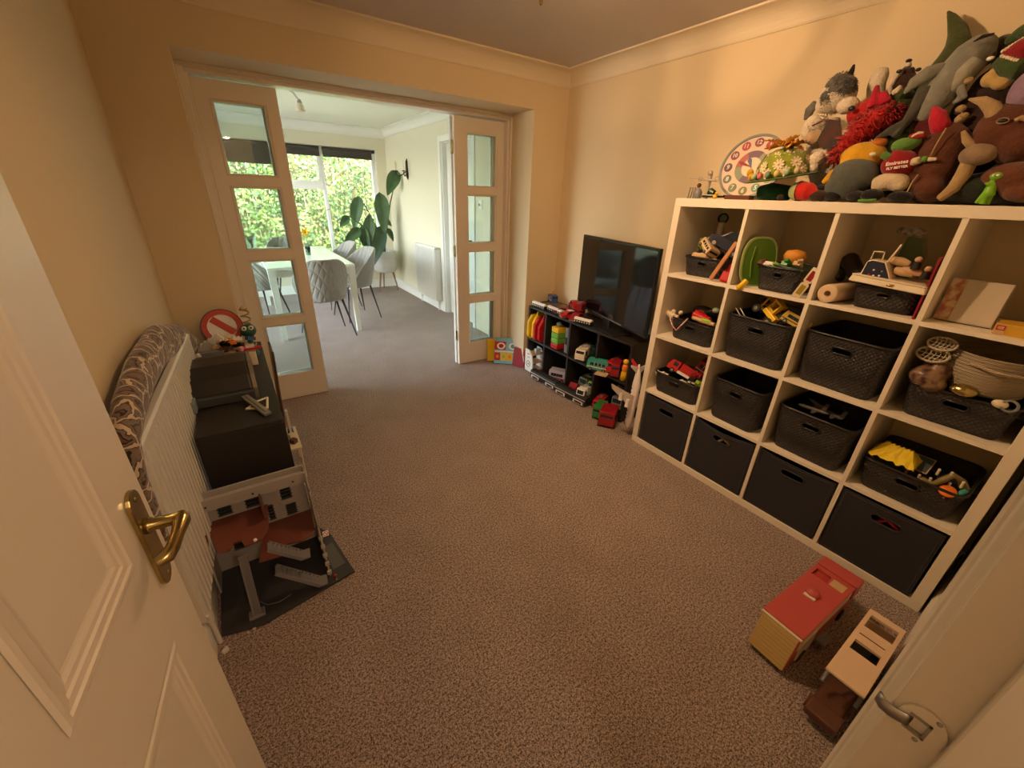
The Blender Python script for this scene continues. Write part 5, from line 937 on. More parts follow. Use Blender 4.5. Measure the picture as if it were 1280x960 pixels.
# green lid and the small basket contents of cube 2
R_ = fr((-.45, -.85, .12)); c = V(.10, -.445, 1.205); b = B()
def lidprof(r): return [(math.copysign(abs(math.cos(a)) ** .7, math.cos(a)) * .085 * r, math.copysign(abs(math.sin(a)) ** .8, math.sin(a)) * .108 * r) for a in [k * math.pi / 14 for k in range(28)]]
t = thing('oval_tray', 'oval green plastic tray leaning in the second cube of the top row', 'tray', (.10, -.43, 1.095)); m_lid = M('lid_green', (.10, .22, .02), .4)
b = B(); b.plate(lidprof(1), [], c, R_.col[0], R_.col[1], .006); b.done('tray_base', m_lid, t, bev=.002)
b = B(); b.plate(lidprof(1.06), [lidprof(.97)], c - R_.col[2] * .002, R_.col[0], R_.col[1], .010); b.done('rim', M('lid_rim', (.30, .38, .12), .4), t, bev=.002)
b = B(); b.tube([c + R_.col[0] * x + R_.col[1] * y + R_.col[2] * .007 for x, y in ((-.03, -.07), (-.04, 0), (-.03, .07))], .004, 6); b.done('groove', m_lid, t)
b = B(); b.lathe([(0, -.035), (.036, -.03), (.045, 0), (.036, .02), (0, .028)], K(994, 320, .12), n=16); tag(b.done('orange_ball', M('orange_soft', (.60, .25, .03), .6)), 'orange ball behind the rim of the second basket', 'toy')
for k, (px, py, m_, nm) in enumerate(((962, 329, m_wht, 'white'), (972, 331, m_lime, 'pale green'), (985, 328, m_grn, 'dark green'), (1000, 329, m_tan, 'tan'), (955, 328, m_brn, 'brown'))):
    c = K(px, py, .06); b = B(); b.ob(c, (.02, .035, .014), tilt(20 * k, 10, 40 * k)); b.ob(c + V(.01, .01, -.01), (.04, .03, .02), tilt(0, 10 * k, 0)); tag(b.done('toy_piece', m_, bev=.002), nm + ' toy piece on top of the second basket', 'toy', GC)
b = B(); b.ob(K(1000, 331, .12) + V(0, 0, -.01), (.18, .13, .008), tilt(4, 0, -6)); tag(b.done('tray', m_dgrn, bev=.002), 'dark green flat tray lying on the second basket', 'tray')
b = B(); p0 = K(925, 356, -.012); p1 = K(932, 350, .02); d = (p1 - p0).normalized(); p0 = K(921, 362, -.016); p1 = K(933, 351, .02); b.tube([p0, p0 + (p1 - p0) * .12, p0 + (p1 - p0) * .14, p1], [.003, .006, .013, .013], 10)
tag(b.done('yellow_torch', m_yelp), 'yellow toy torch poking over the edge of the second cube', 'toy')
# cream toy goggles leaning at the divider
p0, p1 = K(994, 371, .002), K(1022, 336, .012); u = (p1 - p0).normalized(); vv = u.cross((CP - p0).normalized()).normalized(); L = (p1 - p0).length; t = thing('toy_goggles', 'cream framed toy goggles with dark lenses leaning by the second basket', 'toy', V(.01, -.68, 1.095))
o = [(0, -.016), (L * .45, -.017), (L * .5, -.010), (L * .55, -.017), (L, -.016), (L, .014), (L * .55, .016), (L * .5, .009), (L * .45, .016), (0, .016)]
b = B(); b.plate(o, [rect(L * .10, -.010, L * .42, .010), rect(L * .58, -.010, L * .90, .010)], p0, u, vv, .006); b.done('frame', m_cream, t, bev=.001)
for a0, m_ in ((.10, M('amber_lens', (.35, .28, .03), .2)), (.58, m_drd)): b = B(); b.plate(rect(L * a0, -.010, L * (a0 + .32), .010), [], p0 + u.cross(vv) * .001, u, vv, .003); b.done('lens', m_, t)
# paper roll and toy desk in cube 3
ax = V(1, -.12, 0).normalized(); c = V(.010, -.790, 1.095 + .0375); t = thing('paper_roll', 'roll of cream paper lying in the third cube of the top row', 'paper roll', (.14, -.80, 1.095)); R_ = fr(ax)
b = B(); b.lathe([(.011, 0), (.030, .0), (.036, .0), (.0365, .004), (.0365, .30), (.011, .30), (.011, 0)], c, R_, n=26); b.done('roll', M('cream_paper', (.68, .52, .34), .8), t)
b = B(); b.lathe([(.0115, -.001), (.0135, -.001), (.0135, .002)], c, R_, n=20); b.lathe([(.0105, .004), (.0105, .2)], c, R_, n=20); b.done('core_tube', m_tan, t); b = B(); b.lathe([(.0290, -.0012), (.0296, -.0012)], c, R_, n=26); b.done('paper_edge', m_tan, t)
t = thing('toy_desk', 'cream toy desk set with a black control hood on the third cube basket', 'toy', (.10, -.955, 1.183)); Z0 = 1.186; RR = tilt(3, 2, -4); c0_ = V(.10, -.965, Z0)
b = B(); b.ob(c0_ + V(0, 0, .012), (.20, .235, .024), RR, .96); b.done('tray', m_cream, t, bev=.004)
b = B(); b.ob(c0_ + V(-.004, 0, .026), (.19, .225, .005), RR); b.done('tray_top', m_cream, t, bev=.002)
b = B(); b.plate([(0, 0), (.10, 0), (.075, .045), (.065, .062), (.02, .066), (.008, .058)], [], V(.035, -.862, Z0 + .026), (0, -1, 0), (0, 0, 1), -.07); b.done('hood_body', m_cream, t, bev=.004)
b = B(); b.plate([(.006, .002), (.094, .002), (.070, .044), (.062, .058), (.022, .062), (.012, .056)], [], V(.031, -.862, Z0 + .026), (0, -1, 0), (0, 0, 1), -.006); b.done('hood_face', m_nvy, t, bev=.001)
for a, h, m_ in ((.03, .012, m_red), (.045, .010, m_wht), (.062, .012, m_wht), (.04, .03, m_wht), (.065, .028, m_gry)): b = B(); b.lathe([(0, .002), (.0035, .002), (.0035, 0)], (.030, -.862 - a, Z0 + .026 + h), fr((-1, 0, 0)), n=8); b.done('button', m_, t)
b = B(); b.tube([(.06, -.872, Z0 + .09), (.06, -.874, Z0 + .118), (.06, -.905, Z0 + .120), (.06, -.908, Z0 + .09)], .0025, 6); b.done('wire_handle', m_cream, t)
b = B(); b.tube([(.05, -.925, Z0 + .08), (.06, -.945, Z0 + .15)], .003, 6); b.done('rod', m_cream, t)
b = B(); b.lathe([(.0, 0), (.012, .001), (.008, .003), (0, .003)], c0_ + V(-.098, -.01, .012), fr((-1, 0, 0)), n=10, sx=1.2, sy=.5); b.done('emblem', m_brass, t)
c = V(.13, -.955, Z0 + .09); b = B(); b.plate([(0, 0), (.07, 0), (.085, .08), (.06, .145), (.015, .15)], [], V(.15, -.915, Z0 + .028), (0, -1, 0), (0, 0, 1), -.05); tag(b.done('glass_tank', m_gglass, bev=.004), 'pale green clear plastic tank on the toy desk', 'toy')
b = B(); b.tube([V(.12, -.925, 1.378), V(.12, -.955, 1.380), V(.12, -.985, 1.376)], [.012, .017, .008], 10); b.ball((.105, -.915, 1.382), .013, n=10, m=6); b.tube([V(.115, -.93, 1.376), V(.115, -.93, 1.364)], .005, 6); b.tube([V(.115, -.97, 1.376), V(.115, -.97, 1.364)], .005, 6); tag(b.done('toy_animal', M('grey_white_toy', (.35, .33, .28), .6, var=(50, (.03, .02, .02), 1)), mod=[remesh(.004, 3)]), 'small grey spotted toy animal on the green tank', 'toy')
for k, (px, py, m_, nm) in enumerate(((1126, 327, m_tan, 'tan'), (1140, 339, M('skin_tone', (.55, .33, .2), .6), 'peach'), (1130, 340, m_tan, 'sandy'))):
    c = K(px, py, .08); b = B(); b.tube([c + V(0, .03, .002), c, c + V(0, -.03, -.006)], [.014, .017, .010], 8); tag(b.done('toy_figure', m_, mod=[remesh(.004, 3)]), nm + ' soft toy figure lying on the toy desk', 'toy figure', 'figures on the toy desk')
for px, py, nm in ((1148, 326, 'black haired toy figure sitting at the back right of the toy desk'), (1160, 338, 'black and pink toy figure at the right end of the toy desk')):
    c = K(px, py, .07); t = thing('toy_figure', nm, 'toy figure', c + V(0, 0, -.03)); b = B(); b.tube([c + V(0, 0, -.03), c + V(0, 0, -.005)], [.014, .011], 8); b.done('body', m_blk, t); b = B(); b.ball(c + V(0, 0, .004), .011, n=10, m=6); b.done('head', M('skin_tone', (.55, .33, .2), .6), t)
b = B(); b.tube([K(1044, 350, .20), K(1050, 335, .22), K(1062, 325, .20), K(1072, 345, .16)], [.03, .035, .035, .03], 10); tag(b.done('cloth_bundle', M('dark_shiny_cloth', (.02, .016, .014), .3), mod=[remesh(.006, 2)]), 'black shiny bundle behind the paper roll', 'bag')
b = B(); b.box(.01, -1.072, 1.096, .25, -1.066, 1.31); tag(b.done('board_book', m_drd, bev=.001), 'thin dark red book standing against the divider beside the toy desk', 'book')
# cube 4 top: picture box and yellow box
c = V(.13, -1.125, 1.0955); RR = tilt(0, -32, 3); t = thing('picture_box', 'white flat box with a brown patterned strip leaning in the top right cube', 'box', (.15, -1.20, 1.095))
ctr = V(.135, -1.225, 1.178); ctr = V(.115, -1.178, 1.168); b = B(); b.ob(ctr, (.145, .146, .022), tilt(0, -78, 0)); b.done('box_body', M('pale_box_card', (.48, .44, .36), .5), t, bev=.002)
R0 = tilt(0, -78, 0); nrm = R0.col[2]; b = B(); b.ob(ctr + nrm * .0115 + R0 @ V(0, .053, 0), (.143, .036, .0015), R0); b.done('patterned_strip', M('collage_print', (.35, .10, .07), .5, var=(38, (.60, .48, .30), 1)), t)
b = B(); b.ob(ctr + nrm * .0115 + R0 @ V(0, -.019, 0), (.136, .105, .0015), R0); b.done('cover', M('cover_card', (.56, .50, .40), .35), t)
t = thing('yellow_box', 'yellow toy brick box at the right edge of the top right cube', 'box', (.09, -1.39, 1.095)); b = B(); b.box(.03, -1.428, 1.0955, .13, -1.262, 1.131); b.done('box_body', M('amber_box', (.62, .36, .03), .5), t, bev=.001)
b = B(); b.box(.0285, -1.288, 1.098, .030, -1.264, 1.129); b.done('corner_label', m_tan, t); b = B(); b.plate(rect(-.010, -.008, .010, .008), [rect(-.007, -.005, .007, .005)], (.0285, -1.276, 1.118), (0, -1, 0), (0, 0, 1), .001); b.done('label_mark', m_red, t)
b = B(); b.ob((.19, -1.365, 1.15), (.12, .10, .10), tilt(0, 6, 10)); b.ob((.15, -1.36, 1.255), (.02, .10, .008), tilt(5, 0, 0)); b.ob((.19, -1.37, 1.225), (.03, .03, .06)); tag(b.done('dark_toy', M('dim_maroon', (.05, .015, .015), .5), bev=.004), 'dark maroon toy behind the yellow box', 'toy')
# second row
def pile(i, items, g):
    for nm, lb_, kd, m1, m2, c, s_, r in items: vehicle(nm, lb_, c, 0, s_[0], s_[1], s_[2], kd, m1, m2, g, tilt(*r))
GY = 'toys in the woven baskets of the second row'
b = B(); b.ob((.10, -.235, .878), (.05, .10, .045), tilt(20, 10, -10)); b.tube([(.09, -.19, .89), (.09, -.285, .875)], .022, 12); tag(b.done('toy_can', m_red, bev=.004), 'bright red toy can on the small basket of the second row', 'toy', GY)
b = B(); b.tube([K(833, 389, .07), K(840, 395, .07), K(848, 397, .07)], [.012, .018, .012], 10); b.ball(K(842, 390, .08), .016, n=10, m=6); b.ball(K(851, 391, .08), .014, n=10, m=6); tag(b.done('toy_skull', M('bone', (.60, .50, .36), .6), mod=[remesh(.003, 2)]), 'bone coloured bumpy toy at the left rim of the small basket', 'toy', GY)
b = B(); b.tube([K(838, 396, .03), K(838, 400, .022), K(841, 408, .022), K(845, 413, .022), K(850, 408, .022), K(858, 400, .022), K(860, 398, .03)], .0035, 6); t = tag(b.done('medal_ribbon', M('ribbon_red_white', (.60, .10, .12), .6, var=(90, (.75, .7, .65), 1))), 'red and white medal ribbon looped over the front of the small basket', 'ribbon')
b = B(); b.tube([K(866, 397, .06), K(880, 402, .05), K(893, 406, .05)], [.010, .013, .010], 8); tag(b.done('wooden_toy', m_tan), 'curved wooden piece on the small basket of the second row', 'toy', GY)
b = B(); b.tube([K(878, 400, .05), K(888, 403, .05)], .012, 10); tag(b.done('green_piece', m_lime), 'lime green peg on the small basket of the second row', 'toy', GY)
b = B(); b.ball((.19, -.18, .895), (.05, .06, .03)); b.ob((.2, -.25, .90), (.06, .05, .03)); tag(b.done('dark_heap', m_blk, mod=[remesh(.006, 2)]), 'black toy mass at the back of the small basket in the second row', 'toy')
b = B(); b.ball(K(895, 388, .15), (.02, .02, .015)); tag(b.done('pale_ball', M('pale_green', (.35, .5, .4), .4)), 'pale green round toy at the right of the small basket', 'toy', GY)
GD = 'yellow toy diggers in the tall basket'
vehicle('toy_digger', 'yellow toy digger cab tipped up on the tall basket', (.09, -.55, .955), 0, .15, .09, .115, 'digger', m_yelp, m_blk, GD, tilt(15, -30, 70))
vehicle('toy_digger', 'yellow toy digger lying behind, with a grey bucket', (.17, -.545, .965), 0, .15, .085, .115, 'digger', m_yelp, m_gry, GD, tilt(-20, 10, 150))
vehicle('toy_truck', 'yellow toy grille piece at the right of the tall basket', (.08, -.675, .940), 0, .12, .075, .06, 'bus', M('dull_yellow', (.50, .36, .04), .5), m_blk, GD, tilt(30, -20, 100))
t = thing('toy_tractor', 'black toy tractor with big wheels in the tall basket', 'toy vehicle', (.15, -.63, .94)); b = B(); b.ob((.16, -.63, .975), (.12, .10, .09), tilt(10, 20, 10)); b.done('body', m_blk, t, bev=.008)
for y, z in ((-.605, .965), (-.64, .985)): b = B(); b.lathe([(.0, -.008), (.032, -.008), (.036, 0), (.032, .008), (.014, .010), (0, .010)], (.085, y, z), fr((-1, .2, .3)), n=16); b.done('wheel', m_tyre, t); b = B(); b.lathe([(.013, .0105), (0, .0125)], (.085, y, z), fr((-1, .2, .3)), n=12); b.done('hub', m_hub, t)
for k in range(2): p0 = K(920 + k * 5, 385, .06); b = B(); b.tube([p0, K(927 + k * 5, 397, .05)], .0035, 6); tag(b.done('metal_rod', m_hub), ('left' if k == 0 else 'right') + ' thin metal rod standing at the back left of the tall basket', 'toy')
for k in range(3): b = B(); b.ob((.14 + .05 * k, -.47 - .07 * k, .90 + .012 * k), (.12, .10, .05), tilt(10 * k, 12, 30 * k)); tag(b.done('toy_part', (m_blk, m_brn, m_gry)[k], bev=.008), ('black', 'brown', 'grey')[k] + ' toy part filling the tall digger basket', 'toy')
# rope basket and what lies around it
m_rope = M('cotton_rope', (.52, .43, .30), .85, bump=(70, 1.0, 'wave', 'Z'), spec=.2)
t = thing('rope_basket', 'oval cream rope basket with a rope handle in the right cube of the second row', 'basket', (.14, -1.29, .89)); cx, cy_, z0 = .155, -1.300, .878
b = B(); pr = []
for k in range(18): z = z0 + .004 + k * .0075; r = .082 + .020 * min(1, k / 9); pr += [(r, z), (r + .0035, z + .0037)]
pr = [(0, z0), (.078, z0)] + pr + [(.098, z0 + .136), (.094, z0 + .13), (.074, z0 + .01), (0, z0 + .008)]
b.lathe(pr, (cx, cy_, 0), n=40, sx=1.20, sy=1.15); b.done('basket_body', m_rope, t)
b = B(); b.tube([(cx - .118, cy_ + .045, z0 + .105), (cx - .128, cy_ + .035, z0 + .108), (cx - .135, cy_ - .02, z0 + .098), (cx - .120, cy_ - .08, z0 + .100), (cx - .095, cy_ - .10, z0 + .105)], .0055, 8); b.done('rope_handle', m_rope, t)
b = B(); b.ball((cx - .120, cy_ + .036, z0 + .108), .005, n=8, m=5); b.done('rivet', m_brn, t)
b = B(); b.ball(K(1205, 488, .03), (.03, .038, .022)); tag(b.done('brass_bell', m_brass), 'brass coloured dome poking out under the rope basket', 'toy')
for k, (px, py, s_) in enumerate(((1178, 430, .040), (1166, 443, .046))):
    c = K(px, py, .06); t = thing('woven_hoop', ('upper' if k == 0 else 'lower') + ' pale netted hoop at the left of the rope basket', 'toy', c + V(0, 0, -.02), 'netted hoops'); R_ = fr((-.8, .2, .6)); b = B()
    pts = [c + R_ @ V(s_ * math.cos(a), s_ * .62 * math.sin(a), 0) for a in [q * math.pi / 8 for q in range(17)]]; b.tube(pts, .004, 6, cap=False); b.done('rim', M('pale_net', (.48, .42, .32), .7), t); b = B()
    for q in range(5): x = (-.6 + .3 * q) * s_; hh = .62 * math.sqrt(max(0, s_ ** 2 - x ** 2)); b.tube([c + R_ @ V(x, -hh, 0), c + R_ @ V(x + .008, 0, .004), c + R_ @ V(x, hh, 0)], .002, 5)
    for q in range(3): y = (-.3 + .3 * q) * s_; hh = math.sqrt(max(0, s_ ** 2 - (y / .62) ** 2)); b.tube([c + R_ @ V(-hh, y, 0), c + R_ @ V(hh, y, 0)], .002, 5)
    b.done('net', MC['pale_net'], t)
b = B(); b.ball(K(1158, 470, .06), (.05, .05, .04)); b.ball(K(1172, 465, .08), (.05, .04, .05)); b.ball(K(1165, 480, .05), (.04, .04, .03)); tag(b.done('beads_heap', M('dark_garnet', (.05, .012, .012), .35, var=(40, (.30, .20, .12), .8)), mod=[remesh(.006, 2)]), 'dark red and cream heap of soft bits left of the rope basket', 'toy')
b = B(); c = K(1262, 508, .02); R_ = fr((CP - c).normalized()); b.lathe([(.014, 0), (.018, .002), (.022, 0), (.018, -.004), (.014, 0)], c, R_, n=18); tag(b.done('pale_ring', m_gry), 'pale ring standing at the right end of the low basket', 'toy')
b = B(); b.ball(K(1250, 505, .03), (.016, .020, .014)); tag(b.done('cream_knob', m_cream), 'cream knob under the right side of the rope basket', 'toy')
# third row: fire engines, aeroplanes, hut
GR = 'red toy fire engines in the small basket'
vehicle('toy_fire_engine', 'red toy fire engine with a white front on top of the small basket', (.09, -.190, .512), 0, .19, .07, .085, 'truck', m_red, m_wht, GR, tilt(20, -18, 110))
vehicle('toy_fire_engine', 'dark red toy van standing on end at the back of the small basket', (.17, -.285, .545), 0, .11, .085, .085, 'bus', m_drd, m_wht, GR, tilt(0, -20, 100))
vehicle('toy_fire_engine', 'dark toy fire engine at the right rim of the small basket', (.09, -.275, .495), 0, .09, .05, .05, 'truck', m_blk, m_wht, GR, tilt(10, 15, 60))
for k, (px, py, m_, nm) in enumerate(((862, 483, m_lime, 'lower lime green'), (872, 478, m_lime, 'upper lime green'), (822, 465, m_wht, 'left white'), (829, 467, m_wht, 'right white'), (852, 477, m_cream, 'cream'), (866, 468, m_drd, 'dark red'))):
    c = K(px, py, .05); b = B(); b.ob(c, (.02, .022, .020), tilt(20 * k, 25, 30 * k)); b.ob(c + V(.02, 0, -.015), (.04, .03, .02)); tag(b.done('toy_piece', m_, bev=.003), nm + ' toy block at the rim of the fire engine basket', 'toy', GR)
m_gpl = M('gunmetal_toy', (.09, .085, .08), .5)
for k, (a, c, w_) in enumerate((((998, 505), (1036, 518), .05), ((1030, 512), (1052, 524), .045), ((1012, 498), (1030, 512), .035))):
    p0 = K(*a, .08 + .02 * k); p1 = K(*c, .06 + .02 * k); t = thing('toy_jet', ('long grey toy jet at the left', 'grey toy jet with upright fin in the middle', 'small grey toy jet at the back')[k] + ' of the tall third row basket', 'toy aeroplane', p1, 'grey toy aeroplanes in the tall basket'); d = (p1 - p0).normalized()
    b = B(); b.tube([p0, p0 * .85 + p1 * .15, p0 * .2 + p1 * .8, p1], [.002, .008, .009, .003], 8); b.done('fuselage', m_gpl, t)
    sd = d.cross(V(0, 0, 1)).normalized(); m0 = p0 * .45 + p1 * .55; b = B()
    b.plate([(-.012, 0), (.016, 0), (.022, w_), (.012, w_)], [], m0, d, sd, .002); b.plate([(-.012, 0), (.012, -w_), (.022, -w_), (.016, 0)], [], m0, d, sd, .002); b.done('wing', m_gpl, t); b = B(); b.plate([(-.0, 0), (.02, 0), (.03, w_ * .9), (.018, w_ * .9)], [], m0 + d * .02, d, V(0, 0, 1), .002); b.done('tail_fin', m_gpl, t)
# hut with a thatched yellow roof
t = thing('toy_hut', 'toy hut with a bright yellow thatched roof on the wide basket in the third row', 'toy', (.10, -1.19, .50)); m_th = M('yellow_thatch', (.80, .60, .01), .6, bump=(120, .8))
c = V(.085, -1.188, .545); b = B(); W2, D2 = .072, .055
def roofp(u, v):
    s_ = 1 - .78 * v; s2 = 1 - 1.0 * v; k = u * 4; e = .004 * math.sin(u * 90) * (1 - v); q = [(-1, -1), (-1, 1), (1, 1), (1, -1), (-1, -1)]; i = min(3, int(k)); f_ = k - i; x = q[i][0] * (1 - f_) + q[i + 1][0] * f_; y = q[i][1] * (1 - f_) + q[i + 1][1] * f_
    return c + V(x * D2 * (s2 + .06) , y * W2 * (1 - .45 * v), .052 * v - e + .003 * math.sin(u * 130 + v * 9))
b.grid(roofp, 80, 8); b.done('roof', m_th, t)
for k in range(4):
    x, y = [(-.04, -.055), (-.04, .055), (.035, -.055), (.035, .055)][k]; b = B(); b.cyl(c + V(x, y, -.055), c + V(x, y, .0), .005, n=6); b.done('post', m_brn, t)
b = B(); b.box(.03, -1.26, .488, .135, -1.12, .495); b.box(.032, -1.22, .496, .036, -1.17, .51); b.done('deck', m_brn, t, bev=.001)
b = B(); b.ob((.14, -1.235, .535), (.10, .11, .006), tilt(0, -14, 0)); tag(b.done('blue_panel', M('slate_blue', (.08, .13, .16), .4)), 'slate blue flat panel with a pale edge beside the toy hut', 'toy')
b = B(); b.plate(rect(-.056, -.052, .056, .052), [rect(-.052, -.048, .052, .048)], (.138, -1.235, .537), (0, -1, 0), tilt(0, -14, 0) @ V(1, 0, 0), .002); tag(b.done('panel_edge', m_tan), 'tan rim lying around the slate blue panel', 'toy')
t = thing('toy_bridge', 'olive toy bridge with white knobs on the wide basket', 'toy', (.08, -1.30, .50)); b = B(); m_ol = M('olive_gold', (.22, .17, .06), .5); pts = [K(1150, 598, .06), K(1165, 606, .045), K(1178, 600, .045), K(1192, 594, .06), K(1202, 602, .07), K(1206, 612, .07)]; b.tube(pts, .012, 8, sx=1.4); b.done('deck', m_ol, t, mod=[remesh(.004, 2)])
for px, py in ((1149, 595), (1163, 599), (1174, 588), (1190, 592), (1204, 604), (1187, 605)): c = K(px, py, .05); b = B(); b.cyl(c + V(0, 0, -.02), c, .004, n=6); b.ball(c + V(0, 0, .003), .005, n=8, m=5); b.done('knob', m_wht if 0 else m_cream, t)
c = K(1184.5, 614, .03); t = thing('orange_mushroom', 'orange disc topped toy at the front of the wide basket', 'toy', c + V(0, 0, -.03)); b = B(); b.lathe([(0, .006), (.022, .004), (.025, 0), (.022, -.004), (0, -.005)], c, fr((-.6, 0, .8)), n=20); b.done('disc', M('bright_orange', (.80, .19, .02), .45), t); b = B(); b.cyl(c + V(0, 0, -.03), c, .007); b.done('stem', m_tan, t)
for k in range(3): b = B(); b.ob((.16 + .03 * k, -1.15 - .09 * k, .48), (.13, .10, .04), tilt(5, 4 * k, 15 * k)); tag(b.done('toy_part', (m_dgrn, m_blk, m_nvy)[k], bev=.01), ('dark green', 'black', 'navy')[k] + ' toy part under the hut in the wide basket', 'toy')
b = B(); b.tube([K(1168, 612, .06), K(1178, 618, .05), K(1198, 620, .05), K(1208, 612, .06)], .010, 8); tag(b.done('toy_track', m_teal), 'teal blue toy strip under the toy bridge', 'toy')
# ------------------------------------------------------------------ plush pile on top of the shelf
ZT = T_ + .001
f_cream = FUR('fur_cream', (.74, .66, .52), c2=(.60, .52, .40)); f_grey = FUR('fur_grey', (.10, .095, .085), c2=(.20, .19, .17)); f_brown = FUR('fur_brown', (.115, .040, .020), .3); f_dbr = FUR('fur_dark_brown', (.045, .022, .016), .3); f_red = FUR('fur_red', (.50, .022, .020), .8, 90); f_tan = FUR('fur_tan', (.42, .29, .14), .3); f_shark = FUR('fur_shark', (.25, .255, .225), .25); f_dshark = FUR('fur_dark_shark', (.075, .075, .06), .25); f_dino = FUR('fur_dino', (.075, .095, .03), .25); f_yel = FUR('fur_yellow', (.66, .36, .02), .25); f_slate = FUR('fur_slate', (.10, .115, .10), .4, 260); f_blk = FUR('fur_black', (.015, .013, .014), .3); f_pink = FUR('fur_crimson', (.50, .015, .04), .3); f_gr = FUR('fur_green', (.13, .30, .05), .25); f_dgr = FUR('fur_forest', (.05, .075, .02), .3); f_lil = FUR('fur_lilac', (.30, .20, .32), .3); f_gra = FUR('fur_burgundy', (.10, .012, .012), .3)
GP = 'plush toys piled on top of the white shelf'
def plush(name, label, c, cat='plush toy'): return thing(name, label, cat, V(c.x, c.y, c.z), GP)
# teaching clock leaning on the wall
cc = V(.262, -.208, ZT + .150); no = V(-.955, -.10, .26).normalized(); R_ = fr(no); u, v_ = R_.col[0], R_.col[1]
t = thing('toy_clock', 'round teaching clock with coloured number discs propped on the shelf top', 'clock', (.26, -.208, ZT)); m_face = M('clock_face', (.72, .58, .46), .5)
b = B(); b.plate(ell(0, 0, .147, n=48), [], cc - no * .010, u, v_, .010); b.done('clock_face', m_face, t)
b = B(); b.plate(ell(0, 0, .150, n=48), [ell(0, 0, .139, n=48)], cc - no * .011, u, v_, .016); b.done('rim', M('clock_rim', (.22, .25, .24), .4), t, bev=.002)
cols = [(.50, .04, .05), (.55, .2, .03), (.6, .45, .1), (.3, .4, .12), (.12, .3, .2), (.18, .20, .07), (.16, .22, .10), (.12, .16, .15), (.10, .05, .08), (.22, .05, .08), (.42, .05, .07), (.26, .04, .05)]
for k in range(12):
    a = math.radians(90 - 30 * (k + 1)); p_ = cc + u * .112 * math.cos(a) + v_ * .112 * math.sin(a); b = B(); b.plate(ell(0, 0, .0205, n=20), [], p_, u, v_, .0012); dsk = b.done('number_disc', M('disc_%d' % k, cols[k], .5), t)
    text(str(k + 1), .030 if k < 9 else .026, m_wht, 'numeral', dsk, p_ + no * .0022, R_, bold=.0006)
segs = [(.30, .34, .20), (.18, .10, .16), (.42, .12, .10), (.25, .30, .20), (.16, .10, .14), (.35, .34, .22)]
for k in range(6):
    a0 = math.pi / 3 * k; b = B(); pts = [(.075 * math.cos(a0 + q * math.pi / 18), .075 * math.sin(a0 + q * math.pi / 18)) for q in range(7)] + [(.045 * math.cos(a0 + q * math.pi / 18), .045 * math.sin(a0 + q * math.pi / 18)) for q in range(6, -1, -1)]
    b.plate(pts, [], cc, u, v_, .0010); b.done('colour_segment', M('seg_%d' % k, segs[k], .5), t)
b = B(); b.plate(ell(0, 0, .042, n=24), [], cc, u, v_, .0008); b.done('centre_disc', m_cream, t)
for ang, L, wd, m_ in ((160, .075, .008, m_drd), (118, .050, .010, M('hand_blue', (.1, .12, .3), .5))): a = math.radians(ang); q = [(-wd, 0), (L * .7, -wd), (L, 0), (L * .7, wd)]; b = B(); b.plate([(x * math.cos(a) - y * math.sin(a), x * math.sin(a) + y * math.cos(a)) for x, y in q], [], cc + no * .002, u, v_, .002); b.done('clock_hand', m_, t)
b = B(); b.ob((.34, -.13, ZT + .10), (.005, .10, .19), tilt(0, 4, 0)); tag(b.done('green_card', M('green_card', (.25, .35, .10), .6)), 'green card edge showing behind the clock', 'card')
# small figures left of the clock
t = thing('toy_figure', 'little silver and black figure group at the left end of the shelf top', 'ornament', (.06, -.06, ZT))
for k in range(3): y = -.035 - .014 * k; b = B(); b.tube([(.05, y, ZT), (.052, y - .003, ZT + .045)], .003, 6); b.ball((.052, y - .003, ZT + .048), .004, n=8, m=5); b.done('silver_pin', m_chrome, t)
b = B(); b.lathe([(0, 0), (.02, .002), (.022, .03), (.012, .045), (0, .05)], (.06, -.078, ZT), n=12); b.done('body', m_gry, t); b = B(); b.ball((.06, -.078, ZT + .06), .011, n=10, m=6); b.done('head', m_brn, t)
t = thing('toy_propeller_stand', 'pale toy windmill post with thin blades on the shelf top left of the clock', 'toy', (.07, -.125, ZT)); b = B(); b.tube([(.07, -.120, ZT), (.07, -.125, ZT + .07), (.07, -.12, ZT + .105)], [.010, .007, .013], 10); b.done('post', M('pale_pewter', (.42, .36, .28), .4), t)
b = B(); b.ball((.065, -.122, ZT + .115), .013, n=10, m=6); b.done('head', MC['pale_pewter'], t)
b = B(); b.tube([(.055, -.02, ZT + .090), (.055, -.10, ZT + .090)], .0015, 5); b.tube([(.055, -.075, ZT + .088), (.055, -.17, ZT + .080)], .005, 6); b.done('arm', MC['pale_pewter'], t)
for y in (-.085, -.172): b = B(); b.tube([V(.05, y + .010 * math.cos(a), ZT + .088 + .010 * math.sin(a)) for a in [k * math.pi / 5 for k in range(11)]], .002, 5, cap=False); b.done('loop', MC['pale_pewter'], t)
t = thing('toy_wagon', 'small dark green and black toy railway wagon below the clock', 'toy train', (.05, -.175, ZT)); b = B(); b.box(.03, -.235, ZT + .006, .07, -.125, ZT + .018); b.done('chassis', m_blk, t, bev=.001)
b = B(); b.tube([(.05, -.175, ZT + .022), (.05, -.15, ZT + .034), (.05, -.125 - .02, ZT + .036)], [.016, .018, .010], 8); b.done('load', m_dgrn, t, mod=[remesh(.003, 1)]); b = B(); b.box(.0285, -.235, ZT + .015, .031, -.125, ZT + .018); b.done('cream_line', m_cream, t)
b = B(); b.box(.035, -.36, ZT, .075, -.24, ZT + .018); tag(b.done('brown_block', m_brn, bev=.002), 'flat brown block behind the yellow chick', 'toy')
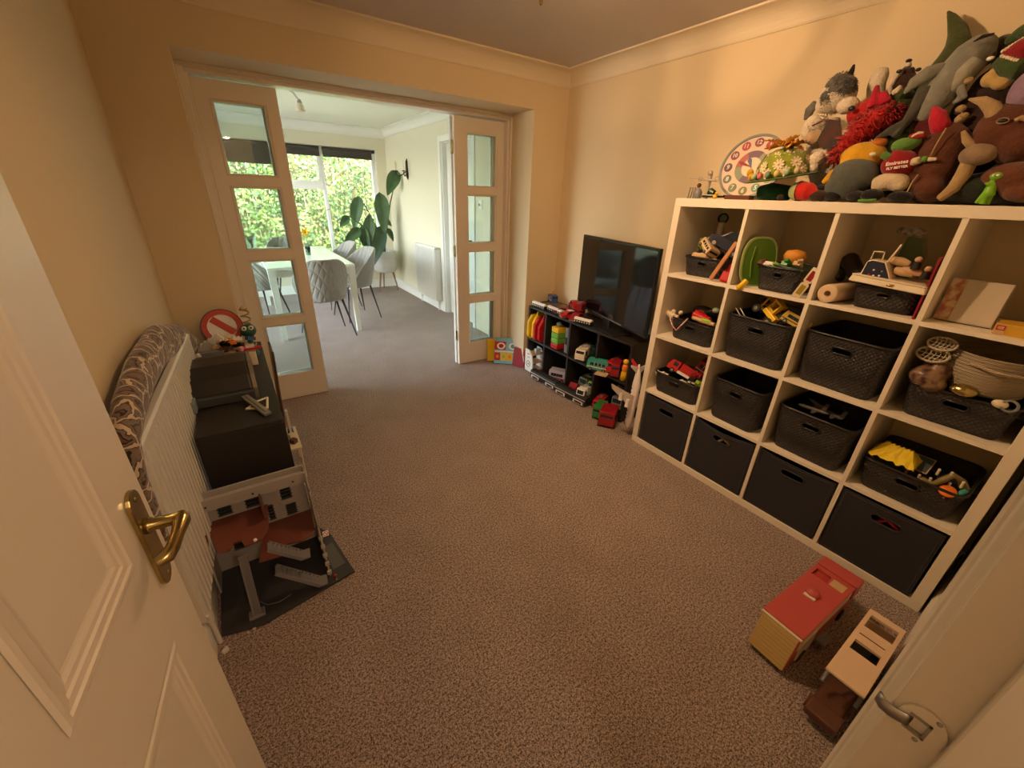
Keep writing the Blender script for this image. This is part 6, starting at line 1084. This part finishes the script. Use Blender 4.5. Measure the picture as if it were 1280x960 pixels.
t = thing('toy_chick', 'tiny yellow chick on the front edge of the shelf top', 'toy', (.015, -.205, ZT)); b = B(); b.ball((.015, -.205, ZT + .010), (.011, .011, .010), n=10, m=6); b.ball((.013, -.210, ZT + .023), .008, n=10, m=6); b.done('chick_body', m_yelp, t, mod=[remesh(.002, 1)]); b = B(); b.cyl((.006, -.211, ZT + .022), (.002, -.212, ZT + .021), .002, .0003, 6); b.done('beak', m_org, t)
# easter bonnet
hc = V(.085, -.452, ZT + .108); t = thing('easter_bonnet', 'green bonnet covered with daisies, eggs and an orange flower', 'hat', (.085, -.452, ZT), GP); RT = tilt(-7, -8, 0); m_br = FUR('felt_green', (.075, .15, .03), .3); m_dm = FUR('felt_lime', (.28, .34, .03), .4)
b = B(); b.lathe([(0, 0), (.13, .0), (.145, .004), (.13, .006), (.08, .008), (0, .008)], hc + V(0, 0, -.02), RT, n=36, sy=1.02); b.done('brim', m_br, t)
b = B(); b.lathe([(.095, 0), (.097, .03), (.085, .07), (.055, .10), (0, .112)], hc + V(0, 0, -.014), RT, n=28); b.done('crown', m_dm, t)
m_pet = M('daisy_white', (.72, .62, .42), .8); m_op = M('petal_orange', (.70, .27, .02), .7, var=(20, (.75, .42, .04), 1))
for k in range(11):
    a = math.radians(95 + k * 19); r_ = .099
    for q in range(3):
        zz = .022 + .028 * q; rr = .100 - .008 * q * q; p_ = hc + V(0, 0, -.014) + RT @ V(rr * math.cos(a + .10 * q), rr * math.sin(a + .1 * q), zz); no_ = (RT @ V(math.cos(a), math.sin(a), .35)).normalized(); Rk = fr(no_)
        if (k * 3 + q) % 2: continue
        b = B()
        for s_ in range(9): an = s_ * 2 * math.pi / 9; e = p_ + Rk @ V(.019 * math.cos(an), .019 * math.sin(an), .003); w0 = Rk @ V(-.0045 * math.sin(an), .0045 * math.cos(an), 0); b.add([p_ - w0 * .4, p_ + w0 * .4, e + w0, e + Rk @ V(.004 * math.cos(an), .004 * math.sin(an), 0), e - w0], [(0, 4, 3, 2, 1)])
        b.ball(p_ + no_ * .003, .005, n=8, m=5); b.done('daisy', m_pet, t)
ec = [(.6, .5, .15), (.35, .45, .25), (.65, .15, .14), (.2, .3, .2), (.62, .48, .18), (.35, .5, .3), (.6, .5, .3)]
for k in range(7): a = math.radians(128 + k * 17); p_ = hc + V(0, 0, -.008) + RT @ V(.118 * math.cos(a), .118 * math.sin(a), .012); b = B(); b.ball(p_, (.0105, .0105, .014), n=12, m=8); b.done('small_egg', M('egg_%d' % k, ec[k], .4), t)
b = B()
for k in range(3): p_ = hc + RT @ V(-.085 + .02 * k, .088 + .018 * (k % 2), .004 + .018 * (k % 2)); b.ball(p_, (.015, .015, .016), n=10, m=6)
b.done('yellow_chicks', f_yel, t, mod=[remesh(.003, 1)])
tp = hc + RT @ V(0, 0, .100); b = B(); rnd = random.Random(4)
for k in range(22): a = k * 2.4; ln = rnd.uniform(.055, .10); bigleaf(b, tp + V(0, 0, .004), tp + V(ln * math.cos(a), ln * math.sin(a), -.01 + .06 * rnd.random()), .038, .12, (0, 0, 1), .3)
b.ball(tp + V(0, 0, .012), .014, n=8, m=5); b.done('orange_flower', m_op, t)
b = B(); b.tube([(.09, -.37, ZT + .03), (.09, -.42, ZT + .035), (.10, -.50, ZT + .03)], [.03, .038, .03], 10); tag(b.done('green_cloth', FUR('tinsel_green', (.015, .08, .03), 1, 60), mod=[remesh(.006, 1)]), 'dark green leafy cloth bunched under the bonnet', 'cloth')
b = B(); b.tube([(.15, -.50, ZT + .03), (.15, -.56, ZT + .04)], [.035, .03], 10); tag(b.done('plush_toy', f_dgr, mod=[remesh(.006, 2)]), 'olive green bit of plush behind the strawberry', 'plush toy')
# strawberry
t = plush('strawberry_toy', 'red strawberry shaped soft toy with a pale green cap on the shelf front edge', V(.03, -.59, ZT)); b = B(); b.tube([(.035, -.545, ZT + .036), (.035, -.57, ZT + .037), (.03, -.60, ZT + .035), (.03, -.635, ZT + .030)], [.030, .036, .033, .012], 16); b.done('fruit', FUR('plush_red', (.60, .025, .015), .3), t, mod=[remesh(.004, 3)])
b = B(); b.tube([(.038, -.528, ZT + .034), (.037, -.545, ZT + .036), (.035, -.562, ZT + .037)], [.022, .034, .0385], 16, cap=False); b.done('cap', FUR('pale_lime', (.42, .50, .20), .3), t)
b = B(); b.ball((.02, -.50, ZT + .012), (.016, .014, .011), n=8, m=6); tag(b.done('brown_pebble', f_dbr), 'small brown soft ball beside the strawberry', 'toy')
# husky
h = K(1047, 120, .19); t = plush('husky_plush', 'grey and cream husky dog plush sitting behind the bonnet', V(.2, -.55, ZT))
blob('head', f_cream, [('b', h, (.060, .066, .062)), ('b', K(1060, 132, .13), (.036, .038, .030)), ('b', K(1030, 130, .18), (.030, .030, .035))], t)
blob('head_cap', f_grey, [('b', K(1050, 106, .175), (.042, .052, .036)), ('b', K(1036, 120, .160), (.028, .030, .026)), ('b', K(1058, 108, .16), (.03, .035, .035)), ('b', K(1045, 112, .15), (.022, .03, .022))], t, .006)
tufts('fur_tufts', f_grey, t, [(K(1050, 106, .172), .040), (K(1058, 108, .158), .030), (K(1038, 120, .158), .026)], 420, .009, .0022, random.Random(1))
tufts('fur_tufts', f_cream, t, [(h, .056), (K(1023, 158, .18), .036), (K(1030, 180, .21), .055)], 500, .008, .0024, random.Random(2))
blob('nose', M('nose_leather', (.012, .01, .01), .35), [('b', K(1064.5, 135.5, .096), (.008, .013, .009))], t, .003, 1)
blob('ear', f_blk, [('t', [K(1062, 95, .17), K(1065, 88, .17), K(1068, 80, .17)], [.018, .014, .006], .6)], t, .004, 2)
blob('ear', f_grey, [('t', [K(1021, 128, .19), K(1012, 138, .19), K(1008, 150, .18)], [.018, .02, .012], .6)], t, .004, 2)
blob('body', f_cream, [('t', [K(1034, 150, .21), K(1030, 180, .21), K(1036, 215, .20), V(.20, -.585, ZT + .045)], [.045, .062, .070, .045]), ('b', K(1014, 160, .18), (.03, .035, .05))], t)
blob('paw', f_tan if 0 else FUR('fur_peach', (.50, .34, .21), .3), [('b', K(1018, 172, .12), (.026, .034, .028))], t, .005)
blob('paw', f_cream, [('b', K(1021, 198, .10), (.026, .030, .026)), ('b', K(1017, 210, .10), (.02, .02, .02))], t, .005)
b = B(); b.tube([K(1014, 158, .16), K(1030, 150, .13), K(1048, 152, .12)], .0035, 6); b.done('collar', m_brn, t)
m_tart = M('dark_tartan', (.03, .020, .015), .8, var=(22, (.075, .02, .015), 1)); b = B(); c = [K(1036, 150, .11), K(1050, 152, .11), K(1044, 183, .09), K(1030, 186, .09), K(1022, 176, .10)]; nn_ = (CP - c[0]).normalized() * .01; b.add(c + [p_ - nn_ for p_ in c], [(0, 1, 2, 3, 4), (9, 8, 7, 6, 5)] + [(i, (i + 1) % 5, 5 + (i + 1) % 5, 5 + i) for i in range(5)]); b.done('tartan_scarf', m_tart, t, bev=.003)
# cream limb and badger
t = plush('rabbit_plush', 'cream plush with one rounded arm raised between the husky and the badger', K(1098, 150, .27)); blob('body', f_cream, [('b', K(1095, 150, .27), (.05, .055, .07)), ('t', [K(1095, 125, .26), K(1095, 108, .25), K(1100, 94, .25), K(1104, 84, .25)], [.030, .030, .030, .018])], t)
t = plush('badger_plush', 'brown and white badger plush with its snout pointing up', K(1130, 150, .24))
blob('head', f_dbr, [('b', K(1128, 112, .215), (.045, .045, .052)), ('t', [K(1130, 100, .21), K(1136, 84, .20)], [.034, .017]), ('t', [K(1114, 130, .22), K(1108, 122, .2)], [.03, .018])], t, .005)
blob('white_stripe', f_cream, [('t', [K(1113, 122, .175), K(1112, 110, .172), K(1118, 98, .175), K(1127, 88, .185)], [.006, .009, .011, .010]), ('t', [K(1134, 84, .195), K(1136, 78, .195)], [.013, .009])], t, .004, 2)
blob('nose', f_blk, [('b', K(1136, 76, .193), (.009, .010, .006))], t, .003, 1)
for px, py in ((1124, 89), (1148, 87)): b = B(); b.ball(K(px, py, .166 if px < 1130 else .19), (.004, .009, .006), n=10, m=6); b.done('eye', m_blk, t)
blob('paw', f_cream, [('t', [K(1115, 117, .12), K(1122, 113, .12), K(1127, 107, .12)], [.008, .011, .007])], t, .003, 2)
blob('body', f_dgr, [('b', K(1122, 130, .20), (.05, .055, .05)), ('b', K(1130, 165, .22), (.07, .07, .09))], t)
# red shaggy monster
pc = [(K(1052, 192, .09), .030), (K(1066, 176, .10), .036), (K(1080, 160, .11), .040), (K(1095, 150, .12), .040), (K(1112, 143, .12), .034)]
t = plush('shaggy_plush', 'shaggy red plush lying across the middle of the pile', K(1080, 180, .1)); blob('body', f_red, [('t', [p_ for p_, _ in pc], [r for _, r in pc]), ('t', [K(1060, 148, .15), K(1080, 140, .15), K(1098, 125, .15)], [.026, .034, .030])], t)
tufts('fur_tufts', f_red, t, [(p_, r * 1.0) for p_, r in pc] + [(K(1085, 150, .14), .036)], 330, .020, .0022, random.Random(5))
blob('crest', f_pink, [('t', [K(1092, 135, .13), K(1094, 120, .13), K(1097, 106, .13)], [.036, .024, .010], .6), ('t', [K(1106, 130, .13), K(1104, 115, .13)], [.022, .012])], t, .005)
blob('orange_nose', FUR('fur_orange', (.55, .16, .02), .3), [('b', K(1100, 178, .07), (.018, .024, .018))], t, .004)
# yellow and slate doll, back to the room
t = plush('doll_plush', 'plush doll in a mustard top and slate trousers lying face down on the shelf edge', V(.09, -.71, ZT))
blob('top', f_yel, [('b', K(1078, 196, .08), (.050, .075, .050)), ('t', [K(1060, 205, .05), K(1040, 219, .04), K(1029, 230, .04)], [.022, .018, .014])], t)
blob('trousers', f_slate, [('b', K(1066, 220, .055), (.055, .080, .062)), ('b', V(.06, -.705, ZT + .05), (.05, .072, .045)), ('b', V(.05, -.675, ZT + .035), (.03, .03, .035))], t)
blob('foot', f_blk, [('b', V(.035, -.685, ZT + .020), (.028, .034, .020))], t, .005); blob('foot', f_blk, [('b', V(.03, -.765, ZT + .020), (.028, .034, .020))], t, .005); blob('hand', f_blk, [('b', K(1026, 236, .04), (.018, .022, .016))], t, .004)
b = B(); b.ball(V(.03, -.638, ZT + .020), (.025, .040, .022)); tag(b.done('brown_plush', f_dbr, mod=[remesh(.006, 2)]), 'dark brown plush paw between the strawberry and the slate doll', 'plush toy', GP)
# green creature in a red football shirt
t = plush('football_plush', 'green plush creature in a red printed shirt and white shorts', V(.05, -.86, ZT)); c = K(1122, 211, .045); m_sh = FUR('shirt_red', (.30, .012, .02), .2, 300); f_wh = FUR('shorts_white', (.62, .52, .36), .3)
blob('shirt', m_sh, [('b', K(1124, 205, .055), (.040, .052, .044)), ('t', [K(1120, 200, .05), K(1128, 196, .06)], [.036, .03])], t, .005)
blob('shorts', f_wh, [('b', K(1113, 227, .045), (.036, .056, .030)), ('b', K(1100, 232, .035), (.022, .026, .022)), ('b', K(1124, 232, .035), (.024, .026, .022))], t, .005)
blob('head', f_gr, [('b', K(1130, 182, .06), (.036, .036, .024)), ('b', K(1141, 178, .06), (.024, .024, .020))], t, .005); blob('mouth', f_red, [('b', K(1146, 170, .045), (.012, .024, .010))], t, .004); blob('tooth_rim', f_cream, [('t', [K(1139, 172, .035), K(1148, 166, .035), K(1155, 166, .04)], [.004, .005, .004])], t, .003, 1)
blob('arm', f_wh, [('t', [K(1140, 203, .04), K(1150, 200, .03)], [.014, .012])], t, .004); blob('hand', f_gr, [('t', [K(1152, 199, .03), K(1160, 199, .03)], [.011, .008])], t, .004); blob('fingers', f_cream, [('t', [K(1160, 199, .026), K(1171, 199, .026)], [.007, .005])], t, .003, 1)
blob('arm', f_gr, [('t', [K(1112, 198, .035), K(1103, 192, .03)], [.012, .013])], t, .004); blob('fingers', f_cream, [('b', K(1091, 193, .028), (.008, .012, .008))], t, .003, 1)
blob('boot', f_blk, [('b', V(.018, -.815, ZT + .024), (.026, .036, .022))], t, .005); blob('boot', f_blk, [('b', V(.025, -.895, ZT + .020), (.026, .038, .020))], t, .005); blob('sole', f_gr, [('t', [V(-.0, -.785, ZT + .006), V(-.006, -.81, ZT + .005), V(-.0, -.84, ZT + .008)], .006)], t, .003, 1)
for s_, z, sz in (('Emirates', .0, .0165), ('FLY BETTER', -.014, .0105)):
    p_ = K(1121, 203.5 if z == 0 else 209.5, .000 if z == 0 else .003); n_ = V(-.95, -.12, .25).normalized(); R_ = fr(n_, (0, .16, 1)); text(s_, sz, m_wht, 'shirt_lettering', t, p_, R_, bold=.0004)
# shark, dark fish tail, green dinosaur
t = plush('shark_plush', 'long grey shark plush lying diagonally with its nose to the upper right', K(1180, 120, .17))
blob('body', f_shark, [('t', [K(1149, 152, .10), K(1160, 138, .11), K(1176, 116, .13), K(1195, 92, .15), K(1215, 70, .16), K(1232, 56, .16), K(1243, 48, .15)], [.020, .036, .048, .054, .054, .044, .020])], t, .007, 6)
blob('belly', FUR('fur_pale_shark', (.36, .36, .30), .25), [('t', [K(1185, 116, .115), K(1203, 94, .125), K(1222, 74, .13)], [.022, .032, .026])], t, .006)
blob('flipper', f_shark, [('t', [K(1182, 84, .12), K(1160, 92, .10), K(1142, 104, .09), K(1129, 118, .085)], [.018, .024, .020, .005], .5)], t, .005, 3); blob('flipper', f_shark, [('t', [K(1192, 128, .12), K(1204, 122, .11), K(1200, 108, .11)], [.010, .016, .018], .6)], t, .005, 3)
b = B(); b.tube([K(1217, 52, .098), K(1228, 46, .094), K(1243, 42, .094)], [.002, .006, .003], 8); b.done('mouth', f_blk, t); b = B(); b.ball(K(1238, 73, .115), (.005, .010, .006), n=8, m=6); b.done('eye', m_wht, t)
blob('dorsal_fin', f_dshark, [('t', [K(1233, 72, .17), K(1246, 68, .17)], [.028, .010])], t, .006, 2)
t = plush('ray_plush', 'dark grey fish tail plush hanging over the red shaggy one', K(1130, 150, .08)); blob('tail', f_dshark, [('t', [K(1160, 112, .12), K(1148, 132, .10), K(1136, 148, .08), K(1128, 158, .07)], [.030, .024, .016, .012]), ('t', [K(1133, 152, .07), K(1115, 163, .05), K(1093, 173, .05)], [.014, .018, .004], .5), ('t', [K(1133, 154, .07), K(1124, 166, .05), K(1114, 173, .05)], [.012, .014, .004], .5)], t, .005, 4)
t = plush('dinosaur_plush', 'green dinosaur plush whose long curved tail points up the wall', K(1180, 130, .28)); blob('tail', f_dino, [('t', [K(1184, 13, .32), K(1190, 22, .32), K(1197, 38, .32), K(1198, 54, .31), K(1190, 72, .30), K(1176, 92, .28), K(1160, 112, .26), K(1150, 130, .25)], [.004, .014, .026, .034, .040, .046, .05, .06])], t, .007, 4)
# crocodile head, koala ear, lilac toy
t = plush('crocodile_plush', 'green crocodile plush with an open dark red mouth at the right end of the pile', K(1262, 80, .12))
blob('lower_jaw', FUR('croc_green', (.05, .085, .025), .4), [('t', [K(1248, 80, .12), K(1262, 82, .10), K(1285, 84, .08)], [.024, .034, .036])], t, .006); blob('mouth', FUR('mouth_red', (.27, .012, .018), .3), [('t', [K(1256, 66, .09), K(1274, 62, .08), K(1292, 60, .07)], [.014, .028, .034])], t, .006)
blob('upper_jaw', FUR('croc_green', (.05, .085, .025), .4), [('t', [K(1256, 54, .12), K(1275, 42, .11), K(1292, 36, .10)], [.010, .020, .028])], t, .006)
b = B()
for k in range(9): p_ = K(1252 + k * 3.3, 70 + k * .9, .058); b.ball(p_, (.0045, .0045, .005), n=6, m=4)
for k in range(7): p_ = K(1253 + k * 4.2, 64 - k * 2.6, .070); b.ball(p_, (.004, .004, .005), n=6, m=4)
b.done('teeth', m_cream, t)
blob('foot', FUR('fur_sand', (.52, .36, .13), .3), [('b', K(1240, 98, .10), (.022, .026, .024)), ('b', K(1252, 104, .09), (.020, .024, .018)), ('b', K(1246, 90, .10), (.016, .018, .018))], t, .005)
t = plush('koala_plush', 'dark grey plush with a round ear behind the shark nose', K(1252, 64, .22)); blob('head', f_dshark, [('b', K(1252, 60, .22), (.036, .034, .036)), ('b', K(1266, 90, .24), (.08, .06, .09))], t)
t = plush('lilac_plush', 'lilac plush cut off by the right edge of the picture', K(1284, 112, .1)); blob('body', f_lil, [('b', K(1292, 112, .08), (.05, .052, .062))], t)
# bull
t = plush('bull_plush', 'big brown bull plush with cream horns and muzzle at the right of the pile', V(.12, -.97, ZT))
blob('body', f_brown, [('t', [V(.09, -.90, ZT + .055), K(1165, 215, .10), K(1180, 185, .12), K(1200, 170, .14)], [.05, .068, .075, .07]), ('b', V(.08, -.95, ZT + .045), (.06, .05, .045))], t, .008)
blob('head', f_brown, [('b', K(1262, 160, .09), (.070, .080, .075)), ('b', K(1243, 172, .065), (.045, .055, .055)), ('b', K(1276, 180, .08), (.07, .06, .06))], t, .008)
blob('muzzle', FUR('fur_muzzle', (.30, .21, .13), .25), [('b', K(1223, 193, .040), (.034, .046, .032))], t, .005)
b = B(); b.tube([K(1246, 147, .06), K(1240, 134, .055), K(1228, 126, .055), K(1211, 124, .06)], [.022, .019, .013, .003], 12); b.done('horn', f_tan, t); b = B(); b.tube([K(1216, 184, .04), K(1208, 175, .035), K(1204, 164, .035)], [.012, .011, .006], 10); b.done('ear', f_tan, t)
b = B(); b.tube([K(1270, 150, .02), K(1276, 147, .015), K(1284, 150, .02)], [.006, .007, .005], 8); b.done('ear', f_tan, t)
b = B(); c = K(1253.5, 151, .018); b.ball(c, (.004, .010, .006), n=12, m=8); b.done('eye', m_blk, t); b = B(); b.tube([c + V(-.002, .013 * math.cos(a), .007 * math.sin(a)) for a in [k * math.pi / 6 for k in range(13)]], .0018, 5, cap=False); b.done('eye_ring', FUR('fur_muzzle', (.3, .21, .13), .2), t)
blob('leg', f_tan, [('t', [K(1213, 200, .05), K(1204, 218, .045), K(1192, 235, .04), V(.035, -.995, ZT + .014)], [.022, .021, .018, .012])], t, .005); blob('leg', f_tan, [('t', [K(1196, 152, .09), K(1204, 145, .08)], [.012, .014])], t, .004)
b = B(); b.tube([K(1183, 160, .035), K(1172, 178, .03), K(1163, 195, .03)], .0025, 6); b.tube([K(1148, 218, .03), K(1140, 228, .03), K(1134, 240, .02)], .0025, 6); b.done('piping', f_tan, t)
t = plush('burgundy_plush', 'burgundy plush under the shark with a crimson pointed cap', K(1165, 175, .12)); blob('body', f_gra, [('t', [K(1160, 150, .14), K(1160, 185, .12), V(.12, -.90, ZT + .12)], [.045, .055, .06])], t); blob('cap', f_pink, [('t', [K(1167, 133, .08), K(1172, 145, .08), K(1176, 160, .08), K(1176, 168, .08)], [.006, .024, .026, .014])], t, .005)
t = plush('monkey_plush', 'dark brown plush in the middle of the heap behind the bull', K(1225, 140, .2)); blob('body', f_dbr, [('b', K(1222, 140, .19), (.07, .07, .08)), ('b', K(1222, 170, .20), (.10, .09, .10)), ('b', K(1235, 115, .21), (.06, .05, .07))], t, .009); blob('paw', f_tan, [('b', K(1201, 136, .10), (.012, .014, .012)), ('b', K(1211, 101, .11), (.012, .014, .011)), ('b', K(1205, 145, .09), (.011, .013, .011))], t, .004, 2)
t = plush('moose_plush', 'reddish brown plush lying at the lower right of the pile', K(1268, 228, .08)); blob('body', FUR('fur_russet', (.16, .055, .028), .3), [('b', K(1268, 222, .07), (.06, .075, .045)), ('b', K(1285, 240, .06), (.05, .06, .03))], t)
t = plush('dark_cushion', 'very dark green cushion under the bull head', V(.16, -1.09, ZT)); blob('body', FUR('fur_nightgreen', (.02, .026, .018), .3), [('b', V(.15, -1.08, ZT + .05), (.12, .13, .05)), ('b', V(.20, -1.16, ZT + .08), (.12, .12, .08))], t, .010)
t = plush('back_plush', 'brown plush mass filling the back of the pile by the wall', V(.28, -.95, ZT)); blob('body', f_dbr, [('t', [V(.27, -.70, ZT + .09), V(.28, -.85, ZT + .12), V(.28, -1.0, ZT + .14), V(.28, -1.16, ZT + .15)], [.07, .10, .10, .11])], t, .010)
t = thing('green_dinosaur_figure', 'small bright green rubber dinosaur standing at the front edge of the shelf', 'toy figure', V(.03, -1.12, ZT)); m_rg = M('bright_green_rubber', (.20, .50, .02), .4)
blob('body', m_rg, [('t', [K(1219, 254, .03), K(1228, 247, .03), K(1236, 242, .03), K(1240, 232, .03), K(1245, 222, .03)], [.004, .010, .016, .012, .010]), ('b', K(1246, 220, .02), (.012, .016, .011)), ('t', [K(1236, 230, .02), K(1231, 229, .015)], [.006, .003]), ('t', [K(1234, 243, .03), V(.03, K(1230, 250, .03).y, ZT + .003)], [.009, .007]), ('t', [K(1238, 243, .04), V(.045, K(1236, 250, .04).y, ZT + .003)], [.009, .007])], t, .003, 1)
b = B(); c = K(1242, 219, .008); b.ball(c, .004, n=8, m=5); b.ball(c + V(0, -.010, 0), .004, n=8, m=5); b.done('eyes', m_wht, t)
